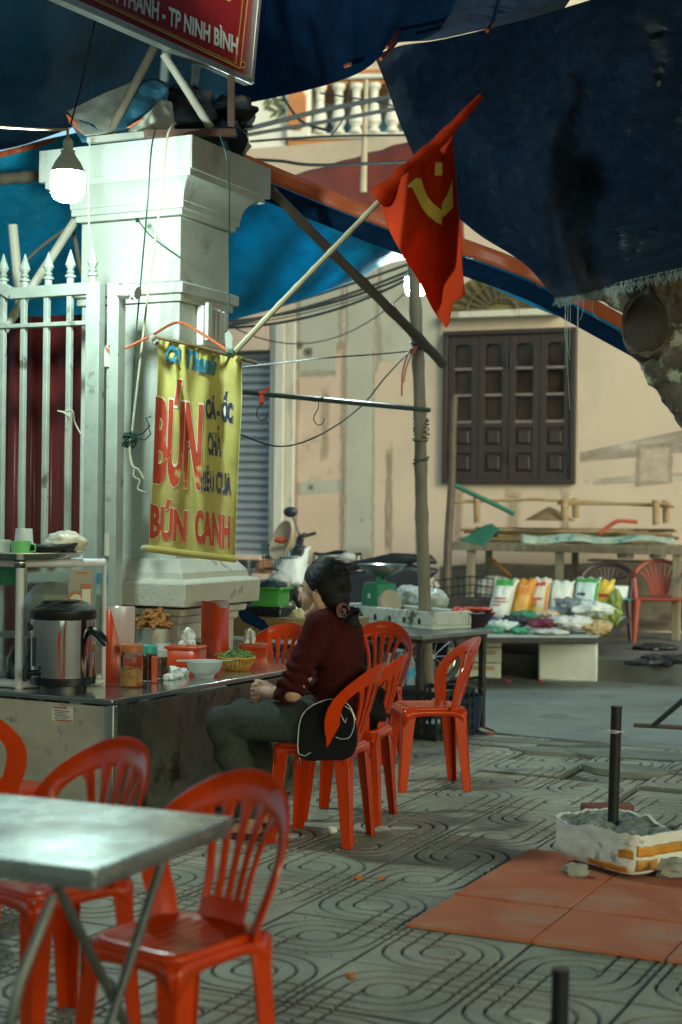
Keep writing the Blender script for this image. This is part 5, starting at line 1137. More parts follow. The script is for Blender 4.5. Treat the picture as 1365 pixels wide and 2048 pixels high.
# tissue boxes with tissue
def tissue(name, label, loc, s, seed):
    mb = MB()
    for k in range(3):
        a0 = k*2.1+seed
        mb.grid(lambda u, v: Vector(((u-.5)*s*.9*(1-.3*v)*math.cos(a0)+.015*s*math.sin(v*9+k)*8*.12, (u-.5)*s*.9*math.sin(a0)*(1-.2*v)+s*.25*math.sin(u*7+k)*.3, v*s*(1-.5*abs(u-.45)) )) + Vector((ripple((u*3,v*3,k), s*.12, 1.3, seed), ripple((u*3,v*3,k), s*.12, 1.3, seed+5), 0)), 10, 10)
    return simple(name, label, 'tissue', mb, m_tis, loc, solid=.001)
def tbox(px, py, w, d, h, rz, label):
    t = thing('tissue_box', label, 'tissue box', onK(px, py), rz, 'red plastic tissue boxes')
    rbox(MB(), w, d, 0, h-.012, 32, 9).build('box', m_rp, t, solid=.003)
    mb = MB(); rbox(mb, w+.006, d+.006, h-.016, h, 32, 9); n = len(mb.v)//2; mb.f.append(tuple(range(n, 2*n))); mb.mi.append(0); mb.build('lid', m_rp, t, bevel=.003); return t
tbox(371,1343,.165,.12,.115,KA+.18,'red tissue box with white tissue behind the noodle bowl')
tissue('paper_tissue','white tissue pulled up from the nearer red box', onK(371,1343)+Vector((.01,0,.115)), .085, 1)
tbox(506,1326,.135,.12,.092,KA+.65,'red tissue box with a pointed tissue near the woman')
tissue('paper_tissue','pointed white tissue standing in the farther red box', onK(504,1326)+Vector((-.01,0,.092)), .075, 2)
# bowl, chopsticks, herbs, crumpled napkins
m_cer = pm('white_melamine', (.62,.66,.64), .25, var=.05, rvar=.05)
bl = onK(409,1354)
simple('noodle_bowl','white noodle bowl with chopsticks laid across it','bowl', MB().lathe([(0,.004),(.036,.004),(.038,0),(.042,.0),(.043,.010),(.066,.030),(.079,.062),(.081,.070),(.078,.070),(.062,.033),(.035,.014),(0,.012)], 40, cap=False), m_cer, bl)
cs = thing('chopsticks','pair of bamboo chopsticks resting across the white bowl','chopsticks', bl+Vector((0,0,.0735)), 0)
for dy in (-.012, .006): MB().tube([(-.115,dy*1.8-.045,.0),(.125,dy-.03,.003)], [.0036,.0022], 6).build('stick', m_ply, cs)
hb_ = onK(474,1340); m_bsk = pm('yellow_basket_plastic', (.55,.28,.035), .45, var=.15)
hk = thing('herb_basket','yellow slatted basket on the counter heaped with green herbs','basket', hb_, 0)
MB().lathe([(0,.0),(.045,.0),(.05,.004),(0,.006)], 28, cap=False).build('floor', m_bsk, hk)
for k in range(26):
    a = 2*PI*k/26; MB().tube([(.046*math.cos(a),.046*math.sin(a),.003),(.066*math.cos(a+.12),.066*math.sin(a+.12),.025),(.082*math.cos(a+.2),.082*math.sin(a+.2),.058)], .0045, 5).build('slat', m_bsk, hk)
for r, z in ((.083,.058),(.062,.020)): MB().tube([(r*math.cos(a),r*math.sin(a),z) for a in [2*PI*k/28 for k in range(29)]], .004, 6).build('rim', m_bsk, hk)
m_herb = pm('pale_green_herbs', (.20,.32,.11), .6, var=.5, vscale=30); hm = MB(); rnd = random.Random(8)
for k in range(190):
    a, r = rnd.uniform(0,6.28), .078*math.sqrt(rnd.random()); c = Vector((r*math.cos(a), r*math.sin(a), .045+.042*(1-(r/.078)**2)+rnd.uniform(-.006,.012))); d = Vector((rnd.gauss(0,1), rnd.gauss(0,1), rnd.gauss(0,.5))).normalized()*rnd.uniform(.008,.022); w = d.cross(Vector((rnd.gauss(0,1),rnd.gauss(0,1),rnd.gauss(0,1)))).normalized()*rnd.uniform(.003,.007)
    hm.add([c-d, c+w, c+d, c-w], [(0,1,2,3)])
for k in range(50):
    a, r = rnd.uniform(0,6.28), .07*math.sqrt(rnd.random()); c = Vector((r*math.cos(a), r*math.sin(a), .05+.03*(1-(r/.07)**2))); hm.tube([c, c+Vector((rnd.gauss(0,.018),rnd.gauss(0,.018),.012)), c+Vector((rnd.gauss(0,.03),rnd.gauss(0,.03),.008))], .0014, 3, False)
ho = simple('herbs','heap of shredded pale green herbs in the yellow basket','herbs', hm, m_herb, hb_); ho['kind'] = 'stuff'
for k in list(ho.keys()):
    if k == 'category': pass
for k, (px, py, s, lab) in enumerate(((348,1356,.034,'larger crumpled napkin beside the white bowl'), (366,1352,.024,'smaller crumpled napkin touching the white bowl'), (338,1360,.02,'scrap of crumpled napkin left of the others'))):
    bag('crumpled_napkin', lab, onK(px,py)+Vector((0,0,s*.55)), (s,s*.8,s*.7), m_tis, k+2, 'napkin', 1.5, 'crumpled napkins by the bowl')
# pot of fried food
fp = onK(309,1326); m_alp = pm('dull_aluminium', (.42,.41,.36), .42, metal=.75, var=.25, vscale=6, dirt=((.10,.06,.03), 5, .58, .1)); m_fry = pm('fried_golden_food', (.30,.115,.022), .5, var=.5, vscale=22, bump=.8, bscale=60)
pp = thing('food_pot','dull aluminium pot on the counter heaped with fried food','pot', fp, 0)
MB().lathe([(0,0),(.085,0),(.088,.01),(.088,.165),(.093,.17),(.088,.172),(.084,.165),(.084,.12),(0,.12)], 40, cap=False).build('pot_body', m_alp, pp)
rnd = random.Random(3)
for k in range(64):
    a, r = rnd.uniform(0,6.28), .085*math.sqrt(rnd.random()); c = Vector((r*math.cos(a), r*math.sin(a), .165+.085*(1-(r/.09)**2)*rnd.uniform(.35,1))); d = Vector((rnd.gauss(0,1), rnd.gauss(0,1), rnd.gauss(0,.5))).normalized(); pts = [c-d*.028, c-d*.01+Vector((0,0,.012)), c+d*.012+Vector((rnd.gauss(0,.008),0,.008)), c+d*.03]
    simple('fried_piece', 'curled golden fried piece in the heap on the aluminium pot', 'fried food', MB().tube([p for p in pts], [.007,.0125*rnd.uniform(.8,1.3),.011*rnd.uniform(.8,1.3),.005], 8), m_fry, fp, group='fried pieces heaped in the pot')
# small things between
simple('pink_tub','pale pink tub between boiler and red holder','tub', MB().lathe([(0,0),(.036,0),(.042,.115),(.039,.115),(.033,.004),(0,.004)], 24, cap=False), pm('pale_pink_plastic', (.6,.36,.30), .45, var=.08), onK(198,1352))
simple('small_cup','small white cup at the foot of the boiler','cup', MB().lathe([(0,0),(.024,0),(.026,.045),(.023,.045),(.02,.004),(0,.004)], 20, cap=False), m_wcup, onK(198,1370))
simple('pepper_tin','little red and white tin behind the pink tub','tin', MB().lathe([(0,0),(.02,0),(.02,.07),(0,.07)], 16), m_rp, onK(204,1335)+Vector((0,0,.0)))
gt = onK(383,1318)
gbx = simple('food_box','green lidded food box behind the nearer tissue box','box', rbox(MB(), .14,.10,0,.085,28,7), pm('bright_green_plastic', (.04,.30,.06), .4, var=.1), gt, KA, solid=.003)
MB().box((0,0,.092),(.145,.105,.012)).build('lid', m_wcup, gbx, bevel=.004)
simple('side_bowl','small white bowl beside the food pot','bowl', MB().lathe([(0,0),(.03,0),(.05,.035),(.047,.035),(.028,.004),(0,.004)], 28, cap=False), m_cer, onK(272,1330)+Vector((0,0,.06)))
simple('bowl_stand','upturned white cup under the small side bowl','cup', MB().lathe([(.035,0),(.028,.06),(0,.06)], 20, cap=False), m_cer, onK(272,1330))
simple('yellow_container','yellowed plastic container standing at the back of the counter','container', rbox(MB(), .08,.06,0,.26,24,7), pm('yellowed_plastic', (.42,.33,.13), .5, var=.2), onK(213,1318), KA, solid=.004)
simple('container_lid','yellowed rim lid on the container behind the red holder','lid', MB().box((0,0,.262),(.088,.068,.012)), pm('yellowed_plastic', (.42,.33,.13), .5), onK(213,1318), KA, bevel=.004)
bt = P(205,1152,7.0)
wb = thing('water_bottle','small clear water bottle with blue label hung between the gate posts','bottle', bt, 0)
MB().lathe([(0,-.09),(.026,-.09),(.028,-.08),(.028,.03),(.012,.065),(.011,.085),(0,.085)], 20).build('bottle_body', pm('clear_pet', (.7,.8,.8), .1, trans=.8, rvar=0, ior=1.15, var=0), wb)
MB().lathe([(.0285,-.035),(.0285,.012)], 20, cap=False).build('label_band', pm('blue_label', (.02,.18,.35), .5), wb)

# ================================================================== WOMAN
def fuse(name, m, parent, parts, voxel=.008, smooth=6, disp=None, cut=None, origin=None):
    mb = MB()
    for p in parts:
        if p[0] == 'c':                     # tapered capsule
            a, ra, b_, rb = Vector(p[1]), p[2], Vector(p[3]), p[4]; n = 7
            pts = []; rr = []
            for k in range(4): t = k/4; pts.append(a - (b_-a).normalized()*ra*math.cos(t*PI/2)); rr.append(max(.0015, ra*math.sin(t*PI/2)))
            for k in range(n+1): pts.append(a.lerp(b_, k/n)); rr.append(lerp(ra, rb, k/n))
            for k in range(4): t = (k+1)/4; pts.append(b_ + (b_-a).normalized()*rb*math.sin(t*PI/2)); rr.append(max(.0015, rb*math.cos(t*PI/2)))
            mb.tube(pts, rr, 14)
        else: mb.ball(p[1], p[2], 20, 14, p[3] if len(p) > 3 else None)
    me = mb.mesh(name, m, False); o = bpy.data.objects.new(name, me); C.objects.link(o)
    r = o.modifiers.new('remesh', 'REMESH'); r.mode = 'VOXEL'; r.voxel_size = voxel
    if smooth: s = o.modifiers.new('smooth', 'SMOOTH'); s.factor = .5; s.iterations = smooth
    dg = bpy.context.evaluated_depsgraph_get(); me2 = bpy.data.meshes.new_from_object(o.evaluated_get(dg)); o.modifiers.clear(); o.data = me2
    if disp:
        ns = [v.normal.copy() for v in me2.vertices]
        for v, n in zip(me2.vertices, ns): v.co += n*disp(v.co, n)
    if cut:
        bm = bmesh.new(); bm.from_mesh(me2); bmesh.ops.delete(bm, geom=[v for v in bm.verts if cut(v.co)], context='VERTS'); bm.to_mesh(me2); bm.free()
    me2.polygons.foreach_set('use_smooth', [True]*len(me2.polygons)); o.parent = parent
    if not me2.materials: me2.materials.append(m)
    return o
m_skin = pm('skin', (.52,.30,.19), .5, var=.08, vscale=20, sss=.12, bump=.06, bscale=180, rvar=.06)
m_knit = pm('maroon_knit', (.052,.0075,.0065), .95, var=.18, vscale=30, bump=.35, bscale=420, spec=.15); m_trou = pm('dark_grey_wool', (.050,.058,.050), .95, var=.25, vscale=60, bump=.25, bscale=350, spec=.15)
m_hair = pm('black_hair', (.007,.006,.006), .5, var=.4, vscale=30, bump=.4, bscale=60, stretch=(.6,.6,3.5), rvar=.1, spec=.3); m_sand = pm('dark_sandal', (.03,.025,.022), .6, var=.3)
wf = Vector((F1.x, F1.y, 0)); wl_ = Vector((-F1.y, F1.x, 0))
wo = thing('person', 'woman in maroon sweater seated facing left at the counter, black hair in low bun', 'person', (C1.x, C1.y, 0), math.atan2(F1.y, F1.x))
# local axes now: x forward, y to her left (towards the camera), z up
HA = math.radians(6)                        # head turned away from the camera
Hc = Vector((.005, 0, .972)); HR = Matrix.Rotation(-HA, 3, 'Z') @ Matrix.Rotation(math.radians(4), 3, 'Y')
def hd_(f, s, u): return Hc + HR @ Vector((f, s, u))
body = []
body += [('b', hd_(-.008,0,.010), (.092,.074,.100), HR), ('b', hd_(.030,0,-.035), (.062,.060,.082), HR), ('b', hd_(.058,0,-.100), (.030,.030,.024), HR), ('b', hd_(.092,0,-.030), (.020,.012,.026), HR), ('b', hd_(.101,0,-.040), (.013,.012,.011), HR),
         ('b', hd_(.086,0,-.066), (.010,.020,.008), HR), ('b', hd_(.084,0,-.078), (.010,.017,.007), HR), ('b', hd_(.076,0,.018), (.018,.045,.012), HR)]
for s in (-1, 1):
    body += [('b', hd_(.044, s*.034,-.042), (.031,.027,.036), HR), ('b', hd_(-.008, s*.074,-.028), (.019,.010,.031), HR @ Matrix.Rotation(s*.35,3,'Z')), ('b', hd_(.0, s*.070,-.055), (.010,.009,.010), HR), ('c', hd_(.045,s*.03,-.095), .024, hd_(-.01,s*.052,-.062), .026)]
body += [('c', hd_(-.030,0,-.06), .049, (-.028,0,.865), .052), ('c', (-.03,0,.87), .06, (-.05,0,.74), .08), ('b', (-.06,0,.62), (.085,.115,.15)), ('b', (-.05,0,.47), (.10,.11,.085))]
hands = {}
for s in (-1, 1):
    sh, el, wr = Vector((-.025, s*.135, .835)), Vector((.055, s*.185, .585)), Vector((.200, s*.052, .556))
    body += [('c', sh, .042, el, .036), ('c', el, .037, lerp(el, wr, .45), .036), ('c', lerp(el, wr, .45), .035, wr, .0225)]
    hip, kn, an = Vector((-.02, s*.075, .46)), Vector((.385, s*.105, .445)), Vector((.255, s*.105, .085))
    body += [('c', hip, .078, kn, .052), ('c', kn, .05, lerp(kn, an, .35), .048), ('c', lerp(kn, an, .35), .048, an, .03), ('c', an+Vector((-.02,0,-.045)), .028, an+Vector((.12,0,-.057)), .022)]
# clasped hands: palms, five fingers each with knuckle bends
for s in (-1, 1):
    wr = Vector((.200, s*.052, .556)); pc_ = Vector((.243, s*.024, .558+.004*s)); body.append(('c', wr, .022, pc_, .025)); body.append(('b', pc_, (.034,.017,.030), Matrix.Rotation(s*.5,3,'Z')))
    for k in range(4):
        u = .025 - k*.0165; k0_ = pc_ + Vector((.030-.003*abs(k-1.2), s*.006, u)); k1_ = k0_ + Vector((.022, -s*.012, -.004)); k2_ = k1_ + Vector((.004,-s*.025,-.004)); k3_ = k2_ + Vector((-.018,-s*.014,-.002)); r = (.0078,.0082,.0078,.0068)[k]
        body += [('c', pc_+Vector((.0,0,u*.8)), r*1.1, k0_, r*1.1), ('c', k0_, r*1.12, k1_, r), ('c', k1_, r*1.04, k2_, r*.95), ('c', k2_, r*.95, k3_, r*.8)]
    t0 = pc_ + Vector((-.012, s*.004, .018)); t1 = t0 + Vector((.026, -s*.004, .018)); t2 = t1 + Vector((.024, -s*.014, .002)); body += [('c', t0, .0115, t1, .0105), ('c', t1, .0105, t2, .0085)]
fuse('body', m_skin, wo, body, .0036, 2)
# sweater: torso, upper arms, bunched sleeves
sw = [('b', (-.058,0,.735), (.100,.150,.125)), ('b', (-.064,0,.61), (.106,.135,.15)), ('b', (-.055,0,.50), (.112,.130,.09)), ('b', (-.062,0,.80), (.078,.125,.075)), ('c', (-.030,-.10,.848), .050, (-.030,.10,.848), .050), ('b', (-.085,0,.78), (.07,.11,.10)), ('c', (-.028,0,.865), .058, (-.026,0,.888), .054)]
for s in (-1, 1):
    sh, el, wr = Vector((-.025, s*.135, .835)), Vector((.055, s*.185, .585)), Vector((.200, s*.052, .556))
    sw += [('c', Vector((-.03, s*.10,.838)), .056, sh, .056), ('c', sh, .057, el+Vector((0,0,.03)), .050), ('c', el+Vector((0,0,.03)), .054, lerp(el, wr, .30), .047)]
def swd(p, n):
    d = .0035*mnoise.noise(p*9) + .002*mnoise.noise(p*24)
    for s in (-1, 1):
        sh, el = Vector((-.025, s*.135, .835)), Vector((.055, s*.185, .585)); ax = (el-sh).normalized(); t = (p-sh).dot(ax); off = (p - sh - ax*t).length
        if off < .085 and t > .06: d += .0070*math.sin((t + .035*mnoise.noise(p*11))*125)*min(1, (t-.06)/.12)*(1 if abs(p.y) > .1 else .2)
    if abs(p.y) < .16 and p.z < .72: d += .0062*math.sin((p.z + .25*p.x + .03*mnoise.noise(p*8))*75)*min(1, (.72-p.z)/.1)
    return d
fuse('sweater', m_knit, wo, sw, .0075, 5, swd, lambda p: p.z < .42)
tr2 = [('b', (-.04,0,.47), (.125,.132,.085)), ('b', (.02,0,.455), (.13,.132,.078))]
for s in (-1, 1):
    hip, kn, an = Vector((-.02, s*.080, .462)), Vector((.385, s*.108, .448)), Vector((.255, s*.108, .115))
    tr2 += [('c', hip, .088, kn, .067), ('c', kn, .066, lerp(kn, an, .35), .069), ('c', lerp(kn, an, .35), .069, an, .067)]
def trd(p, n):
    s = 1 if p.y > 0 else -1; d = .004*mnoise.noise(p*8)
    d += .0075*math.sin((p.x*.8 - p.z*1.1 + .05*mnoise.noise(p*6))*46)*max(0, 1-abs(p.x-.05)/.12)
    d += .009*math.sin((p.x*.9 + p.z*.9 + .05*mnoise.noise(p*5+Vector((3,0,0))))*52)*max(0, 1-abs(p.x-.36)/.13)
    d += .005*math.sin((p.z*1.2 + p.x + .05*mnoise.noise(p*6))*60)*max(0, min(1, (.3-p.z)/.1))
    return d
fuse('trousers', m_trou, wo, tr2, .0085, 5, trd, lambda p: p.z < .085 or p.z > .56)
# hair, bun and flower clip
def hl(p): return HR.transposed() @ (p - Hc)
def hcut(p):
    q = hl(p); 
    if q.z > .088 or q.x < -.05: return False
    fm = .048 + .85*(q.z-.03)
    if q.z < -.01: fm = .005 + .75*(q.z+.01)
    return q.x > fm
hair = [('b', hd_(-.014,0,.016), (.097,.0815,.103), HR), ('b', hd_(-.040,0,-.030), (.070,.072,.075), HR), ('b', hd_(-.058,0,-.075), (.040,.046,.045), HR), ('c', hd_(-.07,0,-.085), .034, hd_(-.095,.012,-.110), .036)]
def hrd(p, n):
    q = hl(p); return .0010*math.sin((math.atan2(q.z+.04, q.x+.02)*0 + q.y*1.0 + .3*q.z + .015*mnoise.noise(p*14))*210) + .002*mnoise.noise(p*20)
fuse('hair', m_hair, wo, hair, .0052, 4, hrd, hcut)
fuse('hair_bun', m_hair, wo, [('b', hd_(-.112,.016,-.122), (.040,.042,.044), HR), ('b', hd_(-.105,.02,-.150), (.026,.03,.024), HR)], .005, 3, lambda p, n: .003*math.sin((p.z+p.x)*160 + 8*mnoise.noise(p*10)))
rnd = random.Random(31); hs_ = MB(); bunp = Vector((-.092, .010, -.100))
def onskull(d): d = d.normalized(); return Vector((d.x*.099-.014, d.y*.0835, d.z*.105+.016))
for k in range(340):
    th = rnd.uniform(-2.5, 2.5); st = Vector((.60-.55*abs(th)/2.5+rnd.uniform(-.5,.1), math.sin(th), math.cos(th)+.05)) if abs(th) < 1.7 else Vector((.02+rnd.uniform(-.5,0), math.sin(th), math.cos(th)))
    en = Vector((-.85, rnd.uniform(-.15,.25), -.75)); pts = []
    for q in range(9):
        t = q/8; d = st.normalized().lerp(en.normalized(), t); p = onskull(d)*(1.004+.010*math.sin(PI*t)*rnd.uniform(.2,1)); pts.append(hd_(*p))
    hs_.tube(pts, [.0007]+[.0013]*7+[.0007], 4, False)
tag(hs_.build('hair_strands', m_hair, wo), kind='stuff')
m_clip = pm('dusty_pink_ribbon', (.42,.20,.19), .6, var=.3, vscale=30); fl = MB(); fcn = hd_(-.108,.052,-.088)
for k in range(3): fl.grid(lambda u, v: fcn + HR @ Vector(((.004+.0085*(k+u)*(.75+.35*v))*math.cos(u*5.6+k*1.9), .004+.016*v-.003*k+.003*math.sin(u*19+k), (.004+.0085*(k+u)*(.75+.35*v))*math.sin(u*5.6+k*1.9))), 26, 4)
fl.build('hair_flower', m_clip, wo, solid=.002)
MB().tube([fcn + HR @ Vector((-.012+.038*math.cos(a), -.024+.03*math.sin(a), .006*math.sin(a*3))) for a in [2*PI*k/20 for k in range(21)]], .009, 8).build('hair_tie', m_blk, wo)
m_eye = pm('eye_white', (.6,.58,.54), .2, var=.03); m_iris = pm('dark_iris', (.012,.007,.005), .15, var=.1); m_lipc = pm('lip_colour', (.36,.12,.10), .4, var=.08)
for s in (-1, 1):
    e = MB().ball(hd_(.060, s*.030,-.006), (.0095,.0125,.0095), 14, 10, HR).build('eye', m_eye, wo); MB().ball(hd_(.0675, s*.030,-.006), (.0035,.006,.006), 10, 8, HR).build('iris', m_iris, e)
    MB().tube([hd_(.083, s*.014,.016), hd_(.086, s*.03,.021), hd_(.074, s*.048,.016)], [.0022,.003,.0016], 6).build('eyebrow', m_hair, wo)
MB().ball(hd_(.0925,0,-.072), (.004,.017,.0065), 12, 8, HR).build('lips', m_lipc, wo)
for s in (-1, 1):
    an = Vector((.255, s*.105, .085)); MB().prism([Vector((-.055+an.x, an.y-.035, .0))] + [Vector((an.x+x, an.y+y, 0)) for x, y in ((.09,-.045),(.15,-.03),(.165,0),(.15,.03),(.09,.045),(-.055,.035))], (0,0,.022)).build('sandal', m_sand, wo, bevel=.006)
    MB().tube([an+Vector((.08,-.045,-.065)), an+Vector((.075,-.03,-.035)), an+Vector((.075,.03,-.035)), an+Vector((.08,.045,-.065))], .010, 8).build('sandal_strap', m_sand, wo)
# black handbag behind her on the chair, and one on the next chair
m_bag = pm('black_bag_fabric', (.006,.006,.007), .75, var=.3, vscale=20, bump=.3, bscale=160, spec=.2); m_pipe2 = pm('pale_piping', (.62,.62,.58), .35, var=.05, metal=.2)
b0 = C1 + wl_*.133; b0.z = 0; bdv = (wf*.21 + wl_*.065).normalized(); wl_b = Vector((-bdv.y, bdv.x, 0))
def BV(px, py, off=0.): q = b0 + wl_b*off; return V(px, py, (q.x, q.y), (bdv.x, bdv.y))
hbg = thing('handbag', 'black handbag with pale piping and zip pull behind the woman on her chair', 'handbag', (b0.x, b0.y, 0), 0)
outl = [(598,1508),(596,1490),(600,1445),(613,1420),(640,1404),(670,1398),(698,1410),(712,1440),(716,1480),(708,1505),(690,1516),(650,1518),(615,1518)]
pl_ = [poly_at(outl+[outl[0]], k/48) for k in range(48)]
bo0 = Vector((b0.x, b0.y, 0))
MB().prism([BV(*q)-bo0 for q in pl_], wl_b*.042).build('bag_body', m_bag, hbg, bevel=.014, seg=3)
MB().tube([BV(*poly_at(outl[:8], k/30), .047)-bo0 for k in range(31)], .0018, 6).build('piping', m_pipe2, hbg)
MB().tube([BV(*q, .049)-bo0 for q in [poly_at([(690,1412),(705,1425),(709,1450),(700,1474),(684,1478),(672,1474)], k/20) for k in range(21)]], .0015, 6).build('pocket_piping', m_pipe2, hbg)
MB().tube([BV(*q, .049)-bo0 for q in ((682,1428),(690,1445),(694,1436),(691,1446))], .0014, 5).build('stitched_mark', m_pipe2, hbg)
MB().tube([BV(*q, .048)-bo0 for q in ((598,1508),(610,1512),(622,1505))], .0016, 6).build('base_piping', m_pipe2, hbg)
zq = BV(599,1514,.05)-bo0
MB().tube([zq, zq+Vector((0,0,-.008))], .004, 8).build('zip_slider', m_chr, hbg)
MB().tube([zq+Vector((x,0,z)) for x, z in ((-.006,-.010),(.006,-.010),(.007,-.030),(-.007,-.030),(-.006,-.010))], .0016, 6).build('zip_pull', m_chr, hbg)
c2 = C1 + D2*.88
bag('shoulder_bag','black bag slumped on the seat of the empty chair behind the woman', Vector((c2.x, c2.y, SH+.085)) + wl_*.03 - wf*.05, (.11,.12,.10), m_bag, 4, 'bag', .7)

# ================================================================== TABLE WITH THE SCALE
m_tin = pm('worn_zinc_top', (.26,.27,.24), .38, metal=.6, var=.35, vscale=6, dirt=((.08,.07,.05), 6, .56, .1)); m_leg = pm('rusty_dark_leg', (.05,.04,.035), .7, metal=.2, var=.5, vscale=10)
SZ = .58
sc0, sc1, sc2 = G(847,1272,SZ), G(989,1259,SZ), G(700,1249,SZ)
sx_ = (sc1-sc0).normalized(); sy_ = Vector((-sx_.y, sx_.x, 0)); sl1 = (sc1-sc0).length; sl2 = (sc2-sc0).length*.98
stb = thing('side_table', 'worn zinc topped table carrying the green scale and foam tray', 'table', (sc0.x, sc0.y, 0), math.atan2(sx_.y, sx_.x))
MB().box((sl1/2, sl2/2, SZ-.012), (sl1, sl2, .024)).build('tabletop', m_tin, stb, bevel=.004)
MB().box((sl1/2, sl2/2, SZ-.037), (sl1-.06, sl2-.06, .025)).build('apron', m_leg, stb)
for x in (.04, sl1-.05):
    for y in (.05, sl2-.05): MB().box((x, y, (SZ-.05)/2), (.034,.034,SZ-.05)).build('leg', m_leg, stb, bevel=.003)
MB().tube([(sl1-.05,.05,.3),(sl1-.05,sl2-.05,.12)], .008, 6).build('stay_rod', m_leg, stb)
def onS(px, py): return G(px, py, SZ)
m_fd = pm('grubby_foam_tray', (.55,.55,.47), .85, var=.15, vscale=10, bump=.5, bscale=90, dirt=((.10,.09,.06), 5, .56, .08))
ty0, ty1 = onS(893,1262), onS(690,1240)
tdx = (ty0-ty1); trl = tdx.length*.95; tra = math.atan2(tdx.y, tdx.x); tcn = (ty0+ty1)/2 + Vector((.06,.10,0))
tr3 = thing('foam_tray', 'grubby white foam tray with holes along its side under the scale', 'tray', (tcn.x, tcn.y, SZ), tra)
TH_ = .105
MB().box((0,0,.012), (trl,.30,.024)).build('tray_floor', m_fd, tr3, bevel=.006)
for y in (-.14, .14): MB().box((0,y,TH_/2+.012), (trl,.026,TH_-.02)).build('tray_wall', m_fd, tr3, bevel=.010)
for x in (-trl/2+.013, trl/2-.013): MB().box((x,0,TH_/2+.012), (.026,.256,TH_-.02)).build('tray_wall', m_fd, tr3, bevel=.010)
for k in range(6): MB().lathe([(.016,0),(.012,.004),(0,.005)], 12, (-trl*.38+k*trl*.15,-.1535,.045), M=Matrix.Rotation(PI/2,3,'X'), sy=1.3).build('hole', m_dk, tr3)
# scale
m_grn = pm('green_enamel', (.02,.22,.085), .4, var=.12); m_pan = pm('dull_steel_pan', (.32,.32,.29), .3, metal=.9, var=.25, vscale=6)
sp = onS(762,1246); sp.y += .12
sca = thing('weighing_scale', 'green market scale with a steel pan and round dial facing right', 'scale', (sp.x, sp.y, SZ+.03), tra)
def gz(py): return (1024-py)/FPX*sp.y + HC - SZ - .03
bw = 76/FPX*sp.y
mb = MB(); hh_ = gz(1164); prf = [(-bw/2,0),(bw/2,0),(bw*.47,hh_*.35),(bw*.30,hh_*.85),(bw*.25,hh_),(-bw*.34,hh_),(-bw*.40,hh_*.8)]
mb.prism([(x,-.075,z) for x, z in prf], (0,.15,0)); mb.build('case', m_grn, sca, bevel=.010)
MB().lathe([(0,.01),(.080,.012),(.086,0),(.086,-.02)], 32, (bw*.42,.0,hh_*.45), M=Matrix.Rotation(PI/2-.25,3,'Y')).build('dial_ring', pm('tan_dial', (.40,.33,.22), .5, var=.1), sca)
MB().lathe([(.035,0),(.026,.02),(.022,.045)], 16, (0,0,hh_)).build('neck', m_grn, sca)
for x in (-.02, .035): MB().tube([(x,0,hh_+.02),(x,0,gz(1146))], .008, 8).build('pan_post', m_dk, sca)
zp = gz(1148); rp_ = 50/FPX*sp.y; MB().lathe([(0,0),(rp_*.45,.004),(rp_*.78,.030),(rp_*.97,.062),(rp_,.066),(rp_*.98,.060),(rp_*.76,.024),(rp_*.4,-.004),(0,-.006)], 44, (.01,0,zp), cap=False).build('pan', m_pan, sca)
MB().box((-bw*.08,-.0765,hh_*.62), (.022,.002,.03)).build('label_plate', m_wcup, sca)
bag('plastic_bag','larger clear plastic bag heaped in the foam tray by the scale', onS(815,1240)+Vector((.02,.14,.13)), (.105,.09,.085), bagm, 7)
bag('plastic_bag','smaller clear plastic bag at the right end of the foam tray', onS(868,1246)+Vector((.0,.13,.135)), (.095,.08,.075), bagm, 9)
bkp = onS(905,1256)+Vector((.12,.10,0)); bsk = thing('dark_basket', 'dark purple basket holding red goods at the right end of the table', 'basket', bkp, 0)
mbk = pm('dark_purple_plastic', (.03,.015,.025), .5, var=.2)
MB().lathe([(.085,0),(.10,.02),(.145,.085),(.15,.09),(.14,.085),(.09,.02),(0,.012)], 28, cap=False).build('basket_body', mbk, bsk)
mb = MB(); rnd = random.Random(2)
for k in range(26): mb.ball((rnd.uniform(-.11,.11), rnd.uniform(-.09,.09), .095+rnd.uniform(0,.02)), (.03,.018,.012), 8, 6, Matrix.Rotation(rnd.uniform(0,3),3,'Z'), .4, k)
ro = mb.build('red_chillies', pm('bright_red_goods', (.52,.05,.012), .45, var=.25), None, loc=bkp); tag(ro, 'bright red goods heaped on the dark basket', 'goods', None, 'stuff'); 
# below the table: crate, water bottles, bucket
m_crate = pm('black_crate_plastic', (.014,.018,.018), .5, var=.3); cpx = G(862,1478); cr = thing('crate', 'black slatted plastic crate under the scale table', 'crate', (cpx.x+.02, cpx.y+.14, 0), math.atan2(sx_.y, sx_.x))
CW, CDp, CHt = .36, .30, .27
for k in range(5): 
    z = .02+k*(CHt-.03)/4
    for y in (-CDp/2, CDp/2): MB().box((0,y,z), (CW,.012,.026)).build('slat', m_crate, cr)
    for x in (-CW/2, CW/2): MB().box((x,0,z), (.012,CDp,.026)).build('slat', m_crate, cr)
for k in range(8): 
    x = -CW/2+k*CW/7
    for y in (-CDp/2-.004, CDp/2+.004): MB().box((x,y,CHt/2), (.014,.01,CHt)).build('rib', m_crate, cr)
MB().box((0,0,.008), (CW,CDp,.012)).build('crate_floor', m_crate, cr)
wbq = P(800,1310,9.0); pk = thing('bottle_pack', 'shrink wrapped pack of water bottles with blue labels under the scale table', 'bottles', (wbq.x, wbq.y, .26), .4)
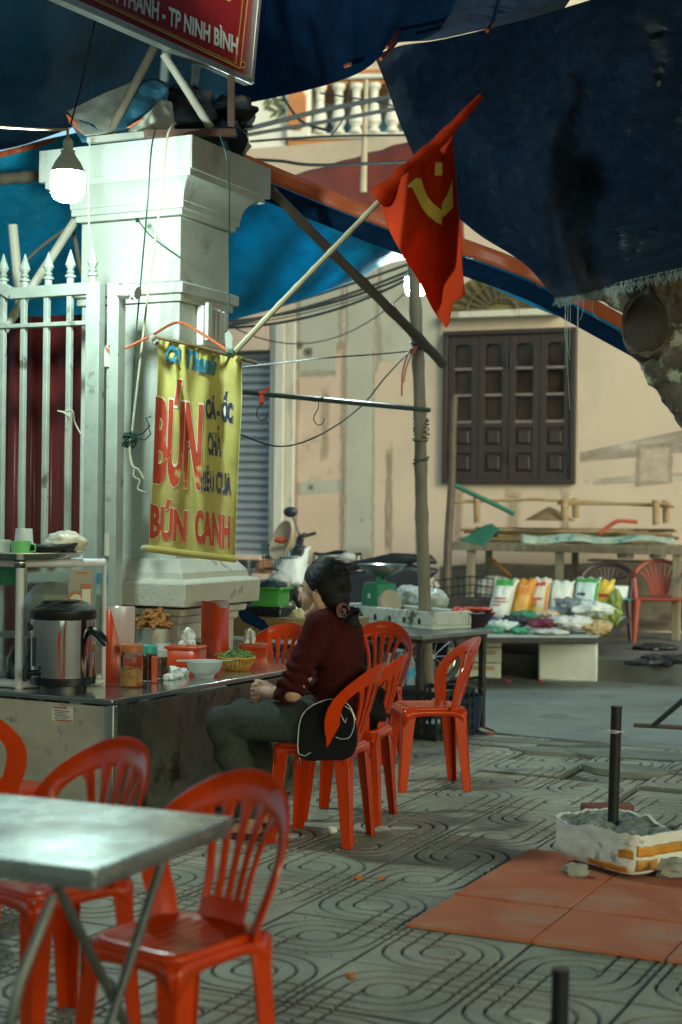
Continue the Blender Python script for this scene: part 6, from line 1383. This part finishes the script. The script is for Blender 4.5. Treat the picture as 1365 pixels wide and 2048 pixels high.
for i in range(3):
    for j in range(2):
        b_ = MB().lathe([(0,0),(.03,0),(.032,.02),(.032,.13),(.014,.175),(.014,.195),(0,.195)], 14, (i*.066-.066, j*.066, 0)).build('bottle', pm('pale_blue_pet', (.45,.62,.68), .15, trans=.5, ior=1.15, rvar=.03), pk)
        MB().lathe([(.0325,.05),(.0325,.10)], 14, (i*.066-.066, j*.066, 0), cap=False).build('bottle_label', pm('sky_blue_label', (.04,.30,.52), .5, var=.2), b_)
simple('stool_box','dark box carrying the pack of water bottles under the scale table','box', MB().box((0,0,.13),(.26,.2,.26)), m_dk, (wbq.x, wbq.y+.03, 0), .4, bevel=.01)
bkt = G(945,1475); bu = thing('bucket', 'dark blue bucket standing behind the side chair by the table leg', 'bucket', (bkt.x-.02, bkt.y+.35, -.02), 0)
MB().lathe([(0,0),(.09,0),(.115,.22),(.12,.225),(.11,.22),(.086,.01),(0,.01)], 28, cap=False).build('pail', pm('navy_plastic', (.012,.02,.06), .4), bu)
MB().tube([(.115*math.cos(a),.0,.22+.08*math.sin(a)) for a in [PI*k/12 for k in range(13)]], .003, 6).build('handle', m_dk, bu)
# bench with the green tub behind the counter end
gb = P(543,1200,8.9); m_tubg = pm('leaf_green_plastic', (.06,.30,.045), .4, var=.12)
yb = thing('yellow_bench', 'yellowed wooden work bench behind the counter end', 'bench', (P(545,1240,8.6).x, 8.75, 0), YAW)
zb_ = P(570,1237,8.6).z; m_yw = pm('yellow_stained_wood', (.22,.15,.055), .6, var=.3, vscale=6, stretch=(.4,4,4))
MB().box((.05,.12,zb_-.02), (.8,.42,.04)).build('bench_top', m_yw, yb, bevel=.005); MB().box((.05,-.08,zb_-.09), (.78,.02,.10)).build('bench_apron', m_yw, yb)
for x in (-.3,.4):
    for y in (-.05,.28): MB().box((x,y,(zb_-.04)/2), (.045,.045,zb_-.04)).build('bench_leg', m_yw, yb)
MB().tube([(-.32,-.10,zb_-.12),(.43,-.10,zb_-.14)], .012, 8).build('bench_rail', m_wcup, yb)
gl = P(540,1212,8.75); gtub = thing('green_tub', 'leaf green rectangular tub with lidded goods on the bench behind the woman', 'tub', (gl.x, 8.8, P(540,1212,8.75).z), YAW)
rbox(MB(), .19,.15,0,.10,32,7).build('tub_body', m_tubg, gtub, solid=.004); MB().box((0,-.08,.10),(.215,.012,.014)).build('tub_rim', m_tubg, gtub, bevel=.003); MB().box((.1,0,.10),(.014,.17,.014)).build('tub_rim', m_tubg, gtub, bevel=.003)
bag('plastic_bag','dark shiny bag heaped in the green tub', gl+Vector((0,.05,.115)), (.09,.07,.035), pm('blue_black_film', (.03,.05,.07), .15, var=.6, vscale=20, bump=.5), 3)
simple('gas_stove','dark stove block on the bench under the green tub','stove', MB().box((0,0,-.05),(.24,.2,.10)), m_blk, (gl.x, 8.82, gl.z), YAW, bevel=.012)
bag('snack_bag','pale bag of snacks on the bench beside the dark stove', P(602,1230,8.7), (.06,.05,.035), pm('cream_food_bag', (.5,.38,.2), .35, var=.4, vscale=25), 6)
tarpb = MB().grid(lambda u, v: P(lerp(465,530,u)+lerp(0,20,v), lerp(1208,1240,u)+lerp(0,34,v), 8.45) , 6, 4); tag(tarpb.build('blue_tarp_corner', T_NAVY, None, solid=.004), 'navy tarp corner hanging beside the pillar foot', 'tarp')

# ================================================================== FAR STALL ACROSS THE ROAD
FZ_ = .105
m_tim = pm('weathered_timber', (.23,.20,.14), .85, var=.3, vscale=7, stretch=(3,3,.5), dirt=((.07,.055,.04), 4, .58, .1)); m_bsl = pm('split_bamboo', (.34,.23,.11), .75, var=.35, vscale=9, stretch=(.4,4,4))
def Q(px, py, Y): return P(px, py, Y)
zt_ = Q(1130,1086,14.9).z
rk0, rk1 = Q(905,1086,15.3), Q(1400,1086,14.3); rd = (rk1-rk0); rd.z = 0; rl_ = rd.length; rkA = math.atan2(rd.y, rd.x)
rk = thing('market_table', 'long weathered timber table against the wall below the window', 'table', (rk0.x, rk0.y, FZ_), rkA)
ht = zt_-FZ_
for k in range(4): MB().box((rl_/2, .08+k*.15, ht-.02), (rl_, .14, .035)).build('plank', m_tim, rk, bevel=.004)
MB().box((rl_/2, -.012, ht-.055), (rl_,.03,.07)).build('front_rail', m_tim, rk, bevel=.004)
for px in (940,1117,1352):
    x = (Q(px,1150,lerp(15.3,14.3,(px-905)/495.)).x - rk0.x)/math.cos(rkA)
    for y in (.03,.55): MB().box((x+.02*y,y,(ht-.09)/2), (.075 if y < .1 else .06,.06,ht-.09)).build('leg', m_tim, rk, bevel=.005)
MB().box((rl_*.75,.45,ht-.17), (rl_*.45,.2,.02)).build('under_shelf', m_tim, rk)
for k, (px, lab) in enumerate(((1252,'left white tub on the shelf under the market table'), (1316,'right white tub on the shelf under the market table'))):
    q = Q(px,1117,14.95); simple('white_tub', lab, 'tub', MB().lathe([(0,0),(.075,0),(.095,.09),(.09,.09),(.07,.006),(0,.006)], 24, cap=False), m_wcup, q, group='white tubs under the market table')
# pile of split bamboo and its little rail
rnd = random.Random(12)
for k in range(46):
    lay = k//12; y = rnd.uniform(.0,.5); x0 = rnd.uniform(.02,.35) if rnd.random() < .7 else rnd.uniform(.2,.8); x1 = rl_*rnd.uniform(.70,.90); z = FZ_+ht+.02+lay*.032+rnd.uniform(0,.012)
    R_ = Matrix.Rotation(rkA,3,'Z'); a = Vector((rk0.x,rk0.y,0)) + R_ @ Vector((x0,y,0)); b_ = Vector((rk0.x,rk0.y,0)) + R_ @ Vector((x1,y+rnd.uniform(-.08,.08),0)); a.z = z; b_.z = z+rnd.uniform(-.01,.015)
    o = MB().tube([a, a.lerp(b_,.5)+Vector((0,0,-.008)), b_], [.017,.018,.014], 6).build('bamboo_stick', m_bsl if k % 4 else m_dkb); tag(o, 'brown bamboo stick in the pile laid along the market table', 'stick', 'bamboo sticks piled on the market table')
def bstick(a, b_, r, lab, m=None, nm='bamboo_stick', cat='stick', grp=None): return pole(nm, a, b_, r, r*.95, m or m_bsl, lab, cat, grp, 0, 8)
rkf = thing('bamboo_railing', 'low bamboo railing of short posts standing on the stick pile', 'railing', Q(955,1045,14.9), 0); rko = Q(955,1045,14.9)
for px, y0, y1, Y in ((955,994,1046,14.95),(1130,998,1042,14.7),(1152,996,1036,14.95),(1313,1000,1050,14.4),(1333,1000,1046,14.6)):
    MB().tube([Q(px,y1,Y)-rko, Q(px-1,y0,Y)-rko], .034, 10).build('railing_post', m_bsl, rkf)
for a, b_ in (((905,1004,15.0),(1085,998,14.8)), ((1060,998,14.85),(1348,1013,14.5)), ((1115,1007,14.75),(1340,1008,14.45))):
    MB().tube([Q(*a)-rko, Q(*b_)-rko], .015, 8).build('railing_bar', m_bsl, rkf)
tag(MB().lathe([(.001,.13),(.05,.11),(.24,.0),(.235,-.006),(.05,.09)], 32, cap=False).build('conical_hat', pm('old_palm_leaf', (.22,.14,.07), .85, var=.3, stretch=(1,1,6)), loc=Q(1100,1040,14.95)), 'brown conical hat lying on the bamboo pile', 'hat')
ga = MB().grid(lambda u, v: Q(lerp(lerp(912,985,u), lerp(962,1002,u), v), lerp(lerp(1078,1049,u), lerp(1092,1062,u), v) + 4*math.sin(u*6), 14.75-.1*v), 14, 8)
tag(ga.build('green_cloth', pm('dark_green_cloth', (.015,.11,.075), .7, var=.2), solid=.006), 'dark green cloth draped over the left end of the market table', 'cloth')
gc = MB().grid(lambda u, v: Q(lerp(1042,1350,u), lerp(1068,1086,v)+3*math.sin(u*14)+ (6*u if v < .5 else -2*u), 14.8-.6*u-.1*v), 40, 5)
tag(gc.build('printed_cloth', pm('pale_green_print', (.35,.42,.33), .8, var=.45, vscale=14, dirt=((.06,.22,.20), 7, .55, .06)), solid=.005), 'pale green printed sheet hanging along the front of the market table', 'cloth')
pole('leaning_post', Q(909,795,14.75), Q(892,1205,14.6), .036, .042, m_dkb, 'dark weathered pole leaning upright left of the window', 'post', None, .02)
bstick(Q(905,968,14.7), Q(1030,1028,14.6), .024, 'green bar slanting from the leaning post to the bamboo pile', pm('green_bar', (.015,.13,.08), .5), 'green_bar', 'bar')
bstick(Q(983,1118,15.3), Q(1022,1152,15.2), .02, 'orange stick leaning against the damp wall', pm('orange_stick', (.35,.13,.04), .7), 'orange_stick')
wire('red_ribbon', [Q(1200,1066,14.4), Q(1225,1048,14.4), Q(1240,1042,14.4), Q(1275,1044,14.4)], .022, pm('faded_red_ribbon', (.36,.07,.03), .8), 'faded red ribbon tied across the bamboo pile', 'ribbon')
# selling slab on foam boxes
s_f0, s_f1 = G(925,1274,.345), G(1211,1275,.345); s_b = G(1263,1232,.345)
sdx = (s_f1-s_f0).normalized(); sdy = Vector((-sdx.y, sdx.x, 0)); sdl = (s_f1-s_f0).length+.9; sdd = 1.25
slb = thing('selling_board', 'low dark board on foam boxes spread with goods across the road', 'board', s_f1, math.atan2(sdx.y, sdx.x))
shr = (s_b - s_f1); q_ = Vector((shr.dot(sdx), shr.dot(sdy), 0))
MB().prism([(-sdl,0,-.045),(0,0,-.045),(q_.x,q_.y,-.045),(-sdl,q_.y,-.045)], (0,0,.04)).build('board_top', m_leg, slb, bevel=.004)
MB().prism([(-sdl+.02,.03,-.004),(-.05,.03,-.004),(q_.x-.06,q_.y-.03,-.004),(-sdl+.02,q_.y-.03,-.004)], (0,0,.004)).build('board_sheet', pm('pale_green_sheet', (.38,.42,.36), .8, var=.35, vscale=6), slb)
m_fbx = pm('white_foam_box', (.66,.68,.64), .8, var=.05, vscale=5, bump=.15, bscale=90, dirt=((.42,.42,.36), 3, .6, .15)); m_tp2 = pm('tan_tape', (.50,.36,.22), .5, var=.1)
f0, f1 = G(1083,1362,-.07), G(1201,1364,-.07); fdx = (f1-f0).normalized(); fh = .30
o = MB().box((0,0,fh/2), ((f1-f0).length,.42,fh)).build('foam_box', m_fbx, None, loc=(f0+f1)/2+Vector((-fdx.y,fdx.x,0))*.21, rotz=math.atan2(fdx.y,fdx.x)-.12, bevel=.018, seg=3); tag(o, 'big white foam box holding up the right of the selling board', 'foam box', 'foam boxes under the selling board')
for k in range(3):
    q = G(960,1357,-.07); o = MB().box((0,0,.063), (.44,.40,.122)).build('foam_box', m_fbx, None, loc=(q.x-.03, q.y+.2, -.068+k*.128), rotz=-.1+.02*k, bevel=.014, seg=3); tag(o, ('lowest white foam box of the left stack under the selling board', 'middle white foam box of the left stack under the selling board', 'topmost white foam box of the left stack under the selling board')[k], 'foam box', 'foam boxes under the selling board')
    MB().box((.02,-.202,.063+.02), (.30,.003,.035)).build('tape', m_tp2, o)
# bags of goods
def sack(px0, px1, py0, py1, Y, col, label, prints, lean=0., th=.07, top=None, seed=1):
    c = P((px0+px1)/2, py1, Y); w = (px1-px0)/FPX*Y; h = (py1-py0)/FPX*Y
    t = thing('goods_bag', label, 'bag', (c.x, c.y, c.z), rkA+.1, 'plastic bags of goods on the selling board')
    def sf(u, v, side=-1, off=0.):
        x = (u-.5)*w; z = v*h; e = (1-abs(2*u-1)**3)*(1-(max(0,v-.12)/.88)**3.2)*min(1,(v+.02)/.12)
        d = th*(e**.55 if e > 0 else 0); x *= 1-.10*math.sin(PI*min(1,v*1.2))*.3 + .08*(v > .9); d += .010*mnoise.noise(Vector((u*5, v*6, seed)))*(1 if e > 0 else 0)
        return Vector((x+lean*v*h, side*(d+off) + .25*v*h, z + .008*math.sin(u*16+seed)*(v > .85)))
    m = pm('bag_film_%02d' % seed, col, .32, var=.10, vscale=9, bump=.4, bscale=28)
    mb = MB().grid(lambda u, v: sf(u, v, -1), 18, 20); mb.grid(lambda u, v: sf(u, v, 1), 18, 20); mb.build('film', m, t, ang=70)
    for k, (u0, u1, v0, v1, cc) in enumerate(prints):
        MB().grid(lambda u, v: sf(lerp(u0,u1,u), lerp(v0,v1,v), -1, .004), 6, 5).build('print', pm('bag_print_%02d%02d' % (seed,k), cc, .4, var=.15), t)
    return t
RDp, GRp, ORp, YLp, BLp, WHp = (.40,.04,.02), (.05,.28,.05), (.55,.20,.02), (.60,.42,.04), (.20,.36,.42), (.62,.62,.55)
sack(972,1018,1158,1240,12.6,(.60,.60,.52),'tall white sack with green top and red print, leftmost on the board',[(.1,.9,.84,.99,GRp),(.2,.75,.52,.56,RDp),(.2,.85,.44,.47,RDp),(.2,.6,.36,.39,RDp),(.1,.5,.08,.2,(.55,.25,.18))],.18,.08,seed=1)
sack(1014,1058,1158,1238,12.7,ORp,'plain orange yellow sack second from the left on the board',[(.15,.9,.2,.6,(.60,.30,.05))],.16,.08,seed=2)
sack(1052,1094,1156,1240,12.75,(.56,.50,.40),'white sack printed with orange fruit beside the orange sack',[(.1,.9,.12,.3,YLp),(.15,.5,.32,.5,ORp),(.85,.98,.1,.9,ORp),(.2,.8,.82,.9,RDp),(.3,.7,.48,.54,RDp)],.06,.07,seed=3)
sack(1096,1143,1162,1230,12.8,(.60,.62,.56),'white sack with faint blue print in the middle of the row',[(.1,.9,.05,.25,BLp),(.35,.65,.10,.22,YLp),(.25,.8,.45,.50,RDp)],.04,.07,seed=4)
sack(1146,1194,1156,1216,12.8,(.48,.58,.56),'white sack with green edge and dark print right of the middle',[(.05,.95,.86,.98,GRp),(.88,.99,.1,.85,GRp),(.15,.5,.42,.52,(.03,.05,.06)),(.1,.8,.15,.3,BLp)],.08,.07,seed=5)
sack(1183,1224,1160,1240,12.95,YLp,'yellow and green sack at the right end of the row',[(.1,.9,.05,.5,(.28,.36,.06)),(.3,.8,.58,.66,RDp),(.2,.6,.2,.4,WHp)],.02,.07,seed=6)
def lump(px, py, Y, r, col, label, seed, cat='package', rough=.4, tr=0.):
    return bag('package', label, P(px,py,Y), r, pm('package_film_%02d' % seed, col, rough, var=.25, vscale=12, bump=.4, bscale=30, trans=tr), seed, cat, 1.5, 'small packages spread on the selling board')
for k, (px, py, Y, r, col, lab) in enumerate((
    (1187,1217,12.3,(.15,.08,.05),(.62,.64,.60),'white wrapped pack lying below the yellow sack'),
    (1140,1212,12.35,(.10,.07,.06),(.16,.20,.22),'slate grey pack beside the white wrapped pack'),
    (1143,1247,12.0,(.15,.10,.05),(.60,.56,.52),'clear bag of white goods at the front middle of the board'),
    (1195,1257,11.95,(.10,.08,.05),(.50,.34,.16),'tan bag of snacks at the right front of the board'),
    (1085,1246,12.0,(.10,.08,.03),(.16,.02,.05),'maroon folded cloth at the front of the board'),
    (1030,1243,12.1,(.09,.08,.04),(.03,.03,.05),'dark folded cloth bundle at the front of the board'),
    (1050,1232,12.3,(.10,.08,.04),(.04,.20,.10),'green cloth bundle behind the dark cloth'),
    (1005,1252,12.0,(.10,.08,.04),(.50,.55,.50),'white cloth bundle at the left front of the board'),
    (960,1240,12.2,(.10,.08,.035),(.02,.06,.22),'blue packet at the left end of the board'),
    (950,1230,12.4,(.09,.07,.03),(.58,.58,.54),'white packet behind the blue packet'),
    (985,1262,11.9,(.07,.06,.03),(.05,.22,.13),'green packet at the very front left of the board'),
    (1040,1262,11.85,(.06,.05,.025),(.04,.26,.14),'green white packet at the front edge of the board'),
    (1100,1265,11.85,(.13,.08,.022),(.52,.50,.46),'flat pale packet lying at the front edge of the board'),
    (1230,1215,12.9,(.05,.05,.13),(.20,.26,.05),'lime green bag standing at the right end of the board'),
    (1096,1228,12.3,(.08,.06,.03),(.55,.38,.28),'pink packet below the middle sacks'))): lump(px, py, Y, r, col, lab, k+20)
# plastic armchairs by the wall
def armchair(px, Y, label, m, rz, hgt=.74):
    c = P(px,1200,Y); t = thing('armchair', label, 'armchair', (c.x, Y, FZ_), rz); sz = .40
    MB().grid(lambda u, v: Vector(((u-.5)*.44, (v-.5)*.42, sz-.015*(1-abs(2*u-1)**3)*(1-abs(2*v-1)**3))), 10, 10).build('seat', m, t, solid=.02)
    def bs(x, z): return Vector((x, .20+(z-sz)*.22-1.1*x*x, z))
    ar_ = [bs(.24*math.cos(a)*(1.0 if math.sin(a) > 0 else 1), sz+.16+ (hgt-sz-.16)*max(0,math.sin(a)) + min(0,math.sin(a))*.2) for a in [-.5+(PI+1.0)*k/24 for k in range(25)]]
    MB().tube(ar_, .022, 8).build('back_frame', m, t)
    for k in range(9):
        q = k-4; MB().tube([bs(q*.018, sz+.02), bs(q*.026, sz+.16), bs(q*.045, hgt-.03-.005*q*q)], [.011,.011,.013], 6).build('slat', m, t)
    for s in (-1, 1):
        MB().tube([(s*.245,.12,sz+.22),(s*.265,-.05,sz+.215),(s*.25,-.20,sz+.18),(s*.235,-.22,sz)], .022, 8).build('armrest', m, t)
        for y in (-.2,.19): MB().tube([(s*.22,y,sz),(s*.25,y*1.12,0)], [.032,.022], 8).build('leg', m, t)
    return t
armchair(1321,14.3,'faded red plastic armchair at the right edge below the wall',pm('faded_red_plastic', (.30,.045,.025), .45, var=.15),math.radians(-8))
armchair(1212,14.4,'dark purple plastic armchair beside the faded red one',pm('dark_purple_chair', (.035,.018,.026), .4, var=.15),math.radians(-14),.70)
q = P(1243,1200,14.2); simple('lunch_box','white box with a teal base on the dark armchair','box', MB().box((0,0,.055),(.17,.13,.11)), m_wcup, (q.x,q.y,FZ_+.405), .1, bevel=.01); simple('teal_tray','teal tray under the white box on the dark armchair','tray', MB().box((0,0,.0),(.24,.17,.014)), m_tl, (q.x,q.y,FZ_+.397), .1, bevel=.003)
for k, (px, py, s) in enumerate(((1310,1300,.10),(1345,1325,.12),(1285,1330,.07))):
    bag('rubbish_heap', ('dark flat rubbish on the far pavement under the red armchair','black rubbish heap on the far pavement at the right edge','small dark rubbish lump beside the foam box')[k], G(px,py,FZ_)+Vector((0,0,.02)), (s*1.8,s,s*.35), m_dk, k+3, 'rubbish', 1.2, 'dark rubbish on the far pavement')
# motorbike, rack, hat and bags behind the woman
m_mbk = pm('dark_motorbike_plastic', (.02,.022,.03), .3, var=.2); mo = Vector((P(690,1200,12.9).x, 12.9, FZ_))
mt = thing('motorbike', 'dark parked motorbike with wire basket half hidden behind the woman', 'motorbike', mo, math.radians(-6))
for x in (-.60,.60):
    wh = MB().tube([(x+.26*math.cos(a),0,.28+.26*math.sin(a)) for a in [2*PI*k/32 for k in range(33)]], .045, 10, False).build('wheel', m_cable, mt)
    MB().tube([(x+.20*math.cos(a),0,.28+.20*math.sin(a)) for a in [2*PI*k/32 for k in range(33)]], .014, 8, False).build('rim', m_chr, wh)
    for k in range(6): MB().tube([(x,0,.28),(x+.2*math.cos(k*PI/3),0,.28+.2*math.sin(k*PI/3))], .010, 6).build('spoke', m_chr, wh)
MB().prism([(x,-.11,z) for x, z in ((-.25,.32),(.15,.30),(.62,.52),(.80,.70),(.55,.74),(.05,.66),(-.2,.5))], (0,.22,0)).build('body_shell', m_mbk, mt, bevel=.04)
MB().prism([(x,-.12,z) for x, z in ((.0,.67),(.6,.75),(.78,.74),(.72,.82),(.4,.83),(.1,.76))], (0,.24,0)).build('saddle', m_blk, mt, bevel=.03)
MB().tube([(-.62,0,.3),(-.42,0,.80),(-.38,0,.94)], .035, 10).build('fork', m_mbk, mt); MB().prism([(x,-.17,z) for x, z in ((-.52,.40),(-.44,.40),(-.32,.86),(-.42,.9))], (0,.34,0)).build('leg_shield', m_mbk, mt, bevel=.02)
MB().tube([(-.30,-.33,.98),(-.38,-.1,.95),(-.38,.1,.95),(-.30,.33,.98)], .016, 8).build('handlebar', m_blk, mt)
MB().tube([(-.36,-.2,.96),(-.40,-.24,1.08),(-.42,-.26,1.13)], .008, 6).build('mirror_stem', m_chr, mt); MB().ball((-.43,-.27,1.16), (.06,.02,.045), 12, 8).build('mirror', m_mbk, mt)
bk = MB(); 
for k in range(12):
    a = k/11; bk.tube([(-.66+a*.26,-.16,.68),(-.68+a*.3,-.18,.88)], .005, 5); bk.tube([(-.66+a*.26,.12,.68),(-.68+a*.3,.14,.88)], .005, 5)
for z in (.68,.78,.88): bk.tube([(-.68,-.18,z),(-.38,-.18,z),(-.38,.14,z),(-.68,.14,z),(-.68,-.18,z)], .007, 5)
bk.build('wire_basket', pm('dark_teal_wire', (.02,.07,.07), .5), mt)
wsk = sack(545,614,1094,1172,12.8,(.62,.64,.62),'white shopping bag hung in front of the shutter left of the woman',[],.0,.10,seed=30); del wsk['group']
bag('shopping_bag','greyish clear bag below the white shopping bag', P(560,1162,12.7), (.10,.08,.07), pm('grey_bag_film', (.36,.36,.32), .4, var=.2), 13, 'bag', .5)
ht_ = P(562,1080,12.5); hto = MB().lathe([(0,.13),(.03,.122),(.17,.0),(.165,-.004),(.03,.11),(0,.118)], 36, cap=False).build('conical_hat', pm('palm_leaf_hat', (.50,.36,.22), .8, var=.2, vscale=5), None, loc=ht_); hto.rotation_euler = Vector((.80,.45,-.30)).to_track_quat('Z','Y').to_euler(); tag(hto, 'pale conical hat tilted on the white shopping bag', 'hat')
bag('red_ribbon_ball','red ribbon lining showing inside the tilted conical hat', P(562,1080,12.48), (.05,.03,.025), pm('red_lining', (.42,.06,.02), .7), 3, 'ribbon')
bag('clay_jar','round orange brown jar on the step by the shutter', P(531,1134,14.0), (.085,.085,.07), pm('terracotta', (.36,.14,.06), .7, var=.15), 2, 'jar', .1)
simple('cardboard_box','pale pink cardboard box under the orange brown jar','box', MB().box((0,0,0),(.2,.16,.12)), pm('pinkish_card', (.48,.32,.24), .85), P(525,1160,14.0), .1, bevel=.006)
pole('barrier_post', P(498,1120,13.5), P(498,1200,13.5), .016, .016, m_ssd, 'thin steel upright by the shutter beside the pillar', 'post')
rkk = thing('steel_rack', 'grey steel rack with dark cover behind the woman\'s head', 'rack', P(690,1200,13.6), 0); ro_ = P(690,1200,13.6)
for px in (632,716): MB().tube([P(px,1112,13.6)-ro_, P(px,1300,13.6)-ro_], .024, 8).build('rack_post', m_ssd, rkk)
MB().tube([P(625,1112,13.6)-ro_, P(722,1113,13.6)-ro_], .018, 8).build('rack_bar', m_ssd, rkk)
MB().grid(lambda u, v: P(lerp(628,724,u), lerp(1104,1118,v)+3*math.sin(u*9), 13.55+.3*v)-ro_, 16, 4).build('rack_cover', m_dk, rkk, solid=.01)
MB().grid(lambda u, v: P(lerp(632,718,u), lerp(1120,1190,v), 13.75)-ro_, 6, 6).build('rack_panel', pm('dark_maroon_panel', (.05,.02,.025), .7, var=.3), rkk, solid=.01)
bag('clear_bag','crumpled clear bag on the right end of the steel rack', P(696,1115,13.4), (.07,.05,.045), bagm, 15)
# small cart behind the bamboo post
cw = P(858,1312,10.3); ct = thing('hand_cart', 'small hand cart with spoked wheel behind the bamboo post', 'cart', (cw.x, cw.y, -.07), .5)
rw = .20; zc = cw.z+.07
w_ = MB().tube([(rw*math.cos(a),-.05,zc+rw*math.sin(a)) for a in [2*PI*k/36 for k in range(37)]], .024, 10, False).build('wheel', m_cable, ct)
MB().tube([(rw*.88*math.cos(a),-.05,zc+rw*.88*math.sin(a)) for a in [2*PI*k/36 for k in range(37)]], .009, 8, False).build('rim', m_chr, w_)
for k in range(10): MB().tube([(0,-.05,zc),(rw*.88*math.cos(k*PI/5),-.05,zc+rw*.88*math.sin(k*PI/5))], .003, 5).build('spoke', m_chr, w_)
MB().tube([(0,-.06,zc),(0,.42,zc)], .016, 8).build('axle', m_ssd, ct); MB().box((-.1,.2,zc+.20), (.55,.40,.03)).build('platform', m_leg, ct); MB().tube([(-.36,.05,zc+.2),(-.36,.05,0)], .014, 8).build('prop', m_leg, ct); MB().box((-.1,.0,zc+.1),(.03,.03,.18)).build('bracket', m_leg, ct)
wk = MB(); wo_ = P(945,1190,13.2)
for k in range(14):
    a = k/13; wk.tube([wo_+Vector((-.3+a*.6,0,-.02)), wo_+Vector((-.34+a*.68,-.02,.12+.05*math.sin(a*PI)))], .005, 5)
for z in (-.02,.05,.12): wk.tube([wo_+Vector((-.33,0,z)), wo_+Vector((0,-.02,z+.04)), wo_+Vector((.33,0,z))], .006, 5)
tag(wk.build('wire_basket', m_cable), 'dark wire basket on the far pavement left of the market table', 'basket')
simple('basket_crate','dark crate carrying the wire basket on the far pavement','crate', MB().box((0,0,.0),(.6,.3,.34)), m_leg, wo_+Vector((0,.06,-.20)), 0, bevel=.01)
bag('cement_sack','pale sack heaped on the far pavement behind the scale', P(815,1178,13.4), (.26,.18,.13), pm('pale_sack_cloth', (.40,.34,.26), .9, var=.25), 17, 'sack', .7)
bag('cement_sack','grey sack heaped beside the pale sack behind the bamboo post', P(985,1178,14.6), (.16,.14,.12), pm('grey_sack_cloth', (.28,.27,.24), .9, var=.25), 19, 'sack', .7)
